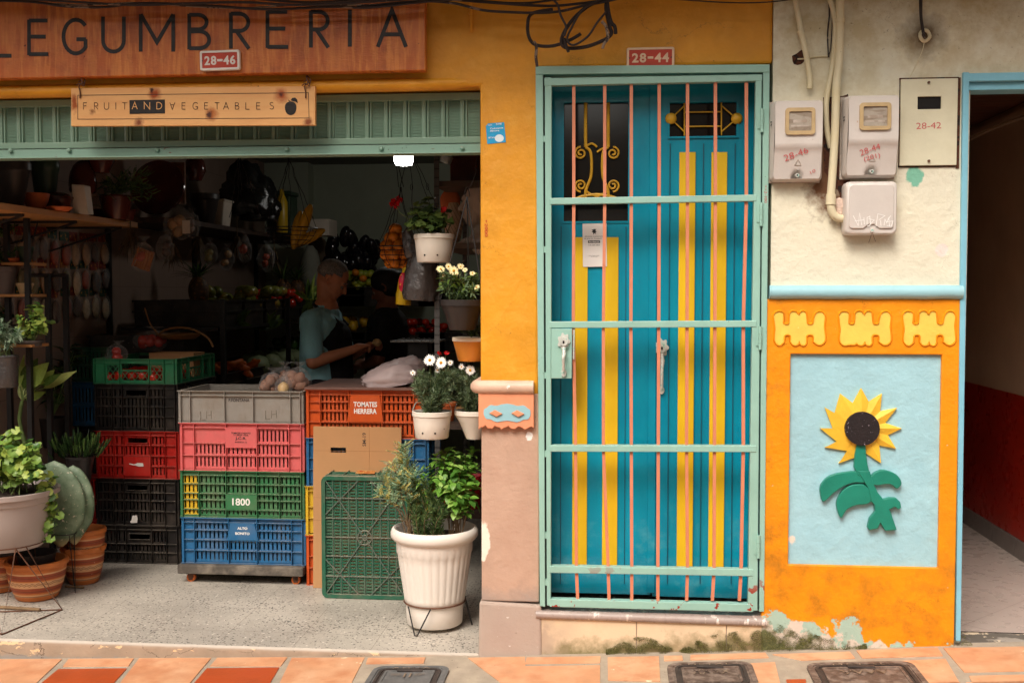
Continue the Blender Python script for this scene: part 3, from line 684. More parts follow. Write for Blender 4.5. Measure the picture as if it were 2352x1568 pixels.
mb = MB(); mb.tube([(fc.x, -.012, fc.z), (fc.x, -.032, fc.z)], .0655, 32); 
sd = mb.build('sunflower_centre', m_seed, cb, sharp=30)
def zl(pts): return [tuple(zoff(*p)[i] for i in (0, 2)) for p in pts]
st = [(690, 1218), (755, 1210), (760, 1290), (772, 1370), (790, 1440), (700, 1445), (672, 1380), (676, 1290)]
z6 = lambda zx, zy: W((1860 + zx * .32972) / 1.0629, (1150 + zy * .32972) / 1.0629, 0)
def zl6(pts): return [tuple(z6(*p)[i] for i in (0, 2)) for p in pts]
def smooth2(P, n=5): return [(v.x, v.y) for v in curve_pts([Vector((p[0], p[1], 0)) for p in P], n)]
mb = MB(); mb.prism(zl(st), -.020, .003); mb.build('sunflower_stem', m_leafp, cb, bevel=.003)
mb = MB()
lv = [[(735, 20), (690, -5), (560, 10), (480, 40), (430, 100), (428, 160), (450, 220), (520, 160), (600, 105), (680, 78), (745, 80), (790, 60)],
      [(745, 90), (660, 95), (590, 140), (550, 210), (550, 270), (580, 340), (620, 280), (690, 245), (760, 238), (800, 215), (830, 150)],
      [(790, 40), (830, 5), (880, -15), (940, -5), (990, 20), (1020, 60), (1022, 95), (990, 122), (950, 92), (900, 90), (850, 98), (800, 90)]]
for i, L in enumerate(lv): mb.prism(smooth2(zl6(L), 4), -.018 - i * .0011, .003)
L = [(700, -10), (790, -10), (815, 80), (850, 150), (890, 200), (940, 188), (985, 190), (1015, 220), (1022, 262), (1000, 275), (975, 255), (935, 275), (950, 310), (990, 425), (905, 432), (868, 372), (850, 415), (785, 428), (775, 405), (790, 340), (830, 290), (825, 240), (800, 215), (780, 120)]
mb.prism(zl6(L), -.0222, .003)
mb.build('sunflower_leaves', m_leafp, cb, bevel=.004)
# blue door frame and hallway
frm = root('x', 'x', 'x'); bpy.data.objects.remove(frm)
mb = MB()
c = [W(2196, 1472, -.02), W(2207, 1472, -.02), W(2228, 190, -.02), W(2212, 166, -.02)]
mb.hexa([c[0], c[1], c[1] + Vector((0, .13, 0)), c[0] + Vector((0, .13, 0)), c[3], W(2227, 166, -.02), W(2227, 166, -.02) + Vector((0, .13, 0)), c[3] + Vector((0, .13, 0))])
mb.build('door_frame', m_frame, cb, bevel=.003)
mb = MB(); zt = W(2290, 167, -.02).z; zl_ = W(2290, 186, -.02).z; mb.box(c[3].x, XR, -.0195, .10, zl_, zt + .0); mb.box(c[2].x + .001, XR, .001, .10, zl_ - .03, zl_ - .0005); mb.build('door_frame', m_frame, cb, bevel=.003)
ZH = .085; XH = 2.10
mb = MB(); mb.box(XH, XH + .05, .2, 5, .93, 2.75); mb.box(1.2, 1.36, .2, 5, ZH, 2.75); mb.box(1.2, XH, 5, 5.05, ZH, 2.75); mb.build('hall_wall', m_hallw, cb, fix=False)
mb = MB(); mb.box(XH - .004, XH + .05, .2, 5, ZH + .1, .93); mb.box(1.36, XH - .004, 4.97, 5, ZH + .1, .93); mb.build('wainscot', m_dkred, cb, fix=False)
mb = MB()
y = .2
while y < 4.9: mb.box(XH - .012, XH + .05, y + .002, min(y + .33, 4.95), ZH - .01, ZH + .097); y += .332
mb.build('skirting', m_hbase, cb)
mb = MB(); mb.box(1.2, XH + .1, .2, 5, 2.44, 2.5); mb.build('hall_ceiling', m_hdark, cb)
mb = MB(); mb.tube(curve_pts([W(2369 / 1.063, 336 / 1.063, 2.08 + 0) if False else Vector((XH - .012, 5, 2.36)), Vector((XH - .014, 3, 2.35)), Vector((XH - .012, 2, 2.37)), Vector((XH - .012, 1, 2.35)), Vector((XH - .012, .3, 2.36))]), .008, 8); mb.box(XH - .03, XH - .001, .25, 5, 2.375, 2.40)
mb.build('cable_batten', m_hallw, cb)
mb = MB(); mb.box(1.33, XR, .0, .21, -.3, ZH - .001)
m_step = mat('worn_cement_step', C(176, 166, 155, .8), .9, .1, 5, .003, 50, coord='world', layers=(lambda n: (n.m('MULTIPLY', n.mr(n.xyz(2), .055, .085, 0, 1), n.mr(n.noise(8, 6), .42, .5)), C(98, 92, 84)), chips(9, .62, C(214, 196, 170), off=(2, 3, 1))))
mb.build('doorstep', m_step, cb, bevel=.012)
mb = MB(); mb.box(XH + .05, XR, .01, .19, -.3, 3); mb.build('wall', m_cream, cb)
m_halltile = mat('hall_floor_tile', C(206, 190, 180, .8), .3, .05, 3, 0, coord='world', layers=(
    lambda n: (n.m('MAXIMUM', n.mr(n.m('PINGPONG', n.m('ADD', n.m('MULTIPLY', n.xyz(0), .72), n.m('MULTIPLY', n.xyz(1), .70)), .21), 0, .0025, 1, 0), n.mr(n.m('PINGPONG', n.m('SUBTRACT', n.m('MULTIPLY', n.xyz(0), .72), n.m('MULTIPLY', n.xyz(1), .70)), .21), 0, .0025, 1, 0)), C(120, 104, 96)),))
mb = MB(); mb.face([(1.3, .205, ZH), (XH, .205, ZH), (XH, 5, ZH), (1.3, 5, ZH)]); struct(mb.build('hall_floor', m_halltile))

# ------------------------------------------------------------------ shop floor, threshold, pavement, street
m_terr = mat('terrazzo', C(198, 189, 176, .88), .5, .04, 3, .0003, 60, coord='world', layers=(
    veil(2.2, .4, .6, .55, C(158, 150, 140, .85), off=(3, 2, 0)),
    lambda n: (n.m('MULTIPLY', n.mr(n.voro(75), .30, .38, 1, 0), n.mr(n.m('ADD', n.noise(60, 2), n.mr(n.noise(2.4, 3, off=(3, 2, 0)), .45, .65, -.03, .10)), .5, .53)), C(96, 92, 88, .85)),
    lambda n: (n.m('MULTIPLY', n.mr(n.voro(60), .28, .36, 1, 0), n.mr(n.noise(50, 2, off=(4, 1, 0)), .56, .6)), C(226, 218, 205, .9)),
    chips(140, .64, C(110, 104, 98)), chips(16, .72, C(120, 104, 90), k=(1, 1, 1), off=(2, 5, 0)),
    lambda n: (n.m('MAXIMUM', n.mr(n.m('PINGPONG', n.m('ADD', n.xyz(0), n.m('MULTIPLY', n.xyz(1), .0)), .165), 0, .0016, 1, 0), n.mr(n.m('PINGPONG', n.m('ADD', n.xyz(1), .14), .165), 0, .0016, 1, 0)), C(112, 100, 90))))
mb = MB(); mb.face([(XL - .1, -.0, 0), (XO + .08, -.0, 0), (XO + .08, 7, 0), (XL - .1, 7, 0)]); mb.face([(-3.6, 0, 0), (XL - .1, 0, 0), (XL - .1, .22, 0), (-3.6, .22, 0)])
struct(mb.build('shop_floor', m_terr, fix=False))
m_thr = mat('worn_threshold_cement', C(174, 150, 128, .82), .9, .1, 6, .003, 45, coord='world', big=(12, 2), layers=(
    veil(7, .42, .6, .7, C(158, 138, 118, .85)), chips(8, .60, C(214, 180, 140), off=(3, 1, 1), k=(1, 1, 2.2)), chips(60, .68, C(100, 85, 70)),
    bottom(-.1, -.03, 18, C(150, 142, 134, .85), .4, .1), lambda n: (n.m('MULTIPLY', n.mr(n.voro(3.2, 'DISTANCE_TO_EDGE', 'Distance', (1, 1, 3)), 0, .012, 1, 0), n.mr(n.noise(6, 3, off=(5, 5, 5)), .42, .5)), C(84, 70, 60)), lambda n: (n.mr(n.xyz(2), -.012, -.004, 0, .8), C(206, 196, 184, .88))))
mb = MB(); n = 60; rows = [[], [], [], []]
for i in range(n + 1):
    x = -3.6 + (XO + .03 + 3.6) * i / n; j = .004 * mnoise.noise(Vector((x * 9, 0, 0)))
    rows[0].append((x, -.0, -.0)); rows[1].append((x, -.010 + j, -.004)); rows[2].append((x, -.016 + j * 2, -.02)); rows[3].append((x, -.020 + j, -.2))
mb.grid(rows, 0, True); struct(mb.build('threshold', m_thr, fix=False, sharp=60))
m_grout = mat('pavement_mortar', C(184, 168, 148, .85), .95, .1, 8, .003, 60, coord='world', layers=(veil(9, .4, .6, .6, C(160, 146, 130, .85)), chips(50, .68, C(110, 96, 84))))
m_clay = mat('orange_clay_tile', C(222, 160, 118, .84), .62, .10, 6, .0012, 50, coord='world', layers=(veil(4, .42, .62, .75, C(232, 184, 146, .84)), veil(9, .5, .7, .6, C(206, 130, 86, .8)), chips(16, .69, C(238, 214, 180)), chips(70, .7, C(150, 100, 70))))
m_red = mat('red_clay_tile', C(192, 82, 34, .82), .42, .12, 6, .0010, 50, coord='world', layers=(veil(6, .5, .7, .4, C(168, 60, 24, .8)), chips(60, .71, C(232, 190, 160))))
def pz(x, y): return zp(x)
def slab(mb, quad, m, h=.0035):
    P = [(Vector((p[0], p[1], pz(p[0], p[1])))) for p in quad]
    mb.hexa([p + Vector((0, 0, -.01)) for p in P] + [p + Vector((0, 0, h)) for p in P], m)
pv = MB(); xx = [-9 + .5 * i for i in range(37)]
rows = [[(x, y, pz(x, y)) for x in xx] for y in (-1.4, .02)]
pv.grid(rows, 0, True)
def gq(px, py): 
    p = G(px, py, 0); 
    for _ in range(3): p = G(px, py, zp(p.x))
    return (p.x, p.y)
def tile(c, m): slab(pv, [gq(*q) for q in c], m)          # corners bl, br, tr, tl
# visible tiles measured on the pavement, front row continues towards the street
k = lambda x, y: ((x * .5315) / 1.0629, (1400 + y * .5315) / 1.0629)
TL = [((-60, 395), (285, 393), (165, 505), (-180, 510), 1), ((315, 393), (615, 390), (590, 425), (288, 428), 1), ((268, 440), (583, 436), (515, 512), (180, 512), 2),
      ((640, 390), (970, 388), (865, 512), (545, 512), 1), ((998, 388), (1320, 385), (1290, 425), (965, 425), 1), ((950, 436), (1283, 432), (1235, 512), (885, 512), 2),
      ((1340, 388), (1675, 386), (1610, 512), (1280, 512), 1), ((1690, 388), (1955, 386), (1945, 412), (1680, 415), 1), ((2150, 388), (2410, 384), (2420, 512), (2300, 502), 1)]
for t in TL: tile([k(*t[3]), k(*t[2]), k(*t[1]), k(*t[0])], t[4])
k3 = lambda x, y: ((1160 + x * .39344) / 1.0629, (1050 + y * .39344) / 1.0629)
TR = [((320, 1412), (778, 1404), (775, 1445), (310, 1452), 1), ((300, 1466), (775, 1460), (775, 1600), (285, 1600), 1), ((822, 1410), (1140, 1404), (1148, 1560), (825, 1553), 1), ((1172, 1402), (1285, 1400), (1290, 1428), (1172, 1432), 1),
      ((1335, 1396), (1800, 1382), (1822, 1412), (1335, 1428), 1), ((1702, 1448), (1860, 1440), (1900, 1600), (1730, 1600), 1)]
for t in TR: tile([k3(*t[3]), k3(*t[2]), k3(*t[1]), k3(*t[0])], t[4])
k6 = lambda x, y: ((1860 + x * .32972) / 1.0629, (1150 + y * .32972) / 1.0629)
TS = [((80, 1358), (650, 1338), (690, 1386), (300, 1402), 1), ((700, 1330), (1300, 1308), (1340, 1368), (745, 1385), 1), ((1345, 1312), (1960, 1300), (1960, 1480), (1500, 1490), 1), ((1020, 1408), (1360, 1392), (1470, 1580), (1120, 1590), 1), ((1535, 1518), (1960, 1508), (1960, 1600), (1570, 1600), 1),
      ((180, 1545), (325, 1542), (330, 1600), (190, 1600), 2)]
for t in TS: tile([k6(*t[3]), k6(*t[2]), k6(*t[1]), k6(*t[0])], t[4])
# the rest of the pavement towards the kerb and beyond the picture
for row, y in enumerate((-.72, -1.05, -1.38)):
    x = -8 + .1 * row
    while x < 8:
        if row or True: slab(pv, [(x, y), (x + .31, y), (x + .31, y + .31), (x, y + .31)], 2 if random.random() < .15 else 1)
        x += .33
for x0 in [-8 + .33 * i for i in range(14)] + [2.2 + .33 * i for i in range(17)]:
    if x0 < -3.2 or x0 > 2.1: slab(pv, [(x0, -.38), (x0 + .31, -.38), (x0 + .31, -.05), (x0, -.05)], 1)
struct(pv.build('pavement', [m_grout, m_clay, m_red], fix=False, bevel=0))
mb = MB(); n = 36; mb.grid([[(x, -1.4, zp(x) - .0) for x in xx], [(x, -1.55, zp(x)) for x in xx], [(x, -1.56, zp(x) - .13) for x in xx]], 0, False); struct(mb.build('kerb', m_grout, fix=False))
m_asph = mat('street_paving', C(120, 115, 108, .6), .9, .15, 3, .003, 40, coord='world')
mb = MB(); xg = [-60 + 5 * i for i in range(25)]; zg = lambda x: max(min(x, 9), -9) * .045 - .16
mb.grid([[(x, y, zg(x)) for x in xg] for y in (-60, -30, -8, -1.55)], 0, True); struct(mb.build('street', m_asph, fix=False))
# moss along the foot of the riser and the plinth: many tiny tufts that thin out at the edge
def mosspatch(pts, y, label, n, seed):
    random.seed(seed); mb = MB(); P = curve_pts([Vector((p[0], p[1], 0)) for p in pts], 8)
    def top(px):
        for i in range(len(P) - 1):
            if P[i].x <= px <= P[i + 1].x: return P[i].y + (P[i + 1].y - P[i].y) * (px - P[i].x) / max(P[i + 1].x - P[i].x, 1e-6)
        return None
    x0, x1 = P[0].x, P[-1].x
    for _ in range(n):
        px = random.uniform(x0, x1); t = top(px)
        if t is None: continue
        a = W(px, t, y); zb_ = zp(a.x); hh = a.z - zb_
        if hh < .003: continue
        v = random.random() ** .9; z = zb_ + v * hh * 1.06; k = mnoise.noise(Vector((a.x * 22, z * 40, seed)))
        if random.random() > min(max((k + .42 - 1.1 * max(v - .45, 0)) * 2.2, .0), 1): continue
        yy = y - .001 - (1 - v) * .014 * (1 + k); s_ = random.uniform(.0012, .0034)
        c = Vector((a.x, yy, z)); u = Vector((random.uniform(-1, 1), -.6, random.uniform(-.2, 1.2))).normalized() * s_; w_ = Vector((random.uniform(-1, 1), random.uniform(-.5, .3), random.uniform(-1, 1))).normalized() * s_ * .7
        mb.face([c - w_, c + w_, c + u], random.choice((0, 0, 1, 1, 2)))
    o = mb.build('moss', [m_moss, simple('moss_bright', C(150, 146, 84, .85), .9), simple('moss_dark', C(92, 88, 54, .8), .95)], None, fix=False); o['kind'] = 'stuff'; tag(o, label, 'moss')
mosspatch([(1392, 1492), (1405, 1480), (1440, 1469), (1475, 1463), (1510, 1468), (1540, 1482), (1560, 1488), (1600, 1472), (1650, 1457), (1720, 1448), (1755, 1446)], -.0125, 'dark green moss creeping up the cream tiles below the blue door', 26000, 2)
mosspatch([(1757, 1440), (1775, 1432), (1800, 1440), (1835, 1452), (1880, 1460), (1910, 1464), (1960, 1474), (1990, 1478)], -.0145, 'mossy crust at the left foot of the orange plinth', 14000, 3)
mosspatch([(2195, 1464), (2206, 1452), (2222, 1462), (2232, 1474)], -.002, 'small tuft of moss at the foot of the pale blue door frame', 900, 4)
# building across the street (it shades and lights the fronts)
m_opp = mat('opposite_plaster', C(214, 200, 176, .85), .8, .05, 1, 0, coord='world')
ob = root('house_across', 'plain pale house on the far side of the street', 'building', (0, -8, 0))
mb = MB(); cells_wall(mb, [-14, -9, -3, 3, 9, 14], [-.8, 5.2], [(-7, -6, .2, 2.4), (-1, .2, .2, 2.3), (5, 6, .2, 2.4), (-7, -6, 3.4, 4.6), (-1, .2, 3.4, 4.6), (5, 6, 3.4, 4.6)], -8.4, -8.0); mb.build('wall', m_opp, ob, fix=False)
mb = MB(); mb.hexa([(-14.3, -11, 5.2), (14.3, -11, 5.2), (14.3, -7.5, 5.2), (-14.3, -7.5, 5.2), (-14.3, -11, 6.4), (14.3, -11, 6.4), (14.3, -7.6, 5.35), (-14.3, -7.6, 5.35)]); mb.build('roof', mat('roof_tile_clay', C(150, 84, 60), .9, coord='world'), ob)
# ------------------------------------------------------------------ wooden signs
def arc(cx, cy, rx, ry, a0, a1, n=14): return [(cx + rx * math.cos(R(a0 + (a1 - a0) * i / n)), cy + ry * math.sin(R(a0 + (a1 - a0) * i / n))) for i in range(n + 1)]
GL = {   # stroke letters in a unit box
 'L': [[(0, 1), (0, 0)], [(0, .02), (.55, .02)]], 'E': [[(0, 1), (0, 0)], [(0, .97), (.55, .97)], [(0, .52), (.5, .52)], [(0, .03), (.58, .03)]], 'F': [[(0, 1), (0, 0)], [(0, .97), (.52, .97)], [(0, .52), (.45, .52)]],
 'G': [arc(.48, .5, .46, .5, 40, 325, 22), [(.5, .42), (.86, .42)], [(.84, .42), (.84, .16)]], 'U': [[(0, 1)] + arc(.36, .32, .36, .32, 180, 360, 12) + [(.72, 1)]],
 'M': [[(0, 0), (0, 1)], [(0, 1), (.47, .25), (.94, 1)], [(.94, 1), (.94, 0)]], 'B': [[(0, 0), (0, 1)], [(0, .97)] + arc(.25, .765, .22, .205, 90, -90, 10) + [(0, .56)], [(.05, .5)] + arc(.27, .27, .27, .24, 90, -90, 12) + [(0, .03)]],
 'R': [[(0, 0), (0, 1)], [(0, .97)] + arc(.24, .73, .26, .24, 90, -90, 12) + [(0, .49)], [(.16, .49), (.52, 0)]], 'I': [[(0, 1), (0, 0)]], 'A': [[(0, 0), (.42, 1), (.84, 0)], [(.16, .34), (.68, .34)]],
 'T': [[(0, .97), (.6, .97)], [(.3, .95), (.3, 0)]], 'N': [[(0, 0), (0, 1), (.62, 0), (.62, 1)]], 'D': [[(0, 0), (0, 1)], [(0, .97)] + arc(.2, .5, .42, .47, 90, -90, 14) + [(0, .03)]],
 'V': [[(0, 1), (.36, 0), (.72, 1)], [(.13, .66), (.59, .66)]], 'S': [arc(.27, .76, .22, .21, 40, 250, 10) + arc(.25, .26, .25, .25, 80, -150, 12)]}
m_board = mat('stained_orange_board', C(192, 98, 36, .85), .38, .16, 2, .0010, 60, coord='world', k=(.9, 1, 2.2), spec=.4, layers=(
    veil(5, .42, .62, .85, C(214, 122, 56, .82), k=(2.5, 1, .6)), veil(7, .5, .66, .5, C(140, 60, 22, .8), off=(7, 1, 3), k=(1, 1, 1.5)), veil(14, .48, .62, .8, C(224, 138, 62, .85), k=(3.5, 1, .4), off=(1, 0, 2)), veil(3, .48, .7, .45, C(150, 62, 30, .8), off=(4, 2, 1)),
    veil(60, .5, .8, .5, C(216, 130, 66), k=(1, 1, .08)), chips(40, .715, C(70, 34, 20)), lambda n: (n.mr(n.xyz(2), 2.34, 2.30, 0, .45), C(160, 66, 30, .8))))
m_let = mat('charred_black_letter', C(30, 22, 20, .9), .42, .3, 20, .0022, 45, coord='world', spec=.35)
YS = -.07
bs = root('sign_board', 'large stained orange wooden shop sign with carved black capitals', 'sign', W(500, 100, YS))
mb = MB()
a, b, c, d = W(-160, 184, YS), W(977, 162, YS), W(976, -60, YS), W(-160, -50, YS)
mb.hexa([a, b, b + Vector((0, .045, 0)), a + Vector((0, .045, 0)), d, c, c + Vector((0, .045, 0)), d + Vector((0, .045, 0))]); mb.build('board', m_board, bs, bevel=.004)
z1 = lambda x, y: (x / 3.8766, y / 3.8766); z2 = lambda x, y: (564.5 + x / 3.8766, y / 3.8766)
def letter(mb, ch, f, x0, yt, yb, wd, y, sw, m=0):     # zoom coordinates, drawn on the plane y
    for i, st_ in enumerate(GL[ch]):
        pts = [f(x0 + p[0] * wd, yb + (yt - yb) * p[1]) for p in st_]
        s_ = W(pts[0][0], pts[0][1], y); w3 = [(W(q[0], q[1], y).x, W(q[0], q[1], y).z) for q in pts]
        mb.ribbon([Vector(q) for q in w3], sw, y - .0003 * i, lambda v: (v.x, v.y), m)
mb = MB(); sw = 36 / 3.8766 / S(YS)
for (ch, f, x0, yt, yb, wd) in (('L', z1, -205, 180, 505, 560), ('E', z1, 258, 176, 494, 300), ('G', z1, 560, 178, 478, 240), ('U', z1, 917, 150, 462, 258), ('M', z1, 1253, 130, 462, 308), ('B', z1, 1685, 125, 442, 330), ('R', z1, 2056, 115, 436, 310),
        ('E', z2, 193, 98, 430, 320), ('R', z2, 580, 98, 426, 300), ('I', z2, 927, 88, 418, 1), ('A', z2, 1175, 92, 420, 300)):
    mb = MB(); letter(mb, ch, f, x0, yt, yb, wd, YS - .0012, sw); mb.build('carved_letter', m_let, bs, fix=False)

m_pine = mat('knotty_pine', C(234, 176, 112, .86), .45, .05, 3, .0003, 60, coord='world', layers=(
    veil(10, .45, .7, .4, C(222, 150, 86, .85), k=(.5, 1, 4)),
    *[spot((W(*z1(x, y), -.05).x, -.05, W(*z1(x, y), -.05).z), r0 * .3, r0, c, .03, 40, (1, 0, kz)) for (x, y, r0, c, kz) in (
        (1370, 835, .034, C(150, 66, 24), 1), (1350, 800, .013, C(60, 34, 26), 1), (655, 920, .018, C(150, 74, 30), .4), (1235, 1090, .024, C(120, 62, 34), 1), (1880, 1020, .03, C(166, 92, 44), .9), (1862, 1020, .014, C(74, 44, 36), .8), (815, 990, .014, C(130, 80, 44), .7), (2500, 850, .034, C(160, 74, 34), .9), (2495, 845, .012, C(90, 50, 40), 1), (2740, 1090, .024, C(130, 70, 40), 1))]))
YB2 = -.045; hb = root('hanging_board', 'pale knotty pine board reading fruit and vegetables hung from two hooks', 'sign', W(444, 245, YB2))
mb = MB(); a, b, c, d = W(163, 290, YB2), W(724, 288, YB2), W(724, 198, YB2), W(163, 203, YB2); q = Vector((0, .02, 0))
mb.hexa([a, b, b + q, a + q, d, c, c + q, d + q]); mb.build('board', m_pine, hb, bevel=.002)
mb = MB(); t = .0022
to = lambda x, y, f=z1: (W(*f(x, y), YB2 - .001).x, W(*f(x, y), YB2 - .001).z)
cr = [to(692, 850), to(558, 827, z2), to(563, 1052, z2), to(692, 1063)]
mb.ribbon([Vector(p) for p in cr], t, YB2 - .0008, lambda v: (v.x, v.y), 0, closed=True)
p0 = to(1152, 893); p1 = to(1470, 1011)
mb.face([(p0[0], YB2 - .0012, p1[1]), (p1[0], YB2 - .0012, p1[1]), (p1[0], YB2 - .0012, p0[1]), (p0[0], YB2 - .0012, p0[1])])
for ch, x, wd in (('F', 742, 60), ('R', 840, 62), ('U', 928, 56), ('I', 1031, 1), ('T', 1088, 75), ('V', 1512, 62), ('E', 1620, 56), ('G', 1716, 52), ('E', 1820, 58), ('T', 1912, 70), ('A', 1988, 58), ('B', 2095, 62), ('L', 2188, 60), ('E', 2284, 60)):
    letter(mb, ch, z1, x, 914, 976, wd, YB2 - .0014, .0022)
for ch, x, wd in (('S', 2400, 72),): letter(mb, ch, z1, x, 912, 974, wd, YB2 - .0014, .0022)
pts = [(400 + 55 * math.cos(t) * (1 - .06 * math.cos(2 * t)), 955 + (72 if math.sin(t) > 0 else 50) * math.sin(t)) for t in [2 * PI * i / 28 for i in range(28)]]
P = [to(x, y, z2) for x, y in pts]; mb.face([(p[0], YB2 - .0012, p[1]) for p in P])
P = [to(x, y, z2) for x, y in ((400, 895), (412, 875), (440, 870), (458, 888), (464, 920), (440, 905), (420, 903))]; mb.face([(p[0], YB2 - .0015, p[1]) for p in P])
mb.ribbon([Vector(to(x, y, z2)) for x, y in ((380, 893), (395, 905), (402, 915))], .003, YB2 - .0018, lambda v: (v.x, v.y))
mb.build('lettering', m_let, hb, fix=False)
mb = MB()
for ch, x, wd in (('A', 1176, 56), ('N', 1284, 80), ('D', 1396, 72)): mb = MB(); letter(mb, ch, z1, x, 912, 974, wd, YB2 - .0022, .003); mb.build('pale_letter', m_pine, hb, fix=False)
for px in (185, 703):
    mb = MB(); h = lambda x, y, yy: W(x, y, yy)
    mb.tube(curve_pts([h(px + 1, 176, 0), h(px + 1, 180, -.05), h(px + 4, 190, -.06), h(px - 3, 198, -.055), h(px - 1, 212, -.051), h(px - 1, 226, -.049)]), .0028, 7)
    mb.tube(curve_pts([h(px - 9, 197, -.05), h(px - 2, 192, -.062), h(px + 8, 198, -.055), h(px + 4, 186, -.04), h(px - 5, 188, -.05)]), .0022, 6)
    mb.tube(curve_pts([h(px + 2, 174, -.03), h(px + 10, 184, -.045), h(px + 8, 195, -.05)]), .0026, 6)
    mb.build('hook', m_rust, hb)
# ---- number plates
m_redp = mat('red_plate_enamel', C(196, 60, 34, .88), .4, .08, 20, .0008, 200, coord='world', layers=(chips(90, .7, C(150, 50, 40)),))
m_whp = mat('white_plate_rim', C(238, 230, 222, .9), .35, .04, 20, .0003, 100, coord='world')
m_crp = mat('aged_ivory_rim', C(232, 200, 168, .9), .4, .08, 20, .0004, 100, coord='world', layers=(chips(70, .72, C(150, 90, 60)),))
def plate(cx, cy, w_, h_, y, txt_, m2, rot, label):
    c = W(cx, cy, y); k = 1 / S(y); w_ *= k; h_ *= k
    r = root('number_plate', label, 'number plate', c)
    T = lambda v: Vector((c.x + v[0] * math.cos(rot) - v[2] * math.sin(rot), c.y + v[1], c.z + v[0] * math.sin(rot) + v[2] * math.cos(rot)))
    def rr_(w2, h2, rad, n=5):
        P = []
        for sx, sz, a0 in ((1, 1, 0), (-1, 1, 90), (-1, -1, 180), (1, -1, 270)): P += [(sx * (w2 - rad) + rad * math.cos(R(a0 + 90 * i / n)), sz * (h2 - rad) + rad * math.sin(R(a0 + 90 * i / n))) for i in range(n + 1)]
        return P
    mb = MB(); P = rr_(w_ / 2, h_ / 2, .008); Q = rr_(w_ / 2 - .0085, h_ / 2 - .0085, .003); n = len(P); rows = []
    for L, yy in ((P, .012), (P, -.001), ([(p[0] * .985, p[1] * .97) for p in P], -.003), ([(p[0] * .99, p[1] * .98) for p in Q], -.003), (Q, .0005)): rows.append([T((p[0], yy, p[1])) for p in L])
    mb.grid(rows, 0, True, True); mb.build('rim', m2, r, sharp=50)
    mb = MB(); mb.face([T((p[0], .0003, p[1])) for p in Q]); mb.build('field', m_redp, r)
    mb = MB()
    for k_, (s_, off) in enumerate(((txt_[:2], -.245), ('-', .0), (txt_[3:], .245))):
        c2 = T((off * w_ * .97, 0, 0))
        if s_ == '-': mb.box(c2.x - .011, c2.x + .011, y - .0022, y + .0002, c2.z - .0045, c2.z + .0045, 0); continue
        mb.text(s_, TF(c2.x, y + .0002, c2.z, rot), h_ * .46, w_ * .30, bold=.03, ext=.0024, spacing=1.15)
    mb.build('numerals', m2, r, fix=False)
    for sx in (-1, 1):
        mb = MB(); q = T((sx * w_ * .435, .0, 0)); mb.tube([q, q + Vector((0, -.001, 0))], .0028, 10); mb.build('screw', m_dark, r)
plate(505, 139, 96, 46, YS - .016, '28-46', m_whp, R(.8), 'red number plate 28-46 with white rim on the big wooden sign')
plate(1494, 133, 107, 46, -.016, '28-44', m_crp, R(0), 'red number plate 28-44 with ivory rim above the gate')
# ---- sticker, marker writing, painted conduit stub
m_stk = simple('blue_sticker', C(40, 160, 210), .4); m_white = simple('white_print', C(225, 235, 240), .5)
mb = MB(); c = [W(1119, 331, -.002), W(1162, 327, -.002), W(1158, 281, -.002), W(1121, 284, -.002), W(1116, 290, -.002)]
mb.face([c[0], c[1], c[2], c[3], c[4]], 0)
for s_, px, py, h, wd in (("CUIDA", 1126, 288, 3, 9), ("DANE", 1146, 285.5, 4, 13), ("Cuéntanos", 1141, 295, 4, 30), ("#Censado", 1134, 316, 4.5, 24), ("Ahora", 1136, 301, 3.5, 22)):
    mb.text(s_, TF(W(px, py, 0).x, -.0032, W(px, py, 0).z, R(3)), h / S(0), wd / S(0), 1, bold=.02)
q = W(1147, 318, 0); mb.face([(q.x + .018 * math.cos(t), -.0030, q.z + .015 * math.sin(t)) for t in [i * .4 for i in range(16)]], 1)
st = mb.build('sticker', [m_stk, m_white], fix=False); tag(st, 'small torn blue sticker with white print on the mustard pillar', 'sticker')
mb = MB(); q = W(1117, 524); mb.text('+2000', TF(q.x, -.002, q.z, -PI / 2), .012, .068); o = mb.build('marker_writing', m_redink, bld, fix=False)
mb = MB(); mb.tube([W(1081, -40, -.012), W(1082, 62, -.012), W(1081, 74, -.006)], .006, 8); mb.tube([W(1081, 30, -.012), W(1081, 34, -.012)], .009, 8)
tag(mb.build('conduit', m_must), 'thin mustard painted conduit stub hanging right of the wooden sign', 'conduit')

# ------------------------------------------------------------------ cables along the top
m_cab = mat('black_cable_rubber', C(52, 40, 38, .8), .55, .25, 20, .0008, 60, coord='world', layers=(chips(25, .62, C(120, 100, 86), k=(.4, 1, 1)),))
m_cabg = mat('grey_weathered_cable', C(150, 128, 108, .75), .6, .3, 14, .0008, 60, coord='world', layers=(chips(20, .55, C(60, 46, 42)),))
def cable(label, pts, r, y=-.16, m=None, cat='cable', name='cable'):
    mb = MB(); P = []
    for i, p in enumerate(pts): P.append(W(p[0], p[1], p[2] if len(p) > 2 else y))
    mb.tube(curve_pts(P, 8), r * .84, 8); return tag(mb.build(name, m or m_cab), label, cat)
cable('lowest black cable sagging across the top of the wooden sign', [(-80, 2), (60, 4), (150, 15), (240, 17), (330, 8), (480, 14), (620, 22), (760, 16), (850, 18), (980, 4), (1100, -4)], .0062, -.15)
cable('thin grey cable winding along the top of the wooden sign', [(-80, -4), (90, 7), (200, 12), (320, 7), (450, 16), (560, 19), (700, 11), (850, 12), (960, 2), (1060, -6)], .0040, -.14, m_cabg)
cable('second black cable crossing in front of the sign top', [(-80, -8), (120, 2), (300, 12), (420, 9), (560, 6), (690, 12), (880, 3), (1000, -8)], .0060, -.17)
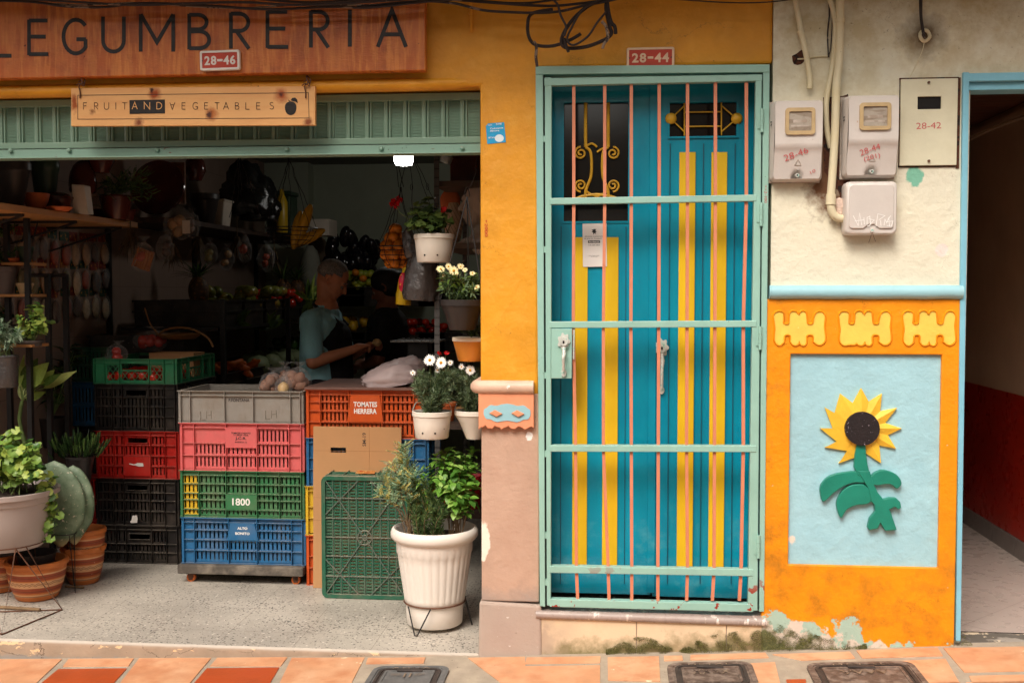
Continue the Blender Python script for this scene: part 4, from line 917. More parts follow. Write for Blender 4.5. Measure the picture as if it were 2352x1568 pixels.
cable('black cable running right from the sign to the knot of cut cables', [(560, -6), (700, 6), (860, -1), (1000, -2), (1120, 6), (1200, 12), (1270, 14), (1320, 10), (1392, 0), (1470, -20)], .0062, -.12)
cable('black cable dipping lowest between the sign and the cable knot', [(820, 17), (960, 4), (1040, 8), (1110, 24), (1180, 29), (1240, 30), (1290, 26), (1340, 14), (1400, 2), (1460, -14)], .0062, -.14)
cable('black cable arching just under the picture top', [(1000, -10), (1120, 4), (1200, 8), (1260, 2), (1330, -8)], .0055, -.10)
cable('thin black wire sagging under the picture top above the gate', [(1440, -10), (1580, 1), (1690, 7), (1780, 4), (1860, -8)], .0030, -.10)
m_tape = mat('ragged_black_tape', C(46, 34, 32, .8), .75, .3, 40, .003, 90, coord='world')
cable('big loop of cut black cable hanging over the gate', [(1400, -4), (1352, 14), (1312, 50), (1290, 90), (1300, 110), (1345, 108), (1388, 92), (1404, 78), (1400, 60), (1392, 20), (1396, -6)], .0085, -.13, m_tape)
cable('inner loop of black cable in the knot over the gate', [(1390, -6), (1340, 22), (1312, 66), (1303, 92), (1318, 104), (1350, 84), (1372, 52), (1392, 28)], .0050, -.15)
cable('thick drooping cable loop on the left of the knot', [(1270, 22), (1222, 32), (1212, 58), (1216, 88), (1232, 104), (1270, 106), (1310, 92), (1334, 78)], .0078, -.12, m_tape)
cable('frayed rope tail tied below the left cable loop', [(1226, 96), (1232, 108), (1231, 132), (1234, 153)], .0068, -.125, m_cabg)
cable('short cut cable end in the middle of the knot', [(1296, 88), (1300, 104), (1306, 120)], .0070, -.14, m_tape)
cable('cut cable tail hanging furthest right of the knot', [(1394, 0), (1398, 30), (1404, 52), (1412, 62), (1414, 78)], .0085, -.13, m_tape)
cable('grey frayed cable end among the right tails', [(1382, 50), (1392, 62), (1396, 88), (1388, 100), (1384, 112)], .0068, -.15, m_cabg)
cable('black strand crossing the upper part of the knot', [(1262, -6), (1280, 10), (1288, 36), (1300, 62), (1296, 84)], .0052, -.16)

# ------------------------------------------------------------------ meters, conduits on the cream wall
m_pvc = mat('cream_painted_conduit', C(226, 214, 180, .88), .5, .05, 6, .0008, 60, coord='world', layers=(chips(50, .7, C(110, 90, 60)), veil(6, .5, .75, .5, C(200, 180, 130))))
def conduit(label, pts, r, m=None, extra=None):
    mb = MB(); mb.tube(curve_pts([W(*p) for p in pts], 8), r, 12)
    for a, b in (extra or ()): mb.tube([W(*a), W(*b)], r * 1.22, 12)
    return tag(mb.build('conduit', m or m_pvc), label, 'conduit')
cy = -.03
conduit('short cream conduit stub ending in mid wall left of the meters', [(1822, -30, cy), (1834, 40, cy), (1841, 78, cy), (1852, 130, cy), (1860, 180, cy), (1860, 204, cy)], .0105, None, (((1836, 70, cy), (1843, 82, cy)),))
conduit('curved cream conduit passing behind the thick one', [(1890, -30, cy), (1910, 10, cy), (1919, 60, cy), (1914, 140, -.022), (1905, 190, -.02), (1898, 240, -.018), (1900, 300, -.018), (1908, 340, -.016)], .0105)
conduit('thick cream conduit running down between the meters to the lower box', [(1929, -30, -.04), (1929, 60, -.04), (1927, 140, -.04), (1921, 200, -.04), (1918, 300, -.04), (1912, 400, -.04), (1908, 460, -.04), (1912, 488, -.038), (1924, 500, -.035), (1945, 503, -.03)], .0155, None, (((1909, 446, -.04), (1908, 470, -.04)), ((1929, 44, -.04), (1929, 52, -.04))))
cable('thin black wire hanging beside the cream conduits', [(1902, -20), (1905, 30), (1901, 80), (1903, 132)], .0035, -.018)
cable('thin second black wire beside the cream conduits', [(1913, -20), (1912, 40), (1908, 110), (1903, 128)], .0022, -.02)
cable('short white wire coming out of the hole above the left meter', [(1832, 136), (1850, 135), (1880, 130), (1904, 130)], .0035, -.012, m_pvc)
m_brick = mat('crumbled_brick_hole', C(96, 56, 38, .8), .95, .3, 40, .008, 60, coord='world', layers=(chips(40, .55, C(40, 24, 18)),))
def hole(pts, y=-.0072, m=None, nm='broken_patch'):
    mb = MB(); P = smooth2([(W(p[0], p[1]).x, W(p[0], p[1]).z) for p in pts + pts[:1]], 3)[:-1]
    mb.face([(p[0] + random.uniform(-.001, .001), y, p[1] + random.uniform(-.001, .001)) for p in P]); return mb.build(nm, m or m_brick, cb, fix=False)
hole([(1818, 130), (1830, 124), (1840, 116), (1846, 124), (1846, 142), (1836, 150), (1822, 148)])
hole([(1890, 225), (1935, 222), (1950, 232), (1952, 400), (1945, 480), (1932, 470), (1925, 440), (1896, 400), (1892, 380), (1890, 300)], -.0068)
hole([(1940, 396), (2040, 398), (2034, 412), (1944, 410)], -.0066)
m_met = mat('grey_meter_plastic', C(212, 203, 196, .9), .42, .05, 6, .0006, 60, coord='world', layers=(
    veil(5, .5, .75, .4, C(196, 182, 170)), chips(80, .73, C(130, 110, 90)), chips(36, .72, C(180, 140, 110), off=(1, 2, 1), k=(1, 1, .4))))
m_metd = mat('grimy_meter_side', C(178, 160, 144, .85), .5, .12, 14, .0006, 60, coord='world', layers=(veil(20, .4, .6, .8, C(196, 184, 174)),))
m_win = mat('yellowed_meter_window_frame', C(200, 172, 128, .85), .4, .1, 20, .0004, 60, coord='world')
m_wing = mat('dusty_meter_glass', C(182, 170, 156, .8), .3, .12, 8, 0, 60, coord='world', layers=(lambda n: (n.mr(n.noise(30, 2, .5, (.3, 1, 2)), .5, .56, 0, .5), C(120, 98, 78)),))
def rrect(x0, x1, z0, z1, r, n=4):
    P = []
    for cx, cz, a0 in ((x1 - r, z1 - r, 0), (x0 + r, z1 - r, 90), (x0 + r, z0 + r, 180), (x1 - r, z0 + r, 270)): P += [(cx + r * math.cos(R(a0 + 90 * i / n)), cz + r * math.sin(R(a0 + 90 * i / n))) for i in range(n + 1)]
    return P
def meter(px0, px1, pyt, pyb, label, writing, tilt=0):
    y = -.095; x0, x1, z0, z1 = rect(px0, pyt, px1, pyb, y); H = z1 - z0; Wd = x1 - x0
    r = root('electricity_meter', label, 'electricity meter', ((x0 + x1) / 2, 0, z0))
    mb = MB(); n_ = 4; zm = z0 + H * .42
    B = rrect(x0 - .006, x1 + .006, z0 - .004, z1 + .004, .018); A = rrect(x0, x1, z0, z1, .016)
    def yy(z): return y if z > zm else y + .028 * ((zm - z) / (zm - z0)) ** .8 * (1 if z < zm - .01 else .3) + .006
    # hood: full depth above, sloping back below
    rows = [[(p[0], -.008, p[1]) for p in B], [(p[0], y * .45, p[1]) for p in B], [(p[0], y + .014 + (yy(p[1]) - y), p[1]) for p in A], [((p[0] - (x0 + x1) / 2) * .965 + (x0 + x1) / 2, y + (yy(p[1]) - y), (p[1] - (z0 + z1) / 2) * .975 + (z0 + z1) / 2) for p in A]]
    mb.grid(rows, 0, True, True)
    # front face as a grid following the same slope, with the thumb notch at the foot
    nx, nz = 22, 26; cx = (x0 + x1) / 2; rws = []
    for j in range(nz + 1):
        z = z0 + H * (.0125 + .975 * j / nz); row = []
        for i in range(nx + 1):
            u = -1 + 2 * i / nx; x = cx + u * Wd * .482
            dz = min(z - z0, z1 - z)
            if dz < .016 and abs(u) > .83: x = cx + u * Wd * .482 * (1 - .07 * (1 - dz / .016) * (abs(u) - .83) / .17)
            q = max(0, 1 - ((x - cx) / .024) ** 2 - ((z - z0) / .034) ** 2)
            row.append((x, yy(z) + .022 * min(q * 2.2, 1), z))
        rws.append(row)
    mb.grid(rws, 0, True); body = mb.build('housing', [m_met], r, sharp=50, fix=False)
    mb = MB(); mb.box(x0 - .012, x1 + .004, -.012, -.0065, z0 - .008, z1 + .008); mb.build('back_plate', m_metd, r, bevel=.004)
    wx0, wx1, wz0, wz1 = x0 + Wd * .22, x0 + Wd * .83, z0 + H * .56, z0 + H * .90
    mb = MB(); P = rrect(wx0, wx1, wz0, wz1, .012); Q = rrect(wx0 + .014, wx1 - .014, wz0 + .014, wz1 - .014, .004)
    mb.grid([[(p[0], y + .001, p[1]) for p in P], [(p[0], y - .0065, p[1]) for p in P], [(p[0] * .995 + .005 * (wx0 + wx1) / 2, y - .008, p[1]) for p in P], [(p[0], y - .008, p[1]) for p in Q], [(p[0], y - .002, p[1]) for p in Q]], 0, True, True)
    wn = mb.build('window', m_win, r, fix=False)
    mb = MB(); mb.face([(p[0], y - .0022, p[1]) for p in Q]); mb.build('pane', m_wing, wn, fix=False)
    mb = MB(); mb.box(wx0 + .022, wx1 - .022, y - .003, y - .0024, wz0 + .030, wz0 + .036); mb.box(wx0 + .03, wx1 - .03, y - .003, y - .0024, wz0 + .045, wz0 + .056); mb.build('dial_marks', m_metd, wn)
    mb = MB(); q = (cx, yy(z0 + .016) + .008, z0 + .016); mb.tube([q, (q[0], q[1] - .02, q[2])], [.008, .007], 14); mb.tube([(q[0], q[1] - .0201, q[2]), (q[0], q[1] - .0205, q[2])], .0035, 8, m=1); mb.build('seal_screw', [m_metal, m_dark], r)
    for k in range(2):
        mb = MB(); zz = z0 + H * (.70 + k * .04); mb.box(x0 - .0072, x0 - .0050, -.062, -.045, zz, zz + .004); mb.build('side_slot', m_dark, r)
    for (s_, u, v, h, wd, rot) in writing:
        mb = MB(); zz = z0 + H * v; 
        yy_ = yy(zz) - .0034
        slope = -(yy(zz + .01) - yy(zz - .01)) / .02
        bx, bz = x0 + Wd * u, zz; c_, s2 = math.cos(rot), math.sin(rot)
        mb.text(s_, lambda a, b, d: (bx + a * c_ - b * s2, yy_ - (a * s2 + b * c_) * slope, bz + a * s2 + b * c_), h, wd); mb.build('marker_writing', m_redpale, r, fix=False)
    mb = MB(); tx, tz = cx + .002, z0 + H * .215; yq = yy(tz) - .0015; sl = -(yy(tz + .01) - yy(tz - .01)) / .02
    T2 = lambda v: (tx + v[0], tz + v[1]); 
    for a, b in (((-.012, -.010), (0, .012)), ((0, .012), (.012, -.010)), ((.012, -.010), (-.012, -.010))):
        mb.tube([(tx + a[0], yq - a[1] * sl, tz + a[1]), (tx + b[0], yq - b[1] * sl, tz + b[1])], .0009, 5)
    mb.build('warning_mark', m_metd, r)
    return r
m_redpale = simple('faded_red_marker', C(196, 96, 96), .8)
meter(1778, 1891, 230, 411, 'left grey electricity meter marked 28-46 with a yellowed window', (('28-46', .46, .32, .024, .092, R(20)), ('10', .82, .10, .012, .02, R(30))))
meter(1947, 2066, 218, 402, 'grey electricity meter marked 28-44 (201) above the scribbled box', (('28-44', .45, .325, .022, .076, R(20)), ('(201)', .50, .225, .022, .060, R(14)), ('', 0, 0, 0, 0, 0))[:2])
# lower junction box
y = -.07; x0, x1, z0, z1 = rect(1943, 418, 2060, 537, y); r = root('junction_box', 'square grey junction box with white scribbled writing under the middle meter', 'junction box', ((x0 + x1) / 2, 0, z0))
mb = MB(); B = rrect(x0 - .004, x1 + .003, z0 - .003, z1 + .003, .02); A = rrect(x0, x1, z0, z1, .018)
mb.grid([[(p[0], -.006, p[1]) for p in B], [(p[0], y + .018, p[1]) for p in B], [(p[0], y + .004, p[1]) for p in A], [((p[0] - (x0 + x1) / 2) * .97 + (x0 + x1) / 2, y, (p[1] - (z0 + z1) / 2) * .97 + (z0 + z1) / 2) for p in A]], 0, True, True)
mb.face([((p[0] - (x0 + x1) / 2) * .97 + (x0 + x1) / 2, y, (p[1] - (z0 + z1) / 2) * .97 + (z0 + z1) / 2) for p in A]); mb.build('housing', m_met, r, sharp=50)
cx = (x0 + x1) / 2; A = rrect(x0 + .012, x1 - .012, z0 + .02, z1 - .01, .012); A2 = []
for p in A: A2.append(p)
notch = [(cx - .03, z0 + .02), (cx - .02, z0 + .028), (cx - .01, z0 + .036), (cx + .01, z0 + .036), (cx + .02, z0 + .028), (cx + .03, z0 + .02)]
A2 = A[:15] + notch + A[15:]
mb = MB(); mb.prism(A2, y - .006, y + .001); mb.build('lid', m_met, r, bevel=.0025)
mb = MB(); mb.tube([(cx + .002, y + .002, z0 + .012), (cx + .002, y - .008, z0 + .012)], .006, 12); mb.build('screw', m_metal, r)
mb = MB(); mb.tube(curve_pts([(cx + .002, y - .006, z0 + .010), (cx - .003, y - .01, z0 - .012), (cx - .010, y - .008, z0 - .034)]), .0009, 5); mb.tube(curve_pts([(cx + .002, y - .006, z0 + .010), (cx + .008, y - .01, z0 - .012), (cx + .016, y - .008, z0 - .03)]), .0009, 5); mb.build('seal_wire', m_rust, r)
m_scr = simple('white_scribble', C(236, 232, 228), .6)
mb = MB(); sc_ = lambda x, yv: (W(1860 / 1.0629 + x * .43373 / 1.0629, yv * .43373 / 1.0629, y).x, W(1860 / 1.0629 + x * .43373 / 1.0629, yv * .43373 / 1.0629, y).z)
for st_ in ([(512, 1215), (540, 1270), (548, 1200), (560, 1268)], [(520, 1245), (575, 1238)], [(572, 1225), (575, 1265)], [(590, 1265), (590, 1225), (605, 1218), (610, 1265)], [(598, 1232), (630, 1240), (600, 1272), (592, 1270)], [(640, 1275), (650, 1205), (690, 1215), (655, 1240)], [(665, 1240), (668, 1272)], [(685, 1270), (690, 1235), (700, 1255), (712, 1225), (716, 1272)], [(722, 1215), (700, 1250), (735, 1245), (726, 1275), (700, 1274)]):
    mb.ribbon([Vector(sc_(*q)) for q in st_], .0026, y - .0068 - random.random() * .0004, lambda v: (v.x, v.y))
mb.build('scribble', m_scr, r, fix=False)
# flush meter cover 28-42
y = -.018; x0, x1, z0, z1 = rect(2068, 181, 2199, 380, y); r = root('meter_cover', 'flat cream metal cover marked 28-42 with a small dark window', 'cover plate', ((x0 + x1) / 2, 0, z0))
hx = rect(2108, 222, 2162, 251, y); mb = MB(); cells_wall(mb, [x0, x1], [z0, z1], [hx], y, -.008); mb.build('cover', mat('cream_cover_paint', C(226, 220, 192, .88), .6, .05, 5, .001, 50, coord='world', layers=(veil(4, .5, .7, .4, C(206, 196, 160, .85)), chips(60, .72, C(130, 110, 80)))), r, bevel=.002)
mb = MB(); mb.box(hx[0] - .004, hx[1] + .004, -.0078, -.0070, hx[2] - .004, hx[3] + .004); mb.build('opening', m_dark, r)
mb = MB()
for (a, b, c, d) in ((x0 - .004, x1 + .006, z1, z1 + .006), (x0 - .003, x0, z0 - .005, z1), (x1, x1 + .012, z0 - .012, z1 + .004), (x0 - .003, x1, z0 - .006, z0)): mb.box(a, b, -.0095, -.0064, c, d)
mb.build('rusty_edge', m_brick, r)
mb = MB(); q = W(2133, 289, y); mb.text('28-42', TF(q.x, y - .0006, q.z, R(1)), .024, .092); mb.build('marker_writing', m_redpale, r, fix=False)
for py in (190, 370):
    q = W(2133, py, y); mb = MB(); mb.tube([q, q + Vector((0, -.006, 0))], .005, 12); mb.build('screw', m_rust, r)
# insulator hole with wires
mb = MB(); q = W(2122, 84, 0); mb.tube([(q.x + .018 * math.cos(t), -.012 + .004 * math.sin(3 * t), q.z + .02 * math.sin(t)) for t in [i * .3927 for i in range(16)]], .007, 8, closed=True)
tag(mb.build('cable_insulator', m_pvc), 'round painted insulator ring around the wires above the flush cover', 'insulator')
for i in range(3): cable(('black wire dropping into the insulator ring, left strand', 'black wire dropping into the insulator ring, middle strand', 'black wire dropping into the insulator ring, right strand')[i], [(2112 + i * 3, -20), (2113 + i * 2, 30), (2116 + i * 2, 60), (2120 + i * 2, 80), (2124, 88)], .0032, -.03 - i * .006)
cable('thin cream wire running down from the insulator ring', [(2124, 92), (2118, 118), (2104, 150), (2090, 178)], .0018, -.008, m_pvc)
m_foam = mat('crumbly_filler', C(222, 196, 180), .95, .15, 50, .008, 60, coord='world')
q = W(1928, 476, -.02); mb = MB(); mb.sphere(q, (.022, .014, .032), 14, lump=.5, seed=3); tag(mb.build('filler_lump', m_foam), 'crumbling pinkish filler beside the junction box', 'filler')
# ---- paper notice on the door
m_pap = simple('white_paper', C(232, 224, 218, .9), .6); m_ink = simple('black_ink', C(30, 28, 28), .6)
mb = MB(); y = YD - .0105; a, b, c, d = W(1339, 613, y), W(1394, 612, y), W(1393, 513, y), W(1338, 514, y)
mb.hexa([a, b, b + Vector((0, .0008, 0)), a + Vector((0, .0008, 0)), d, c, c + Vector((0, .0008, 0)), d + Vector((0, .0008, 0))])
k2 = lambda x, yv: W((1160 + x * .39539) / 1.0629, (480 + yv * .39539) / 1.0629, y)
for s_, x, yv, h, wd, bo in (('¿Buscas materiales', 735, 246, 7, 118, .02), ('de arte en Guatapé?', 728, 259, 7, 108, .02), ('318 220 5464', 734, 299, 7, 70, .01), ('Horario de atención de lunes a', 735, 364, 5, 66, 0), ('domingo', 735, 371, 5, 40, 0)):
    q = k2(x, yv); mb.text(s_, TF(q.x, y - .0006, q.z), h * .372 / S(y), wd * .372 / S(y), 1, bold=bo)
q = k2(734, 279); s1, s2 = 37 * .372 / S(y), 8 * .372 / S(y); mb.face([(q.x - s1, y - .0005, q.z - s2), (q.x + s1, y - .0005, q.z - s2), (q.x + s1, y - .0005, q.z + s2), (q.x - s1, y - .0005, q.z + s2)], 1)
mb.text('Escríbenos', TF(q.x, y - .0009, q.z), s2 * 1.2, s1 * 1.7, 0, bold=.02)
q = k2(734, 215); P = [(0, 18), (5, 12), (14, 16), (8, 5), (16, -2), (9, -6), (12, -18), (3, -10), (-4, -20), (-6, -6), (-16, -4), (-7, 3), (-16, 12), (-5, 10)]
mb.face([(q.x + p[0] * .372 / S(y), y - .0006, q.z + p[1] * .372 / S(y)) for p in P], 1)
tag(mb.build('notice', [m_pap, m_ink], fix=False), 'white paper notice taped to the blue door behind the bars', 'notice')
# ---- manhole covers in the pavement
m_iron2 = mat('cast_iron_cover', C(112, 92, 82, .7), .55, .25, 20, .0012, 80, coord='world', layers=(veil(30, .45, .6, .6, C(150, 132, 120)),))
m_iron3 = mat('dark_cast_iron', C(72, 62, 58, .7), .6, .25, 20, .0012, 80, coord='world')
def cover(pl, pr, py_far, py_near, label, txt1, txt2, mA, mB_):
    a = G(pl, py_far, 0); b = G(pr, py_far, 0); zz = zp((a.x + b.x) / 2); a = G(pl, py_far, zz); b = G(pr, py_far, zz)
    cx = (a.x + b.x) / 2; wd = (b.x - a.x); y1 = a.y; dp = wd * .85; sl = .054 if cx > -.41 else .0375
    r = root('manhole_cover', label, 'manhole cover', (cx, y1 - dp / 2, zp(cx)))
    Z = lambda x, h: zp(x) + h
    def ringm(w0, d0, w1, d1, h0, h1, nm, m, rad):
        mb = MB(); P = rrect(cx - w0, cx + w0, y1 - dp / 2 - d0, y1 - dp / 2 + d0, rad); Q = rrect(cx - w1, cx + w1, y1 - dp / 2 - d1, y1 - dp / 2 + d1, rad * .7)
        mb.grid([[(p[0], p[1], Z(p[0], 0)) for p in P], [(p[0], p[1], Z(p[0], h0)) for p in P], [(q[0], q[1], Z(q[0], h0)) for q in Q], [(q[0], q[1], Z(q[0], h1)) for q in Q]], 0, False, True)
        mb.face([(q[0], q[1], Z(q[0], h1)) for q in Q]); return mb.build(nm, m, r, fix=False)
    w2, d2 = wd / 2, dp / 2
    ringm(w2, d2, w2 - .02, d2 - .02, .010, .006, 'rim', mA, .05); ringm(w2 - .028, d2 - .028, w2 - .04, d2 - .04, .010, .0065, 'inner_rim', mB_, .035); ringm(w2 - .052, d2 - .055, w2 - .062, d2 - .065, .011, .008, 'plate', mA, .01)
    mb = MB(); yb = y1 - .032
    mb.text(txt1, lambda u, v, d: (cx + u, yb + v, Z(cx + u, .0125)), .014, wd * .5, spacing=1.3); 
    mb.text(txt2, lambda u, v, d: (cx + u, y1 - .115 + v, Z(cx + u, .0135)), .045, wd * .44); mb.build('lettering', m_cabg, r, fix=False)
    mb = MB(); hy = y1 - .058
    mb.hexa([(cx - .05, hy - .012, Z(cx, .008)), (cx + .05, hy - .012, Z(cx, .008)), (cx + .05, hy + .012, Z(cx, .008)), (cx - .05, hy + .012, Z(cx, .008)), (cx - .05, hy - .012, Z(cx, .016)), (cx + .05, hy - .012, Z(cx, .016)), (cx + .05, hy + .012, Z(cx, .016)), (cx - .05, hy + .012, Z(cx, .016))])
    mb.build('lifting_lug', mB_, r, bevel=.003)
cover(1531, 1722, 1521, 1570, 'cast iron cover with crosses in the pavement below the gate', 'METAL', 'XXXX', m_iron2, m_iron3)
cover(1848, 2086, 1519, 1570, 'rightmost cast iron cover with zigzag pattern in the pavement', 'METAL', 'VVVV', m_iron2, m_iron3)
cover(862, 1038, 1530, 1570, 'dark grey concrete-edged cover in the pavement below the white planter', 'AGUA', '=||=', mat('grey_cover_rim', C(120, 118, 116, .7), .7, .2, 20, .001, 80, coord='world'), m_iron3)
# ------------------------------------------------------------------ crates
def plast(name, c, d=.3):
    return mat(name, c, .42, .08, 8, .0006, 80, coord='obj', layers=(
        lambda n: (n.mr(n.noise(9, 6, .65), .45, .7, 0, d), C(128, 112, 96)), chips(70, .70, C(180, 164, 146)), lambda n: (n.m('MULTIPLY', n.mr(n.m('ABSOLUTE', n.nz()), .6, .9, 0, d + .25), n.mr(n.noise(25, 3), .3, .6, .4, 1)), C(178, 164, 146)), lambda n: (n.mr(n.noise(40, 3, .6, (1, 1, .2)), .6, .75, 0, .35), C(90, 78, 68))))  # pale dust on level faces also paints highlights along the ribs
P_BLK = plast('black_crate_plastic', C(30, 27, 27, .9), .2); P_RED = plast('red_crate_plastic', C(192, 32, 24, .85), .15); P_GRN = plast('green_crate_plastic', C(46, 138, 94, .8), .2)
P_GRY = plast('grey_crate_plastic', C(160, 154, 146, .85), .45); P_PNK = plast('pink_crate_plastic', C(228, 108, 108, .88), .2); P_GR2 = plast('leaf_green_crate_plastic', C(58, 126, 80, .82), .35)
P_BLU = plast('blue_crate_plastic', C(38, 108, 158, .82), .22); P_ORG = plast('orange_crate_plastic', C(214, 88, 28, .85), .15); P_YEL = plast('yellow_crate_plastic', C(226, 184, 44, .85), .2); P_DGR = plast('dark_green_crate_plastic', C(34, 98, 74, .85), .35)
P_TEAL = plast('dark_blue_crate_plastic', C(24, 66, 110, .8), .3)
LW = simple('white_stencil', C(236, 232, 226), .6); LB = simple('black_stencil', C(50, 44, 44), .6)
def crate(label, loc, w_, d_, h_, m, rz=0, vr=(-.4, -.13, .13, .4), hr=(.35, .62), sol=(), plate=None, trap=False, txt=None, txc=None, hand=None, slots=True, corner=.045, group='stacked plastic produce crates', top=.024, m2=None, name='plastic_crate', base=True, pitch=.0205, sidef=True):
    r = root(name, label, 'crate', (0, 0, 0), 0, group); mb = MB(); t = .016
    def wall(L, T, front):
        def bx(s0, s1, n0, n1, z0, z1, k=0): mb.box(s0, s1, n0, n1, z0, z1, k, T)
        z0b, z1t = .012, h_ - top
        bx(-L / 2 - .0, L / 2, -.004, .0005, h_ - top, h_)                    # band
        bx(-L / 2 - t, L / 2 + t, .0005, t + .001, h_ - .004, h_); bx(-L / 2, L / 2, .0005, t - .002, h_ - top - .002, h_ - top + .0012)
        bx(-L / 2 - t, L / 2 + t, -.004, t * .6, 0, .004); bx(-L / 2, L / 2, -.004, .0, .004, z0b)
        for v in (-.5, *vr, .5):
            s0 = v * L - .0015; bx(s0, s0 + .003, .0, t - .0008, .004, h_ - .004)
        zs = [z0b] + [z0b + (z1t - z0b) * q for q in hr] + [z1t]
        vs = [-L / 2] + [v * L for v in vr] + [L / 2]
        for q in zs[1:-1]: bx(-L / 2, L / 2, .0, t - .0025, q - .0014, q + .0014)
        pl = plate if front else None
        for i in range(len(vs) - 1):
            for j in range(len(zs) - 1):
                a, b, c, d = vs[i], vs[i + 1], zs[j], zs[j + 1]
                if pl and a > pl[0] * L - .01 and b < pl[1] * L + .01 and c >= z0b + (z1t - z0b) * pl[2] - .004 and d <= z0b + (z1t - z0b) * pl[3] + .004: bx(a, b, -.003, .006, c, d, 0); continue
                k = 1 if (m2 and i < 1 and front) else 0
                if (i in (0, len(vs) - 2) and (b - a) < .07) or not slots or (i, j) in sol: bx(a, b, -.004, -.0006, c, d, k); continue
                if hand and front and hand[0] == (i, j): 
                    hw = min(.055, (b - a) * .42); cx = (a + b) / 2; cz = (c + d) / 2; hh = min(.014, (d - c) * .36)
                    bx(a, cx - hw, -.004, -.0006, c, d); bx(cx + hw, b, -.004, -.0006, c, d); bx(cx - hw, cx + hw, -.004, -.0006, c, cz - hh); bx(cx - hw, cx + hw, -.004, -.0006, cz + hh, d)
                    bx(cx - hw - .004, cx + hw + .004, -.0006, .008, cz + hh, cz + hh + .004); bx(cx - hw - .004, cx + hw + .004, -.0006, .008, cz - hh - .004, cz - hh); continue
                e = (d - c) * .13; bx(a, b, -.004, -.0006, c, c + e, k); bx(a, b, -.004, -.0006, d - e, d, k)
                n = max(int((b - a) / pitch), 1); p = (b - a) / n
                for q in range(n + 1):
                    s0 = a + (q - .5) * p + .0042; s1 = a + (q + .5) * p - .0042
                    s0 = max(s0, a); s1 = min(s1, b)
                    if s1 > s0: bx(s0, s1, -.004, -.0006, c + e, d - e, k)
    hw, hd = w_ / 2 - t, d_ / 2 - t
    wall(w_ - 2 * t, lambda p: Vector((p.x, -hd - p.y, p.z)), True)
    wall(w_ - 2 * t, lambda p: Vector((-p.x, hd + p.y, p.z)), False)
    wall(d_ - 2 * t, lambda p: Vector((hw + p.y, p.x, p.z)), False)
    wall(d_ - 2 * t, lambda p: Vector((-hw - p.y, -p.x, p.z)), False)
    if base: mb.box(-hw, hw, -hd, hd, .005, .009)
    mb.build('basket', [m, m2] if m2 else m, r, fix=False)
    L = w_ - 2 * t; z0b, z1t = .012, h_ - top
    if plate:
        pm = MB(); a, b, c, d = plate[0] * L, plate[1] * L, z0b + (z1t - z0b) * plate[2], z0b + (z1t - z0b) * plate[3]; k = .012 if trap else 0
        pm.prism([(a - k * .6, c + .003), (b + k * .6, c + .003), (b - k, d - .003), (a + k, d - .003)], -hd - t + .0015, -hd - .0062); pl = pm.build('label_panel', m, r, bevel=.001, fix=False)
    if txt:
        tm = MB(); cx, cz, yy = (0, (c + d) / 2, -hd - t + .0008) if plate else (0, h_ * .5, -hd - .001)
        for (s_, dx, dz, hh, ww, bo) in txt: tm.text(s_, TF(cx + dx, yy, cz + dz), hh, ww, bold=bo)
        tm.build('lettering', txc or LW, r, fix=False)
    r.location = loc; r.rotation_euler = (0, 0, rz); return r
def P0(px, py, y):  # foot of something at picture x on the shop floor plane of depth y
    v = W(px, py, y); return v
# ---- middle stack on the dolly
YM = .935; zw = lambda py, y: W(560, py, y).z
x0 = W(410, 1000, YM).x; x1 = W(697, 1000, YM).x; cxm = (x0 + x1) / 2; wm = x1 - x0; dm = .40
def lay(py): return zw(py, YM)
zb0, zb1, zb2, zb3, zb4 = lay(1296), lay(1190), lay(1082), lay(972), lay(898)
ym = YM + dm / 2
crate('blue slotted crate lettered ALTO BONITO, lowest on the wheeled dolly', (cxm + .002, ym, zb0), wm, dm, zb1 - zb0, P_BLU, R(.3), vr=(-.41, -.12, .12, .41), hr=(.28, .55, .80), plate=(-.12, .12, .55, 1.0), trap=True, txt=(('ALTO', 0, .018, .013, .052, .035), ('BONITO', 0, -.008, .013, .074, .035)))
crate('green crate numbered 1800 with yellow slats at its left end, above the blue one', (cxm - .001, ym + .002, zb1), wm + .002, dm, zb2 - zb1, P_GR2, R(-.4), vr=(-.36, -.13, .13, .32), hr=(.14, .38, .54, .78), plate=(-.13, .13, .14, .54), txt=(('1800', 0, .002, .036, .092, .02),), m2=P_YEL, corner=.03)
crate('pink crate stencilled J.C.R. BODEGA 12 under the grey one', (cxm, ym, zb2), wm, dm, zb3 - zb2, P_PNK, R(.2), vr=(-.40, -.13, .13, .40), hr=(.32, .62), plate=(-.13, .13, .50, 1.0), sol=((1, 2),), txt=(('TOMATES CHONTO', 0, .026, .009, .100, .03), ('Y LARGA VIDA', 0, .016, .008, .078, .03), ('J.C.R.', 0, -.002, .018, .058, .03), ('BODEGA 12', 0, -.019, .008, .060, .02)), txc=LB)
P_ = crate('plain grey crate marked P.FONTANA on top of the dolly stack', (cxm - .003, ym, zb3), wm + .004, dm, zb4 - zb3, P_GRY, R(-.2), vr=(-.42, -.13, .11, .42), hr=(), slots=False, txt=(('P.FONTANA', -.008, .034, .017, .108, .02),), txc=LB)

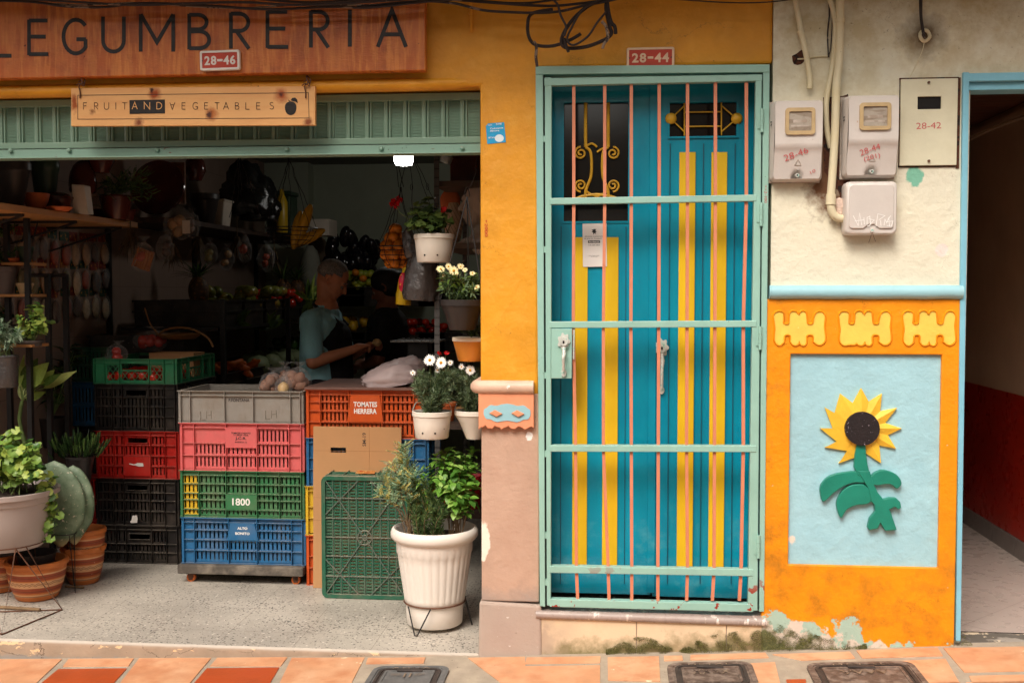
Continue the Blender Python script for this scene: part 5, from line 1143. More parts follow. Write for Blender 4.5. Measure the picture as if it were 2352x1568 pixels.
m_dol = mat('dusty_dolly_board', C(96, 88, 80, .8), .9, .2, 12, .002, 60, layers=(veil(14, .45, .65, .7, C(140, 128, 114)),))
dl_ = root('dolly', 'dusty low wheeled dolly carrying four coloured crates', 'dolly', (0, 0, 0)); mb = MB(); mb.box(-wm / 2 - .005, wm / 2 - .0, -dm / 2 - .03, dm / 2 + .02, 0, .046); mb.build('platform', m_dol, dl_, bevel=.006)
m_wheel = mat('orange_caster_wheel', C(220, 110, 40, .8), .5, .2, 40, 0)
zc_ = zb0 - .047
for sx, sy in ((-1, -1), (1, -1), (-1, 1), (1, 1)):
    cx, cy_ = sx * (wm / 2 - .05), sy * (dm / 2 - .03) - .01; mb = MB(); a = .3 * sx
    mb.box(cx - .02, cx + .02, cy_ - .025, cy_ + .025, -.006, 0); mb.prism([(cx - .016, -.006), (cx + .016, -.006), (cx + .010, -zc_ + .010), (cx - .010, -zc_ + .010)], cy_ - .014, cy_ - .011); mb.prism([(cx - .016, -.006), (cx + .016, -.006), (cx + .010, -zc_ + .010), (cx - .010, -zc_ + .010)], cy_ + .011, cy_ + .014)
    f = mb.build('caster', m_rust, dl_, fix=False); mb = MB(); hz = zc_ / 2 + 0.0; rw = zc_ / 2 - .002
    mb.tube([(cx, cy_ - .009, -zc_ + rw), (cx, cy_ + .009, -zc_ + rw)], rw, 20); mb.build('wheel', m_wheel, f, sharp=30)
dl_.location = (cxm, ym, zc_)
tm = MB()
for dx, dz in ((-.178, -.012), (.158, -.004)):
    for s_ in ([(-.030, .022), (-.030, -.020), (-.008, -.018)], [(.002, .024), (.000, -.016)], [(.024, .026), (.026, -.014)], [(.001, .004), (.025, .006)]): tm.tube([(dx + q[0], -dm / 2 + .0148, .045 + dz + q[1]) for q in s_], .0013, 5)
q_ = tm.build('scratched_letters', mat('scratched_grey', C(132, 124, 112), .8), None, fix=False); q_.parent = P_
# potatoes in clear bags on the grey crate
m_pot = mat('potato_skin', C(176, 128, 104, .8), .55, .18, 20, .0014, 60, layers=(chips(50, .64, C(110, 76, 60)),)); m_oni = mat('onion_skin', C(226, 186, 128, .9), .35, .15, 12, .0006, 60)
m_film = film('clear_plastic_film', (.9, .88, .88), .05); 
def bag(name, label, c, rad, n, fr, m, mf, fsize, seed, knot=True, group=None, lump=.25, fname='potato'):
    random.seed(seed); r = root(name, label, 'bag', c, 0, group); c = Vector(c); put = []; tries = 0
    while len(put) < n and tries < 900:
        tries += 1
        q = Vector((random.uniform(-1, 1), random.uniform(-1, 1), random.uniform(-1, 1)))
        if q.length > 1: continue
        p = Vector((q.x * (rad[0] - fsize), q.y * (rad[1] - fsize), rad[2] + q.z * (rad[2] - fsize)))
        if all((p - o).length > fsize * 1.35 for o in put): put.append(p)
    for i, p in enumerate(put):
        mb = MB(); T = Euler((random.random() * 3, random.random() * 3, random.random() * 3)).to_matrix()
        mb.sphere(c + p, (fsize * 1.12, fsize * .95, fsize * .9), 12, T=T, lump=lump * .4, seed=i + seed); mb.build(fname, m, r, sharp=0)
    mb = MB(); mb.sphere(c + Vector((0, 0, rad[2] * 1.02)), (rad[0] * 1.06, rad[1] * 1.06, rad[2] * 1.08), 22, lump=.22, seed=seed)
    if knot:
        k = c + Vector((.2 * rad[0], 0, rad[2] * 2.05)); rows = []
        for j, (q, z) in enumerate(((.5, -.25), (.16, .05), (.10, .16), (.35, .35), (.5, .5))): rows.append([k + Vector((math.cos(t) * rad[0] * q * random.uniform(.8, 1.2), math.sin(t) * rad[1] * q, z * rad[2])) for t in [2 * PI * i / 14 for i in range(14)]])
        mb.grid(rows, 0, True, True)
    mb.build('film', mf, r, fix=False); return r
zt = zb3 + .06
bag('potato_bag', 'clear bag of brown potatoes at the left end of the grey crate pile', W(622, 912, ym - .05), (.062, .075, .06), 9, None, m_pot, m_film, .03, 4, group='bags of potatoes on the grey crate')
bag('potato_bag', 'clear bag of potatoes piled in the middle above the grey crate', W(648, 900, ym + .04), (.07, .08, .062), 10, None, m_pot, m_film, .03, 5, group='bags of potatoes on the grey crate')
bag('potato_bag', 'largest clear bag of potatoes at the right corner of the grey crate', W(682, 908, ym - .04), (.072, .08, .068), 12, None, m_pot, m_film, .03, 6, group='bags of potatoes on the grey crate')
bag('onion_bag', 'pale yellow bag of onions in front of the potato bags', W(652, 914, ym - .15), (.042, .05, .05), 4, None, m_oni, m_film, .03, 8, fname='onion')
# ---- right stack
YR = .93; x0 = W(701, 1000, YR).x; x1 = W(984, 1000, YR).x; cxr = (x0 + x1) / 2; wr = x1 - x0; yr = YR + .2
z_ = [lay(q) for q in (1337, 1225, 1113, 1003, 893)]
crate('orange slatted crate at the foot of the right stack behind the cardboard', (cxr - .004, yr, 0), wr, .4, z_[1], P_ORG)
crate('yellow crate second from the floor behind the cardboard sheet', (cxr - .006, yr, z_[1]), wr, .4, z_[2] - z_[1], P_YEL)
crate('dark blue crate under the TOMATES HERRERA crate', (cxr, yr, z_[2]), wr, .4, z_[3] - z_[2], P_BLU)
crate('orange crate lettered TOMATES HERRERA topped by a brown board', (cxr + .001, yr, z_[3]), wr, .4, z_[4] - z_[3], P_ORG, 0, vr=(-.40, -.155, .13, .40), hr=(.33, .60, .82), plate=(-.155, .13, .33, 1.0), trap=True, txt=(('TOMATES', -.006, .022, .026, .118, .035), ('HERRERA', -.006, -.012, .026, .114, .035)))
m_bb = mat('brown_board', C(128, 92, 80, .8), .6, .1, 6, .0005, 60, layers=(veil(5, .5, .7, .5, C(110, 74, 64)),))
mb = MB(); mb.box(-wr / 2, wr / 2 + .02, -.215, .34, 0, .012); o = mb.build('board', m_bb, bevel=.002); o.location = (cxr, yr, z_[4] + .001); tag(o, 'thin reddish brown board lying on the orange crate', 'board')
# crumpled pink-white plastic bags on it
m_pbag = mat('pale_pink_bag_plastic', C(222, 200, 198, .9), .32, .06, 10, .003, 40, transl=.3, k=(.4, 1, 1))
def crumple(name, label, c, rx, ry, rz_, m, seed, cat='bag', tilt=0, n=40, fold=.22):
    mb = MB(); rows = []
    for i in range(n // 2 + 1):
        th = PI * i / (n // 2); row = []
        for j in range(n):
            ph = 2 * PI * j / n; d = Vector((math.sin(th) * math.cos(ph), math.sin(th) * math.sin(ph), math.cos(th)))
            q = 1 + fold * mnoise.noise(Vector((d.x * 1.2 + seed, d.y * 3, d.z * 5))) + fold * .6 * abs(mnoise.noise(Vector((d.x * 2.5, d.y * 6 + seed, d.z * 11))))
            z = d.z * rz_ * q; z = max(z, -rz_ * .35); row.append(Vector((d.x * rx * q, d.y * ry * q, z + rz_ * .35)))
        rows.append(row)
    M_ = Matrix.Rotation(tilt, 3, 'Y')
    mb.grid([[c + M_ @ p for p in r_] for r_ in rows], 0, True, True); return tag(mb.build(name, m, sharp=0), label, cat)
crumple('plastic_bag', 'big heap of pale pink plastic bags lying on the brown board', W(905, 886, YR + .12), .155, .12, .085, m_pbag, 3, tilt=-.22)
crumple('plastic_bag', 'whitish plastic bag folded over the pink heap by the daisies', W(930, 868, YR + .2), .12, .10, .075, m_pbag, 9, tilt=-.35)
# cardboard sheet
m_card = mat('corrugated_cardboard', C(198, 148, 100, .86), .75, .05, 4, .0005, 50, layers=(
    veil(4, .5, .7, .35, C(186, 134, 88)), lambda n: (n.mr(n.m('PINGPONG', n.m('ADD', n.xyz(2), .0), .0035), 0, .0035, 0, .08), C(150, 104, 66)), chips(30, .73, C(222, 186, 150), k=(.4, 1, 2))))
YC = YR - .045; c0 = W(719, 1345, YC); mb = MB(); wq, hq = W(920, 1150, YC).x - c0.x, W(820, 981, YC).z - 0.002
h0, h1, g0, g1 = .082, .166, hq - .125, hq - .100
cells_wall(mb, [0, wq], [0, hq], [(.088, .165, hq - .128, hq - .104)], 0, .006); cb_ = mb.build('cardboard', m_card, bevel=.001)
mb = MB(); mb.text('SM-19', TF(.257, -.0006, hq - .062, PI / 2), .018, .066, bold=.01); l_ = mb.build('lettering', LB, cb_, fix=False)
mb = MB(); 
for zf in (hq - .120, hq * .56, hq * .42): mb.box(0, wq, -.0006, -.0001, zf - .0008, zf + .0008)
mb.box(.282, .2836, -.0006, -.0001, 0, hq); mb.build('crease', mat('cardboard_crease', C(160, 112, 70), .8), cb_)
cb_.location = (c0.x, YC, .0015); cb_.rotation_euler = (R(-2), 0, 0); tag(cb_, 'tall brown cardboard sheet marked SM-19 with an oval hand hole leaning on the right stack', 'cardboard')
mb = MB(); mb.box(.09, .163, .006, .02, hq - .13, hq - .1, 0)
# ---- upright dark green crate, its underside to the street
YU = .72; c0 = W(740, 1386, YU); c1 = W(938, 1386, YU); wu = c1.x - c0.x; hu = W(840, 1094, YU).z; r = root('upended_crate', 'dark green crate standing on its side with its ribbed underside to the street', 'crate')
mb = MB(); P = rrect(0, wu, 0, hu, .028, 5); Q = rrect(.020, wu - .020, .020, hu - .020, .012, 5)
mb.grid([[(p[0], .02, p[1]) for p in P], [(p[0], -.002, p[1]) for p in P], [(p[0] * .99 + wu * .005, -.006, p[1] * .995 + hu * .0025) for p in P], [(q[0], -.006, q[1]) for q in Q], [(q[0], .004, q[1]) for q in Q]], 0, True, True)
mb.build('rim', P_DGR, r, sharp=40)
mb = MB(); nx, nz = 10, 36; X0, X1, Zb, Zt = .018, wu - .018, .018, hu - .018
for i in range(nx):
    a, b = X0 + (X1 - X0) * i / nx, X0 + (X1 - X0) * (i + 1) / nx; g = .007
    mb.box(a, a + g, .004, .007, Zb, Zt); mb.box(b - g, b, .004, .007, Zb, Zt)
    for j in range(nz + 1):
        z = Zb + (Zt - Zb) * j / nz; mb.box(a + g, b - g, .004, .007, max(z - .0045, Zb), min(z + .0045, Zt))
mb.build('slotted_floor', P_DGR, r, fix=False)
P_DGE = plast('dusty_crate_rib', C(96, 112, 100, .85), .6)
mb = MB(); cx, cz = wu / 2, hu / 2
for i in range(1, nx): x = X0 + (X1 - X0) * i / nx; mb.box(x - .0012, x + .0012, -.001, .004, Zb, Zt)
for f_ in (0, .16, .335, .5, .665, .84, 1): z = Zb + (Zt - Zb) * f_; mb.box(X0, X1, -.0028, .0038, z - .0022, z + .0022)
mb.box(X0 - .002, X0 + .002, -.0031, .0036, Zb, Zt); mb.box(X1 - .002, X1 + .002, -.0031, .0036, Zb, Zt)
def diag(a, b):
    d = Vector((b[0] - a[0], 0, b[1] - a[1])).normalized(); n = Vector((-d.z, 0, d.x)) * .0022
    A, B = Vector((a[0], 0, a[1])), Vector((b[0], 0, b[1])); mb.hexa([A - n + Vector((0, -.0035, 0)), B - n + Vector((0, -.0035, 0)), B - n + Vector((0, .0034, 0)), A - n + Vector((0, .0034, 0)), A + n + Vector((0, -.0035, 0)), B + n + Vector((0, -.0035, 0)), B + n + Vector((0, .0034, 0)), A + n + Vector((0, .0034, 0))])
k = .045
diag((X0, Zt), (cx - .012, cz + .018)); diag((X1, Zt), (cx + .012, cz + .018)); diag((X0, Zb), (cx - .012, cz - .018)); diag((X1, Zb), (cx + .012, cz - .018))
diag((X0, Zt - .17), (X0 + .165, Zt)); diag((X1, Zt - .17), (X1 - .165, Zt)); diag((X0, Zb + .17), (X0 + .165, Zb)); diag((X1, Zb + .17), (X1 - .165, Zb))
ring = [(cx + .034 * math.cos(t), -.0008, cz + .034 * math.sin(t)) for t in [2 * PI * i / 28 for i in range(28)]]; mb.tube(ring, .0032, 6, closed=True)
ring = [(cx + .012 * math.cos(t), -.0008, cz + .012 * math.sin(t)) for t in [2 * PI * i / 16 for i in range(16)]]; mb.tube(ring, .0032, 6, closed=True)
for t in range(8): a = PI / 4 * t; mb.tube([(cx + .012 * math.cos(a), -.001, cz + .012 * math.sin(a)), (cx + .034 * math.cos(a), -.001, cz + .034 * math.sin(a))], .002, 5)
mb.tube([(cx, .004, cz), (cx, -.004, cz)], .005, 10)
mb.build('ribbing', P_DGE, r, fix=False)
mb = MB(); dd = .255                                      # side walls going back, with cells on top
for (a, b, c, d) in ((0.012, wu - .012, hu - .016, hu - .012), (.012, wu - .012, .012, .016)): mb.box(a, b, .02, dd, c, d)
for (a, b) in ((.012, .016), (wu - .016, wu - .012)):
    y = .02
    while y < dd: mb.box(a, b, y, y + .012, .03, hu - .03); y += .02
    for z in (.0165, hu * .33, hu * .66, hu - .04): mb.box(a - .001, b + .001, .021, dd - .001, z, z + .02)
for y in (.06, .13, .2, dd): mb.box(.0105, wu - .0105, y - .002, y + .0015, hu - .0118, hu + .002 - .004); mb.box(-.0, .0115, y - .002, y + .0015, .02, hu - .02); mb.box(wu - .0115, wu, y - .002, y + .0015, .02, hu - .02)
for i in range(6): x = .014 + (wu - .03) * i / 5; mb.box(x - .0015, x + .0015, .021, dd - .002, hu - .0117, hu - .0025)
mb.build('side_walls', P_DGR, r, fix=False); r.location = (c0.x, YU, .001)
mb = MB(); q = W(830, 1078, YU + .1); mb.hexa([(-.05, -.045, 0), (.045, -.045, 0), (.03, .045, 0), (-.06, .045, 0), (-.05, -.045, .0008), (.045, -.045, .0008), (.03, .045, .0008), (-.06, .045, .0008)])
m_flyer = mat('food_photo_print', C(206, 140, 70), .35, .3, 30, 0, 60, layers=(chips(26, .55, C(170, 60, 30)), chips(34, .6, C(246, 214, 150), off=(1, 1, 0))))
o = mb.build('leaflet', m_flyer); o.location = (c0.x + .2, YU + .11, hu + .0005 + .002); tag(o, 'small leaflet with an orange food picture lying on the upended green crate', 'leaflet')
# ---- left stack: long crates end on
YL = 1.26; x0 = W(217, 1100, YL).x; x1 = W(409, 1100, YL).x; cxl = (x0 + x1) / 2; wl_ = x1 - x0; dl2 = .58; yl = YL + dl2 / 2
zz = [W(310, q, YL).z for q in (1314, 1207, 1099, 990, 882, 824)]
kw = dict(vr=(-.30, -.17, .17, .36), pitch=.02)
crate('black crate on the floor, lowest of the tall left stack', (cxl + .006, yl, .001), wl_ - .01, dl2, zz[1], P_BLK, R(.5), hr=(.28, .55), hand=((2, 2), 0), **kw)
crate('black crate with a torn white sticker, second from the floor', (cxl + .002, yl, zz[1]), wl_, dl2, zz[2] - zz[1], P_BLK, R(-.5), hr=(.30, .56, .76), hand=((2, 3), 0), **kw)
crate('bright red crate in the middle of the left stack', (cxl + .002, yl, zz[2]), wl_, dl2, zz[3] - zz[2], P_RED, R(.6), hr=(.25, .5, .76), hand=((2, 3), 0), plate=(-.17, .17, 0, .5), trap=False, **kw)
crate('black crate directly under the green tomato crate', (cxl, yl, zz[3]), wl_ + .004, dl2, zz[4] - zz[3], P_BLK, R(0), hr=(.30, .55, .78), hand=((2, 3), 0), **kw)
mb = MB(); q = W(310, 1190, YL - .002); P = [(0, .03), (.022, .034), (.027, .0), (.02, -.012), (-.012, -.014), (-.014, .002), (-.02, .0)]
o = None
for (px, py, pts, lb) in ((306, 1192, [(-.004, .02), (.022, .022), (.025, .0), (.021, -.018), (-.012, -.02), (-.018, -.012), (-.010, -.004)], 'torn white sticker on the second black crate'), (316, 1066, [(-.045, .006), (-.02, .0), (.0, .008), (.03, .008), (.034, -.01), (.008, -.012), (-.012, -.006), (-.03, -.004), (-.047, .0)], 'scraps of a white sticker on the red crate')):
    q = W(px, py, YL - .003); mb = MB(); mb.prism([(q.x + a, q.z + b) for a, b in pts], YL - .0035, YL - .002); tag(mb.build('torn_sticker', m_whp), lb, 'sticker')
# green open crate with lattice windows
def lattice_crate(label, loc, w_, d_, h_, m, rz=0):
    r = root('plastic_crate', label, 'crate', (0, 0, 0), 0, 'stacked plastic produce crates'); mb = MB()
    def wall(L, T):
        hs_ = [(-L * .345, -L * .205, h_ * .14, h_ * .74), (-L * .165, L * .165, h_ * .14, h_ * .50), (-L * .165, L * .165, h_ * .56, h_ * .80), (L * .205, L * .345, h_ * .14, h_ * .74)]
        xs = sorted({-L / 2, L / 2} | {q for h in hs_ for q in h[:2]}); zs = sorted({.0, h_} | {q for h in hs_ for q in h[2:]})
        for i in range(len(xs) - 1):
            for j in range(len(zs) - 1):
                cx, cz = (xs[i] + xs[i + 1]) / 2, (zs[j] + zs[j + 1]) / 2
                if not any(h[0] < cx < h[1] and h[2] < cz < h[3] for h in hs_): mb.box(xs[i], xs[i + 1], -.004, 0, zs[j], zs[j + 1], 0, T)
        for v in (-.5, -.37, -.185, .185, .37, .495): mb.box(v * L - .0012, v * L + .0012, 0, .012, 0, h_ - .003, 0, T)
        for z in (0.001, h_ * .82, h_ - .003): mb.box(-L / 2, L / 2, 0, .013, z, z + .003, 0, T)
        for k, h in enumerate(hs_):
            if k == 2: continue
            nq = 2 if k != 1 else 4; sw_ = (h[1] - h[0]) / nq; hz = (h[3] - h[2]) / (2 if k != 1 else 1)
            for i in range(nq):
                for j in range(2 if k != 1 else 1):
                    a, b, c, d = h[0] + sw_ * i, h[0] + sw_ * (i + 1), h[2] + hz * j, h[2] + hz * (j + 1)
                    mb.tube([T(Vector((a, -.002, c))), T(Vector((b, -.002, d)))], .0018, 5); mb.tube([T(Vector((a, -.002, d))), T(Vector((b, -.002, c)))], .0018, 5)
    hw, hd = w_ / 2 - .013, d_ / 2 - .013
    wall(2 * hw, lambda p: Vector((p.x, -hd - p.y, p.z))); wall(2 * hw, lambda p: Vector((-p.x, hd + p.y, p.z))); wall(2 * hd, lambda p: Vector((hw + p.y, p.x, p.z))); wall(2 * hd, lambda p: Vector((-hw - p.y, -p.x, p.z)))
    mb.box(-hw, hw, -hd, hd, .002, .005); mb.build('basket', m, r, fix=False); r.location = loc; r.rotation_euler = (0, 0, rz); return r
lattice_crate('shallow green crate with lattice windows full of tomatoes, top of the left stack', (cxl - .004, yl, zz[4] + .0), wl_ + .004, dl2, zz[5] - zz[4], P_GRN, R(0))
m_tom = mat('tomato_skin', C(200, 44, 26, .85), .18, .12, 8, 0, 60, spec=.6); m_gc = simple('stem_green', C(60, 100, 40), .6)
def fruit(name, label, cat, group, pos, r_, m, seed=0, sq=(1, 1, .88), stem=True, n=14, lump=.04, rot=True):
    proto = None; random.seed(seed)
    for i, p in enumerate(pos):
        if proto is None:
            mb = MB(); rows = []
            mb.sphere((0, 0, 0), tuple(r_ * q for q in sq), n, lump=lump, seed=seed); proto = mb.build(name, m, sharp=0); o = proto
        else: o = proto.copy(); col.objects.link(o)
        o.location = p
        if rot: o.rotation_euler = (random.uniform(-.6, .6), random.uniform(-.6, .6), random.random() * 6)
        s_ = random.uniform(.88, 1.08); o.scale = (s_, s_, s_); tag(o, label, cat, group)
random.seed(3); zt_ = zz[4] + .034
fruit('tomato', 'red tomato lying loose in the green lattice crate', 'tomato', 'tomatoes in the lattice crate', [(cxl - .16 + .064 * i + random.uniform(-.008, .008), yl - .25 + .066 * j + random.uniform(-.006, .006), zt_ + random.uniform(-.004, .012)) for i in range(6) for j in range(8) if not (i > 2 and j > 4)], .031, m_tom, 2)
bag('tomato_bag', 'small clear bag of red tomatoes on the left rim of the green crate', (cxl - .145, yl - .19, zz[5] - .035), (.055, .05, .05), 5, None, m_tom, m_film, .028, 11, fname='tomato')
bag('tomato_bag', 'larger clear bag of red tomatoes behind the small one', (cxl - .10, yl + .16, zz[5] + .02), (.10, .08, .055), 9, None, m_tom, m_film, .03, 12, fname='tomato')
mb = MB(); r = root('cardboard_box', 'open brown cardboard box standing in the green tomato crate', 'box')
for (a, b, c, d) in ((-.13, .13, -.08, -.076), (-.13, .13, .076, .08), (-.13, -.126, -.076, .076), (.126, .13, -.076, .076)): mb.box(a, b, c, d, 0, .13)
mb.box(-.126, .126, -.076, .076, 0, .004); mb.build('carton', m_card, r, fix=False); r.location = (cxl + .075, yl + .1, zz[4] + .02); 
# handled basket of greens behind
m_wick = mat('woven_basket', C(160, 112, 62, .7), .7, .25, 40, .003, 90); mb = MB(); q = Vector((cxl + .08, yl + .12, zz[5] + .085)); r = root('woven_basket', 'round wicker tray with a thin arched handle above the cardboard box', 'basket', q)
mb.lathe([(.02, 0), (.09, .005), (.125, .03), (.13, .035), (.12, .032), (.088, .01), (.02, .006)], q, 28); mb.build('tray', m_wick, r)
mb = MB(); mb.tube(curve_pts([q + Vector(p) for p in ((-.12, 0, .03), (-.08, 0, .055), (0, 0, .07), (.09, 0, .055), (.17, 0, .01), (.2, 0, -.04))]), .006, 7); mb.tube(curve_pts([q + Vector(p) for p in ((-.12, 0, .03), (-.17, 0, .09), (-.21, .02, .18))]), .004, 6); mb.build('handle', m_wick, r)
# stacks behind on the left (green over blue over dark) and the one behind the left stack
YK = 1.75
def zk(py): return W(185, py, YK).z
xk = W(160, 800, YK).x
crate('dark green slotted crate left of the tomato crate', (xk + .02, YK + .2, zk(876)), .44, .40, zk(797) - zk(876), P_DGR, 0, vr=(-.3, -.1, .25), hr=(.5,))
crate('blue crate under the dark green crate on the left', (xk + .05, YK + .2, zk(978)), .40, .40, zk(877) - zk(978), P_BLU, 0, vr=(-.3, -.1, .25), hr=(.5,))
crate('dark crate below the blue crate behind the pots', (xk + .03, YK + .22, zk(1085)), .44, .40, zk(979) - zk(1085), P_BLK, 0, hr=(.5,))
crate('dull red crate behind the cactus', (xk + .06, YK + .18, .001), .44, .40, zk(1086) - .001, P_RED, 0, hr=(.3, .6))
# ------------------------------------------------------------------ plants
def leafm(name, c, rough=.42, tr=.3, v=.2):
    c = tuple(min(x * 1.4, .8) for x in c)
    return mat(name, c, rough, v, 14, .0005, 60, coord='obj', transl=tr, layers=(lambda n: (n.mr(n.noise(35, 3), .5, .75, 0, .35), tuple(min(x * 1.4, .9) for x in c)),))
L_bas = [leafm('basil_leaf', C(112, 158, 62, .75)), leafm('basil_leaf_pale', C(150, 184, 92, .75)), leafm('basil_leaf_deep', C(72, 118, 44, .7))]
L_ros = [leafm('rosemary_leaf', C(88, 116, 66, .7)), leafm('rosemary_leaf_pale', C(126, 148, 90, .7)), leafm('rosemary_leaf_deep', C(58, 84, 50, .7))]
L_fea = [leafm('feathery_leaf', C(146, 172, 140, .85)), leafm('feathery_leaf_yellow', C(196, 186, 116, .8)), leafm('feathery_leaf_deep', C(110, 146, 120, .8))]
L_ger = [leafm('geranium_leaf', C(70, 92, 42, .7)), leafm('geranium_leaf_pale', C(100, 120, 58, .7)), leafm('geranium_leaf_deep', C(44, 62, 30, .7))]
L_lim = [leafm('fresh_round_leaf', C(122, 152, 68, .75)), leafm('fresh_round_leaf_pale', C(168, 186, 88, .75)), leafm('fresh_round_leaf_deep', C(74, 112, 50, .7))]
L_dai = [leafm('daisy_leaf', C(98, 118, 84, .7)), leafm('daisy_leaf_pale', C(134, 150, 116, .7)), leafm('daisy_leaf_deep', C(62, 84, 52, .7))]
L_die = [leafm('broad_leaf', C(150, 172, 84, .8), .3), leafm('broad_leaf_pale', C(160, 170, 96, .7), .3), leafm('broad_leaf_deep', C(78, 104, 44, .7), .3)]
L_jade = [leafm('finger_leaf', C(58, 86, 42, .6), .25), leafm('finger_leaf_pale', C(96, 124, 62, .6), .25), leafm('finger_leaf_deep', C(36, 58, 28, .6), .25)]
L_art = [leafm('silver_leaf', C(132, 156, 128, .7)), leafm('silver_leaf_pale', C(160, 178, 150, .7)), leafm('silver_leaf_deep', C(70, 100, 70, .7))]
m_stem = mat('green_stem', C(110, 130, 70, .7), .6, .2, 20, 0); m_wood = mat('woody_stem', C(150, 120, 88, .7), .8, .2, 20, .001, 80)
m_soil = mat('potting_soil', C(56, 42, 34, .8), .95, .3, 40, .006, 80, layers=(chips(50, .62, C(120, 96, 74)),))
m_ptl = simple('white_petal', C(240, 236, 228, .92), .5); m_ptc = simple('cream_petal', C(246, 232, 176, .92), .5); m_ye = simple('flower_eye', C(226, 160, 40, .9), .6); m_rp = mat('red_petal', C(206, 22, 26, .85), .5, .15, 30, 0, transl=.2)
rnd = random.uniform
def rdir(t0=0.0, t1=1.0):
    a = rnd(0, 2 * PI); z = rnd(t0, t1); s = math.sqrt(max(0, 1 - z * z)); return Vector((math.cos(a) * s, math.sin(a) * s, z))
def pick(): q = random.random(); return 0 if q < .5 else (1 if q < .8 else 2)
def stemmy(leaves, stems, base, tips, leaffn, r0=.0022, step=.02, sag=0.0, start=.25):
    for tip in tips:
        base_ = base() if callable(base) else base; a = Vector(base_); b = Vector(tip); mid = a.lerp(b, .5) + Vector((rnd(-.02, .02), rnd(-.02, .02), sag + .02)); P = curve_pts([a, mid, b], 6)
        stems.tube(P, [r0 * (1 - .6 * i / (len(P) - 1)) for i in range(len(P))], 5)
        L = (b - a).length; n = max(int(L / step), 2)
        for i in range(n):
            t = start + (1 - start) * (i + random.random() * .5) / n; k = min(t, .999) * (len(P) - 1); j = int(k); p = P[j].lerp(P[j + 1], k - j); d = (P[j + 1] - P[j]).normalized(); leaffn(leaves, p, d, t)
def lf_ovate(L, wd, bend=.5, lift=.3, pair=True):
    def f(mb, p, d, t):
        a = rnd(0, PI); u = d.orthogonal().normalized(); v = d.cross(u)
        for s_ in ((1, -1) if pair else (1,)):
            o = (u * math.cos(a) + v * math.sin(a)) * s_; q = rnd(.65, 1.15) * (1.0 if t < .95 else .7)
            mb.blade(p, o + d * lift + Vector((0, 0, .25)), d + Vector((0, 0, .6)), L * q, wd * q, bend * rnd(.3, 1.6), pick(), 5, .22)
    return f
def lf_needle(L, wd, m=5, lift=.8):
    def f(mb, p, d, t):
        for _ in range(m):
            o = rdir(-1, 1); o = (o - d * o.dot(d)).normalized() + d * lift; q = rnd(.7, 1.2); mb.blade(p, o, d, L * q, wd, rnd(-.3, .3), pick(), 1, 0)
            # a single quad strip per needle
    return f
def needle(mb, p, o, L, wd, m):
    p = Vector(p); o = Vector(o).normalized(); s_ = o.cross(Vector((rnd(-1, 1), rnd(-1, 1), rnd(-.3, 1)))); s_ = s_.normalized() * wd / 2 if s_.length > 1e-4 else Vector((wd / 2, 0, 0))
    i = len(mb.v); mb.v += [tuple(p - s_ * .5), tuple(p + s_ * .5), tuple(p + o * L * .55 + s_), tuple(p + o * L), tuple(p + o * L * .55 - s_)]; mb.f.append((i, i + 1, i + 2, i + 3, i + 4)); mb.mi.append(m); mb.sm.append(False)
def lf_needles(L, wd, m=5, lift=.8):
    def f(mb, p, d, t):
        for _ in range(m):
            o = rdir(-1, 1); o = (o - d * o.dot(d)).normalized() + d * lift; needle(mb, p, o, L * rnd(.6, 1.2), wd, pick())
    return f
def lf_feather(L, wd, m2=None):
    def f(mb, p, d, t):
        for _ in range(2):
            o = rdir(-.3, 1); o = (o - d * o.dot(d)).normalized() + d * .5 + Vector((0, 0, .1)); q = L * rnd(.6, 1.2); k = pick()
            for i in range(9):
                s_ = (i + 1) / 9; pp = p + o * q * s_
                for sg in (1, -1):
                    side = o.cross(Vector((0, .3, 1))).normalized() * sg; needle(mb, pp, side + o * .8, q * .30 * (1.1 - s_ * .7), wd, k)
            needle(mb, p, o, q, wd * .7, k)
    return f
def lf_scallop(r_, up=.8):
    def f(mb, p, d, t):
        o = rdir(-.2, 1); q = p + o * r_ * rnd(.5, 1.6); mb.scallop(q, (o * .7 + Vector((0, -.55, up))), r_ * rnd(.6, 1.15), pick(), 6, rnd(.1, .4))
    return f
def daisy(mb, c, nrm, r_, np_=15, mp=0, me=1, droop=.1):
    c = Vector(c); nrm = Vector(nrm).normalized(); u = nrm.orthogonal().normalized(); v = nrm.cross(u)
    for i in range(np_):
        a = 2 * PI * i / np_ + rnd(-.06, .06); d = u * math.cos(a) + v * math.sin(a); mb.blade(c + d * r_ * .15, d + nrm * .12, nrm, r_ * rnd(.8, 1), r_ * .3, droop, mp, 3, .1, .9)
    mb.sphere(c + nrm * .001, (r_ * .26,) * 3, 8, me)
def pot_body(r, prof, m, name='pot', mod=None, n=48, sx=1, sy=1, sharp=40):
    mb = MB(); mb.lathe(prof, wloc(r), n, 0, mod, True, sx, sy); return mb.build(name, m, r, sharp=sharp)
def soil(r, z, rad, m=None):
    mb = MB(); mb.disc(wloc(r) + Vector((0, 0, z)), rad, 0, 24, bumpz=.006); mb.build('soil', m or m_soil, r, sharp=0)
def foliage(r, leaves, stems, mats, sm=None, nm='foliage'):
    if leaves.f: leaves.build(nm, mats, r, fix=False, sharp=0)
    if stems.f: stems.build('stems', sm or m_stem, r, fix=False, sharp=0)

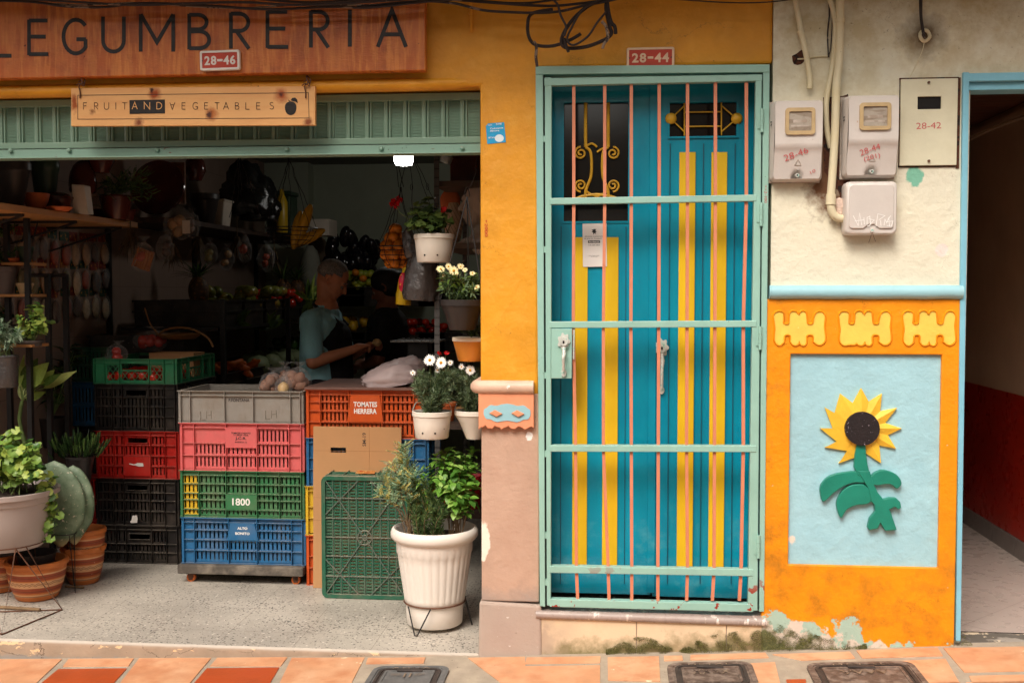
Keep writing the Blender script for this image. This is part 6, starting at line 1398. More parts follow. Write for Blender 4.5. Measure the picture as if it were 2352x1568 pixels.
# ---- big white fluted planter with herbs
m_white = mat('white_planter_plastic', C(236, 228, 218, .93), .42, .02, 4, .0004, 30, layers=(veil(5, .5, .8, .3, C(214, 196, 180)), chips(50, .74, C(170, 150, 130)), lambda n: (n.m('MULTIPLY', n.mr(n.xyz(2), .0, .22, .5, 0), n.mr(n.noise(8, 5), .4, .7)), C(206, 184, 164))))
YP = .34; c = W(998, 1230, YP); RW = 104 / S(YP - .17) * 1.02; zb_ = W(998, 1448, YP - .12).z; zt_ = W(998, 1208, YP).z; hp = zt_ - zb_
r = root('planter', 'large white fluted plastic planter filled with herbs on a wire stand by the pillar', 'planter', (c.x, YP, zb_), 0)
fl = lambda a, z: 1 + (.022 * (abs(math.sin(a * 15)) ** .6 - .6) if hp * .27 < z < hp * .76 else 0)
prof = [(0, .0), (RW * .60, 0), (RW * .635, .006), (RW * .655, hp * .15), (RW * .665, hp * .235), (RW * .69, hp * .245), (RW * .70, hp * .29), (RW * .845, hp * .74), (RW * .865, hp * .755), (RW * .875, hp * .83), (RW * .89, hp * .87), (RW * .955, hp * .885), (RW, hp * .915), (RW * 1.0, hp * .955), (RW * .97, hp * .99), (RW * .92, hp), (RW * .88, hp * .985), (RW * .86, hp * .93), (RW * .83, hp * .88)]
pf = []
for i in range(len(prof) - 1):
    a, b = prof[i], prof[i + 1]; n = 6 if abs(b[1] - a[1]) > .08 else 1
    pf += [(a[0] + (b[0] - a[0]) * k / n, a[1] + (b[1] - a[1]) * k / n) for k in range(n)]
pf.append(prof[-1]); mb = MB(); mb.lathe(pf, (c.x, YP, zb_), 180, 0, fl); mb.build('pot', m_white, r, sharp=50); soil(r, hp * .885, RW * .84)
random.seed(21); cp = Vector((c.x, YP, zb_ + hp * .88))
lv, sm = MB(), MB()      # feathery plant on the left
def tipat(px, py, dy): return W(px, py, YP + dy)
base = cp + Vector((-.10, -.03, 0))
stemmy(lv, sm, lambda: base + Vector((rnd(-.02, .02), rnd(-.02, .02), 0)), [tipat(*q) for q in ((930, 1020, -.02), (916, 1032, 0), (900, 1062, -.05), (940, 1075, .02), (872, 1100, -.05), (885, 1090, .0), (912, 1090, -.08), (868, 1130, -.06), (890, 1145, -.08), (925, 1120, -.08), (942, 1110, .0), (905, 1120, .04), (925, 1060, .03), (950, 1090, -.05))], lf_feather(.048, .0036), .0022, .0165, .02, .5)
foliage(r, lv, sm, L_fea, m_wood, 'feathery_foliage')
lv, sm = MB(), MB(); base = cp + Vector((-.01, -.05, 0))
stemmy(lv, sm, lambda: base + Vector((rnd(-.05, .07), rnd(-.02, .03), 0)), [tipat(*q) for q in ((950, 1100, -.05), (962, 1120, -.03), (975, 1105, -.05), (985, 1130, -.06), (1000, 1150, -.05), (1012, 1160, -.05), (940, 1150, -.08), (958, 1165, -.08), (1020, 1175, -.07), (1030, 1170, -.03), (968, 1140, 0), (992, 1165, -.09), (945, 1130, -.02))], lf_needles(.030, .0034, 7, .9), .0026, .0055, .0, .12)
foliage(r, lv, sm, L_ros, m_wood, 'rosemary_foliage')
lv, sm = MB(), MB(); base = cp + Vector((.0, .05, 0))
stemmy(lv, sm, lambda: base + Vector((rnd(-.02, .02), 0, 0)), [tipat(*q) for q in ((958, 1078, .0), (972, 1070, .02), (985, 1090, .04), (945, 1100, .02), (968, 1096, -.02))], lf_ovate(.055, .013, .9, .4), .002, .017, .0, .4)
foliage(r, lv, sm, L_bas, m_stem, 'tarragon_foliage')
lv, sm = MB(), MB(); base = cp + Vector((.09, .02, 0))
T_ = [(1000, 1040, .02), (1020, 1030, .05), (1045, 1035, .0), (1068, 1042, .05), (1085, 1030, .1), (1010, 1070, -.04), (1035, 1062, -.05), (1060, 1075, -.06), (1082, 1070, 0), (995, 1060, .08), (1015, 1100, -.08), (1042, 1105, -.1), (1070, 1110, -.08), (1090, 1100, -.02), (1052, 1135, -.1), (1080, 1140, -.08), (1030, 1130, -.06), (1092, 1150, -.04), (1020, 1050, -.03), (1060, 1055, .02), (1045, 1085, -.02), (1075, 1090, .06), (1000, 1090, .0), (1090, 1060, .05), (1028, 1080, .06), (1065, 1125, 0)]
stemmy(lv, sm, lambda: base + Vector((rnd(-.03, .03), rnd(-.02, .02), 0)), [tipat(*q) for q in T_], lf_ovate(.052, .032, .8, .25), .0022, .026, .02, .38)
foliage(r, lv, sm, L_bas, m_wood, 'basil_foliage')
# wire stand
r = root('pot_stand', 'black hairpin wire stand under the big white planter', 'plant stand', (c.x, YP, 0)); mb = MB(); zr = zb_ + hp * .235; rs = RW * .70
mb.tube([(c.x + rs * math.cos(t), YP + rs * math.sin(t), zr) for t in [2 * PI * i / 40 for i in range(40)]], .0035, 8, closed=True); mb.build('ring', m_rust, r)
for a in (-110, 10, 130):
    a0 = R(a); u = Vector((math.cos(a0), math.sin(a0), 0)); v = Vector((-u.y, u.x, 0)); q = Vector((c.x, YP, 0))
    mb = MB(); mb.tube([q + u * rs + v * .055 + Vector((0, 0, zr)), q + u * (rs + .03) + v * .006 + Vector((0, 0, .004)), q + u * (rs + .03) - v * .006 + Vector((0, 0, .004)), q + u * rs - v * .055 + Vector((0, 0, zr))], .0032, 7); mb.build('leg', m_blackm, r)

# ---- hanging pots by the pillar
m_wpot = mat('dirty_white_bucket', C(232, 222, 208, .93), .45, .03, 6, .0004, 40, layers=(chips(20, .68, C(150, 120, 92), k=(1, 1, .6)), chips(60, .7, C(90, 70, 52)), veil(7, .5, .75, .35, C(206, 184, 160))))
def bucket(name, label, px0, px1, pyt, pyb, y, m, taper=.82, lip=.014, group=None, hole=True, ribs=0, cat='hanging pot'):
    cx = (px0 + px1) / 2; a = W(px0, pyt, y).x; b = W(px1, pyt, y).x; rr_ = (b - a) / 2; zt = W(cx, pyt + 6, y).z; zb_ = W(cx, pyb - 6, y - rr_ * .5).z; h = zt - zb_; c = Vector(((a + b) / 2, y, zb_))
    r = root(name, label, cat, c, 0, group)
    prof = [(0, 0), (rr_ * taper * .93, 0), (rr_ * taper * .98, .004), (rr_ * (taper + (1 - taper) * .55) * .98, h * .55), (rr_ * .955, h - lip * 1.6), (rr_ * .96, h - lip * 1.5), (rr_, h - lip * 1.4), (rr_ * 1.0, h - .002), (rr_ * .97, h), (rr_ * .93, h - .003), (rr_ * .9, h - .02), (rr_ * .88, h - .03)]
    body = pot_body(r, prof, m, mod=(lambda a, z: 1 + .015 * math.copysign(1, math.sin(a * 30)) * (1 if (int(z / .012) % 2) else 0)) if ribs else None)
    soil(r, h - .018, rr_ * .9)
    if hole:
        for a in (-112, -70):
            q = c + Vector((math.cos(R(a)) * rr_ * (taper + .02) * .99, math.sin(R(a)) * rr_ * (taper + .02) * .99, h * .24)); mb = MB(); mb.tube([q, q + Vector((math.cos(R(a)), math.sin(R(a)), 0)) * .002], .004, 8); mb.build('drain_hole', m_dark, body)
    return r, c + Vector((0, 0, h)), rr_
def grp(c, n, spread, hgt, dy=1.0): return [c + Vector((rnd(-1, 1) * spread, rnd(-1, 1) * spread * dy, rnd(.35, 1) * hgt)) for _ in range(n)]
# geranium
random.seed(31); YH = .42
r, ct, rr_ = bucket('hanging_geranium', 'white bucket with a red geranium hanging on wires under the shutter', 951, 1043, 532, 608, YH, m_wpot, .86)
lv, sm = MB(), MB()
stemmy(lv, sm, lambda: ct + Vector((rnd(-.05, .05), rnd(-.04, .04), -.02)), [W(x, y, YH + dy) for x, y, dy in ((935, 510, -.05), (945, 490, .02), (960, 475, 0), (985, 470, .04), (1005, 478, -.02), (1025, 500, 0), (1035, 520, .03), (950, 525, -.09), (975, 500, -.08), (1000, 510, -.09), (1020, 525, -.08), (965, 530, -.10), (990, 485, .0), (935, 530, -.02), (990, 535, -.11), (955, 500, -.06))], lf_scallop(.024), .003, .018, .01, .25)
b = ct + Vector((-.06, 0, 0)); f1 = W(912, 472, YH); sm.tube(curve_pts([b, W(935, 500, YH), f1 + Vector((.01, 0, -.03)), f1]), .002, 6)
foliage(r, lv, sm, L_ger, m_stem)
fl_ = MB()
for cen, n, s_ in ((W(910, 466, YH), 26, .028), (W(1017, 482, YH - .05), 5, .010)):
    fl_ = MB()
    for i in range(n): 
        q = cen + rdir(-1, 1) * s_ * random.random() ** .4; fl_.scallop(q, rdir(-.2, 1) + Vector((0, -.8, 0)), .012, 0, 5, .2)
    fl_.build('flower_head', m_rp, r, fix=False, sharp=0)
mb = MB(); hk = W(941, 340, YH + .05); rim = [ct + Vector((math.cos(t) * rr_, math.sin(t) * rr_, -.008)) for t in (R(200), R(330), R(80))]
for q in rim:
    P = [hk.lerp(q, i / 10) + Vector((rnd(-.004, .004), rnd(-.004, .004), 0)) for i in range(11)]; mb.tube(P, .0016, 5)
for q in rim[:2]: mb.tube([hk.lerp(q, .45) + Vector((.006 * math.cos(t), 0, .014 * math.sin(t))) for t in [i * .7 for i in range(9)]], .0014, 5, closed=True)
mb.build('hanging_wires', m_blackm, r, fix=False)
# black woven pot with cream daisies
random.seed(33); YH2 = .20; m_blkpot = mat('black_woven_pot', C(52, 46, 44, .8), .4, .1, 20, .0006, 60)
r, ct, rr_ = bucket('hanging_daisies', 'black woven hanging pot with cream daisies beside the pillar', 1012, 1112, 682, 764, YH2, m_blkpot, .62, .018, None, False, 1)
lv, sm = MB(), MB()
stemmy(lv, sm, lambda: ct + Vector((rnd(-.05, .05), rnd(-.05, .05), -.02)), [ct + Vector((rnd(-.085, .08), rnd(-.08, .06), rnd(.03, .12))) for _ in range(34)], lf_ovate(.034, .009, .3, .7), .0018, .010, .0, .15)
foliage(r, lv, sm, L_dai[:1] + [L_lim[0], L_dai[2]], m_stem)
fl_ = MB(); st_ = MB()
for x, y, big in ((1012, 618, 1), (1042, 622, 1.2), (1030, 612, .8), (1058, 612, .8), (1048, 632, .9), (1018, 632, .6), (1085, 628, .7), (1095, 660, .8), (1068, 620, .6)):
    q = W(x, y, YH2 - .05 + rnd(-.03, .03)); st_.tube(curve_pts([ct + Vector((rnd(-.04, .04), 0, 0)), ct.lerp(q, .6) + Vector((0, 0, .01)), q]), .0012, 5); fl_ = MB(); daisy(fl_, q, (rnd(-.4, .4), -.8, rnd(.3, 1)), .019 * big, 15); fl_.build('flower', [m_ptc, m_ye], r, fix=False, sharp=0)
st_.build('flower_stalks', m_stem, r, fix=False, sharp=0)
mb = MB(); hk = W(1073, 452, YH2 + .02)
for t in (195, 350, 80): mb.tube([hk, ct + Vector((math.cos(R(t)) * rr_, math.sin(R(t)) * rr_, 0))], .0026, 6)
mb.tube(curve_pts([hk + Vector((-.006, 0, 0)), hk + Vector((-.01, 0, .02)), hk + Vector((0, 0, .04)), hk + Vector((.008, 0, .02)), hk + Vector((.01, 0, 0))]), .0022, 6); mb.tube(curve_pts([hk + Vector((0, 0, .04)), W(1080, 430, YH2), W(1094, 392, YH2), W(1091, 385, YH2), W(1099, 345, YH2)]), .0012, 5)
mb.build('hanger', m_blackm, r, fix=False)
# orange pot with white rim
m_opot = mat('orange_plastic_pot', C(226, 140, 52, .88), .35, .06, 6, .0004, 40, layers=(lambda n: (n.mr(n.xyz(2), .085, .087), C(232, 214, 190)),))
r, ct, rr_ = bucket('hanging_pot', 'orange plastic pot with a pale rim half hidden by the pillar', 1039, 1125, 768, 836, .30, m_opot, .72, .012, None, False)
lv, sm = MB(), MB(); random.seed(5); stemmy(lv, sm, lambda: ct, [ct + Vector((rnd(-.08, .08), rnd(-.05, .05), rnd(.02, .07))) for _ in range(14)], lf_ovate(.03, .008), .0015, .012, 0, .2); foliage(r, lv, sm, L_dai)
# white daisy buckets
random.seed(35); YD2 = .30
def daisypot(px0, px1, pyt, pyb, y, label, tp, tips, flowers, seed, g):
    r, ct, rr_ = bucket('hanging_daisies', label, px0, px1, pyt, pyb, y, m_wpot, tp); random.seed(seed)
    lv, sm = MB(), MB(); stemmy(lv, sm, lambda: ct + Vector((rnd(-.04, .04), rnd(-.04, .04), -.02)), [W(x, yy, y + rnd(-.09, .06)) for x, yy in tips], lf_needles(.026, .0026, 6, .8), .0014, .007, .0, .15)
    foliage(r, lv, sm, L_dai)
    fl_, st_ = MB(), MB()
    for x, yy, b_, k in flowers:
        q = W(x, yy, y - .07 + rnd(-.02, .02)); st_.tube(curve_pts([ct, ct.lerp(q, .55) + Vector((0, 0, .015)), q]), .0012, 5)
        fl_ = MB()
        if k == 0: daisy(fl_, q, (rnd(-.3, .3), -1, rnd(.1, .6)), .026 * b_, 18)
        elif k == 1: daisy(fl_, q, (rnd(-.3, .3), -1, rnd(.2, .8)), .014, 9)
        else:
            for _ in range(5): fl_.scallop(q + rdir(-1, 1) * .006, rdir(-.5, 1), .009, 2, 5, .3)
        fl_.build('flower', [m_ptl, m_ye, m_rp], r, fix=False, sharp=0)
    st_.build('flower_stalks', m_stem, r, fix=False, sharp=0)
    mb = MB(); mb.tube(curve_pts([ct + Vector((-rr_, 0, -.006)), ct + Vector((-rr_ * .8, .02, .035)), ct + Vector((0, .05, .05)), ct + Vector((rr_ * .8, .02, .035)), ct + Vector((rr_, 0, -.006))]), .0014, 5); mb.build('bail_handle', m_metal, r); return r
tips = [(x, y) for x, y in [(rnd(952, 1050), rnd(848, 920)) for _ in range(46)]] + [(950, 880), (960, 860), (1015, 850), (1035, 862), (1045, 885)]
daisypot(947, 1037, 937, 1014, YD2, 'white bucket of white daisies hanging left of the pillar', .86, tips, ((987, 827, 1, 0), (1013, 833, 1, 0), (948, 856, .8, 1), (1034, 833, .9, 1), (1010, 812, 1, 2), (1026, 811, 1, 2), (1005, 850, .6, 1)), 8, None)
tips = [(rnd(1045, 1100), rnd(845, 920)) for _ in range(40)]
daisypot(1044, 1134, 935, 1016, .34, 'cone shaped white pot of daisies half hidden by the pillar', .42, tips, ((1080, 850, .85, 0), (1060, 842, .8, 1)), 9, None)

# ---- left group
m_gpot = mat('taupe_bowl_plastic', C(178, 164, 158, .88), .5, .03, 5, .0004, 40, layers=(veil(5, .5, .75, .25, C(150, 130, 120)),))
YB_ = .46; cx = W(8, 1130, YB_).x; rb = W(118, 1125, YB_ - .02).x - cx; zt_ = W(60, 1122, YB_).z; zb_ = W(60, 1266, YB_ - .1).z; h = zt_ - zb_
r = root('planter', 'wide taupe bowl planter with bright round leaved plant on a wire pyramid stand', 'planter', (cx, YB_, zb_))
pot_body(r, [(0, 0), (rb * .68, 0), (rb * .72, .008), (rb * .735, .022), (rb * .745, .024), (rb * .84, h * .5), (rb * .90, h * .78), (rb * .93, h * .80), (rb * .955, h * .9), (rb * 1.0, h * .91), (rb * 1.005, h * .99), (rb * .98, h), (rb * .94, h * .98), (rb * .9, h * .9)], m_gpot, n=64); soil(r, h * .93, rb * .9)
random.seed(41); ct = Vector((cx, YB_, zt_)); lv, sm = MB(), MB()
stemmy(lv, sm, lambda: ct + Vector((rnd(-.1, .14), rnd(-.1, .1), -.01)), [W(x, y, YB_ + dy) for x, y, dy in [(rnd(-20, 100), rnd(1020, 1105), rnd(-.16, .08)) for _ in range(46)] + [(12, 1000, 0), (25, 990, 0), (40, 985, .02), (5, 1010, 0), (30, 1020, 0)]], lf_scallop(.026, .6), .0022, .022, 0, .3)
stemmy(lv, sm, lambda: ct + Vector((rb * .75, -.02, -.01)), [W(x, y, YB_ + .02) for x, y in ((118, 1110), (124, 1140), (132, 1160), (120, 1175), (128, 1195), (112, 1220), (105, 1240), (128, 1120), (116, 1250), (124, 1225), (136, 1180), (110, 1200), (122, 1210))], lf_scallop(.022, .3), .002, .018, .02, .2)
foliage(r, lv, sm, L_lim)
r = root('pot_stand', 'thin rusty wire pyramid stand carrying the taupe bowl', 'plant stand', (cx, YB_, 0)); mb = MB(); zr = zb_ + .02; rs = rb * .74
mb.tube([(cx + rs * math.cos(t), YB_ + rs * math.sin(t), zr) for t in [2 * PI * i / 40 for i in range(40)]], .0028, 8, closed=True); mb.build('ring', m_rust, r)
f1 = G(143, 1399, .004); f2 = G(4, 1456, .004); f3 = G(-130, 1385, .004); f4 = Vector((cx + .02, YB_ + .24, .004)); top = [Vector((cx + rs * math.cos(R(a)), YB_ + rs * math.sin(R(a)), zr)) for a in (-30, -45, -75, -95, 200, 215, 90, 75)]
for i, (f, a, b) in enumerate(((f1, top[0], top[1]), (f2, top[1], top[3]), (f3, top[4], top[5]), (f4, top[6], top[7]))):
    mb = MB(); mb.tube([a, f, b], .0030, 7); mb.build('leg', m_rust, r)
mb = MB(); mb.tube([f1, f2], .003, 7); mb.tube([f2, f3], .003, 7); mb.tube([f1, G(-60, 1406, .004)], .003, 7); mb.build('base_wire', m_rust, r)
mb = MB(); mb.tube([G(-20, 1392, .01), G(92, 1399, .01)], .008, 8); tag(mb.build('stick', m_wood), 'dry stick lying on the floor under the wire pyramid', 'stick')
mb = MB(); mb.tube([G(150, 1345, .008), G(192, 1348, .008)], .006, 8); tag(mb.build('stick', m_wood), 'short dry stick beside the striped pots', 'stick')
# striped terracotta pots
def stripes(h):
    bands = [(0, .13, 0), (.13, .2, 1), (.2, .24, 0), (.24, .38, 2), (.38, .42, 1), (.42, .55, 1), (.55, .58, 0), (.58, .72, 2), (.72, .76, 1), (.76, 1, 0)]
    cc = (C(206, 116, 54, .85), C(222, 166, 118, .85), C(160, 72, 40, .85)); fs = []
    for a, b, k in bands:
        if k: fs.append((lambda a, b, k: (lambda n: (n.m('MULTIPLY', n.mr(n.m('ADD', n.xyz(2), n.m('MULTIPLY', n.m('SUBTRACT', n.noise(30, 3), .5), .004)), a * h, a * h + .001), n.mr(n.xyz(2), b * h, b * h + .001, 1, 0)), cc[k])))(a, b, k))
    for q in (.15, .3, .46, .5, .66): fs.append((lambda q: (lambda n: (n.mr(n.m('ABSOLUTE', n.m('SUBTRACT', n.m('ADD', n.xyz(2), n.m('MULTIPLY', n.m('SINE', n.m('MULTIPLY', n.xyz(0), 260 if q in (.46, .5) else 30)), .003 if q in (.46, .5) else .0004)), q * h)), .0008, .0016, 1, 0), C(112, 56, 34, .8))))(q))
    fs.append(chips(50, .70, C(232, 200, 170))); return tuple(fs)
def tpot(label, cx, cy, zb_, rr_, h, wavy=False, seed=0, group='striped terracotta pots'):
    m = mat('striped_terracotta_%d' % seed, C(206, 116, 54, .85), .55, .1, 8, .0008, 60, layers=stripes(h)); r = root('terracotta_pot', label, 'plant pot', (cx, cy, zb_), 0, group)
    wv = (lambda a, z: 1 + (.05 * math.sin(a * 12) if z > h * .93 else 0)) if wavy else None
    pot_body(r, [(0, 0), (rr_ * .60, 0), (rr_ * .66, .006), (rr_ * .80, h * .3), (rr_ * .90, h * .6), (rr_ * .93, h * .84), (rr_ * .93, h * .86), (rr_ * 1.0, h * .88), (rr_ * 1.01, h * .96), (rr_ * .97, h), (rr_ * .88, h), (rr_ * .84, h * .92), (rr_ * .8, h * .8)], m, mod=wv, n=72); soil(r, h * .82, rr_ * .82); return r
y = .72; q = G(83, 1385, 0); y = q.y + .10; r1 = (W(150, 1290, y - .03).x - W(17, 1290, y - .03).x) / 2; c = W(84, 1290, y); h1 = W(84, 1283, y).z
tpot('striped terracotta pot with zigzag bands standing under the wire pyramid', c.x, y, .001, r1, h1, False, 1)
q = MB(); mbp = MB(); rp = root('nursery_pot', 'small black nursery pot inside the front striped pot', 'plant pot', (c.x, y, h1 * .72)); mb = MB(); mb.lathe([(0, 0), (r1 * .5, 0), (r1 * .62, h1 * .45), (r1 * .66, h1 * .46), (r1 * .6, h1 * .44), (r1 * .5, h1 * .3)], (c.x, y, h1 * .72), 28); mb.build('pot', m_blkpot, rp)
y2 = y + .28; c2 = W(192, 1290, y2); r2 = (W(238, 1260, y2).x - W(146, 1260, y2).x) / 2; h2 = W(192, 1252, y2).z
tpot('wavy rimmed striped terracotta pot right of the wire stand', c2.x, y2, .001, r2 * 1.02, h2, True, 2)
tpot('smaller striped terracotta pot nested in the wavy rimmed one', c2.x + .01, y2 + .01, h2 * .52, r2 * .93, h2 * .95, False, 3)
tpot('striped terracotta pot in shadow at the far left edge', W(0, 1300, y + .12).x, y + .12, .001, r1, h1, False, 4)
# cactus
m_cac = mat('cactus_skin', C(98, 122, 92, .75), .5, .2, 6, .004, 20, layers=(veil(9, .42, .65, .6, C(150, 164, 138)), chips(14, .62, C(178, 172, 148)), chips(50, .63, C(190, 180, 158)), lambda n: (n.mr(n.voro(34), .05, .11, .8, 0), C(206, 196, 160)), lambda n: (n.mr(n.xyz(2), .05, .0, 0, 1), C(196, 168, 120))))
yc = y2 - .16; a = W(92, 1160, yc); b = W(206, 1160, yc); zt_ = W(150, 1058, yc).z; zb_ = W(152, 1255, yc).z; cc = Vector(((a.x + b.x) / 2, yc, zb_)); wc, hc = (b.x - a.x) / 2, zt_ - zb_
r = root('cactus', 'big grey green paddle cactus on a wire stand among the pots', 'cactus', cc)
def pad(cx_, wdt, yo, k, lean):
    mb = MB(); rows = []
    for i in range(25):
        t = i / 24; z = hc * t * k; w_ = wdt * (math.sin(PI * (t ** 1.08)) ** .56) if 0 < t < 1 else .002
        if t < .3: w_ = wdt * max(.22, min(1, .1 + 2.6 * t)) * (1 if t > .01 else .3)
        th_ = .034 * (math.sin(PI * t ** .7) ** .5 if 0 < t < 1 else .02) + .004
        rows.append([cc + Vector((cx_ + lean * z + w_ * math.cos(p), yo + th_ * math.sin(p), z)) for p in [2 * PI * j / 28 for j in range(28)]])
    mb.grid(rows, 0, True, True); return mb
pad(-.024, wc * 1.12, 0, 1.0, -.06).build('pad', m_cac, r, sharp=0); pad(.020, wc * .84, .05, .93, .0).build('pad', m_cac, r, sharp=0)
mb = MB(); mb.tube([cc + Vector((math.cos(t) * .052, math.sin(t) * .052, hc * .16)) for t in [2 * PI * i / 24 for i in range(24)]], .0025, 6, closed=True)
tag_ = root('pot_stand', 'thin wire stand with hairpin feet holding up the cactus', 'plant stand', (cc.x, cc.y, 0)); mb.build('ring', m_blackm, tag_)
for a in (-150, -30, 90):
    u = Vector((math.cos(R(a)), math.sin(R(a)), 0)); v = Vector((-u.y, u.x, 0)) * .014; mb = MB(); q = Vector((cc.x, cc.y, 0)); zz_ = zb_ + hc * .16
    mb.tube([q + u * .055 - v + Vector((0, 0, zz_)), q + u * .075 + Vector((0, 0, .003)), q + u * .055 + v + Vector((0, 0, zz_))], .0025, 6); mb.build('leg', m_blackm, tag_)
# black pot with finger leaved succulent
random.seed(51); yq = 1.0
r, ct, rr_ = bucket('potted_succulent', 'black pot of dark finger leaved succulent beside the red crate', 152, 214, 1040, 1118, yq, m_blkpot, .7, .01, None, False, cat='potted plant')
lv, sm = MB(), MB(); lf = MB()
for _ in range(150):
    q = ct + Vector((rnd(-.10, .10), rnd(-.09, .09), rnd(-.01, .07))); o = (q - ct) * 6 + Vector((rnd(-.3, .3), rnd(-.3, .3), 1)); o = o.normalized(); Lq = rnd(.03, .065); k = pick(); P = curve_pts([q, q + o * Lq * .5, q + o * Lq + Vector((0, 0, .008))], 2); lf.tube(P, [.0028, .0046, .005, .0048, .0036][:len(P)], 6, k)
foliage(r, lf, sm, L_jade)
# broad leaved plant in a dark pot behind the bowl
random.seed(53); yq = .84
r, ct, rr_ = bucket('potted_dumb_cane', 'tall broad leaved plant in a grey pot behind the taupe bowl', 38, 104, 1062, 1140, yq, mat('dark_grey_pot', C(92, 84, 80, .7), .6), .75, .01, None, False, cat='potted plant')
lv, sm = MB(), MB(); k5 = lambda x, yv, dy: W((x * .24236) / 1.0629, (700 + yv * .24236) / 1.0629, yq + dy)
crown = k5(225, 1150, 0); sm.tube(curve_pts([ct, k5(205, 1400, 0), k5(205, 1260, 0), crown]), [.012, .013, .012, .011, .012, .012, .011, .011, .010, .010, .010, .010, .010, .010, .010, .010, .010, .010, .010, .010, .010, .010, .010, .009, .009][:25], 8)
for (x0, y0, x1, y1, wd, k) in ((235, 1020, 380, 740, 200, 2), (275, 1010, 490, 800, 200, 0), (245, 1120, 380, 990, 130, 1), (380, 990, 570, 860, 110, 0), (440, 1020, 765, 895, 110, 1), (260, 1140, 470, 1105, 100, 0), (225, 1140, 195, 950, 80, 1), (200, 1000, 235, 690, 70, 0), (420, 990, 610, 930, 90, 2)):
    a, b = k5(x0, y0, rnd(-.03, .03)), k5(x1, y1, rnd(-.05, .08)); d = b - a; Lq = d.length * 1.04; sm.tube(curve_pts([crown, crown.lerp(a, .6) + Vector((0, 0, .01)), a]), .0035, 6)
    side = d.cross(Vector((0, -1, .3))).normalized(); lv.blade(a, d + Vector((0, 0, .03)), Vector((0, -1, .35)), Lq, wd * .24236 / 1.0629 / S(yq), .15, k, 10, .12, .8)
foliage(r, lv, sm, L_die, m_stem)
random.seed(54)
# dark leafy mass behind it
lv, sm = MB(), MB(); q0 = W(130, 870, 1.45); r = root('potted_plant', 'dark big leaved plant in the shade behind the broad leaved plant', 'potted plant', W(120, 960, 1.45)); base = W(120, 960, 1.45)
stemmy(lv, sm, lambda: base, [W(rnd(70, 175), rnd(770, 920), 1.45 + rnd(-.08, .08)) for _ in range(14)], lf_ovate(.11, .05, .7, .3, False), .003, .05, 0, .4); foliage(r, lv, sm, L_jade); mb = MB(); mb.lathe([(0, -.16), (.05, -.16), (.075, .0), (.08, .005), (.07, 0)], base, 28); mb.build('pot', m_blkpot, r)
# mint like plant in a dark pot, upper left, and silver plant in a black bag
random.seed(55); yq = .70
r, ct, rr_ = bucket('potted_mint', 'bright green mint in a dark grey pot on the left rack', 38, 96, 775, 800, yq, mat('dark_grey_pot', C(92, 84, 80, .7), .6), .8, .008, None, False, cat='potted plant')
lv, sm = MB(), MB(); stemmy(lv, sm, lambda: ct + Vector((rnd(-.03, .03), rnd(-.02, .02), -.01)), [W(x, y, yq + rnd(-.07, .04)) for x, y in [(rnd(35, 120), rnd(698, 775)) for _ in range(22)]], lf_ovate(.036, .022, .6, .2), .0018, .020, .01, .3); foliage(r, lv, sm, L_lim)
random.seed(56); yq = .55
r, ct, rr_ = bucket('potted_wormwood', 'silvery lobed leaf plant in a black grow bag at the left edge', -14, 40, 810, 896, yq, film('black_grow_bag', (.05, .045, .045), .97, .25), .92, .006, None, False, cat='potted plant')
lv, sm = MB(), MB(); stemmy(lv, sm, lambda: ct + Vector((rnd(-.04, .03), rnd(-.03, .03), 0)), [W(x, y, yq + rnd(-.06, .04)) for x, y in [(rnd(-10, 48), rnd(735, 800)) for _ in range(18)]], lf_ovate(.038, .009, .4, .4), .0016, .009, 0, .4); foliage(r, lv, sm, L_art)
random.seed(57)
lv, sm = MB(), MB(); r = root('potted_herb', 'small dark herb behind the silvery plant on the left', 'potted plant', W(8, 745, .95)); b = W(8, 745, .95); stemmy(lv, sm, lambda: b, [W(rnd(-5, 30), rnd(700, 745), .95 + rnd(-.04, .04)) for _ in range(9)], lf_ovate(.03, .018), .0015, .018, 0, .3); foliage(r, lv, sm, L_jade)
mb = MB(); mb.lathe([(0, -.08), (.05, -.08), (.06, 0), (.055, 0)], b, 20); mb.build('pot', m_blkpot, r)
# ------------------------------------------------------------------ inside the shop
m_shelf = mat('pale_wood_shelf', C(196, 140, 84, .75), .6, .12, 8, .0006, 60, k=(1, .2, 1)); m_dkp = mat('dark_glazed_clay', C(92, 40, 30, .7), .2, .2, 8, 0); m_oclay = mat('orange_clay', C(206, 104, 52, .8), .6, .1, 8, .0005, 60)
m_blkbag = mat('black_bin_bag', C(20, 20, 20, .8), .16, .2, 12, .012, 14, spec=.7, bdet=6); m_dkgreen = mat('dark_green_pot_plastic', C(50, 74, 56, .7), .4); m_cloth_w = mat('off_white_paper', C(214, 200, 184, .8), .5, .08, 10, .001, 40)
def tg(o, label, cat, group=None): return tag(o, label, cat, group)
def one(name, label, cat, mb, m, group=None, **k): return tag(mb.build(name, m, **k), label, cat, group)
def box_at(px0, py0, px1, py1, y, d, mb=None):
    a, b, c, e = rect(px0, py0, px1, py1, y); mb = mb or MB(); mb.box(a, b, y, y + d, c, e); return mb
def vase(px0, px1, pyt, pyb, y, prof): # prof of (r fraction, h fraction)
    a, b, c, e = rect(px0, pyt, px1, pyb, y); r_ = (b - a) / 2; mb = MB(); mb.lathe([(p[0] * r_, p[1] * (e - c)) for p in prof], ((a + b) / 2, y, c), 30); return mb
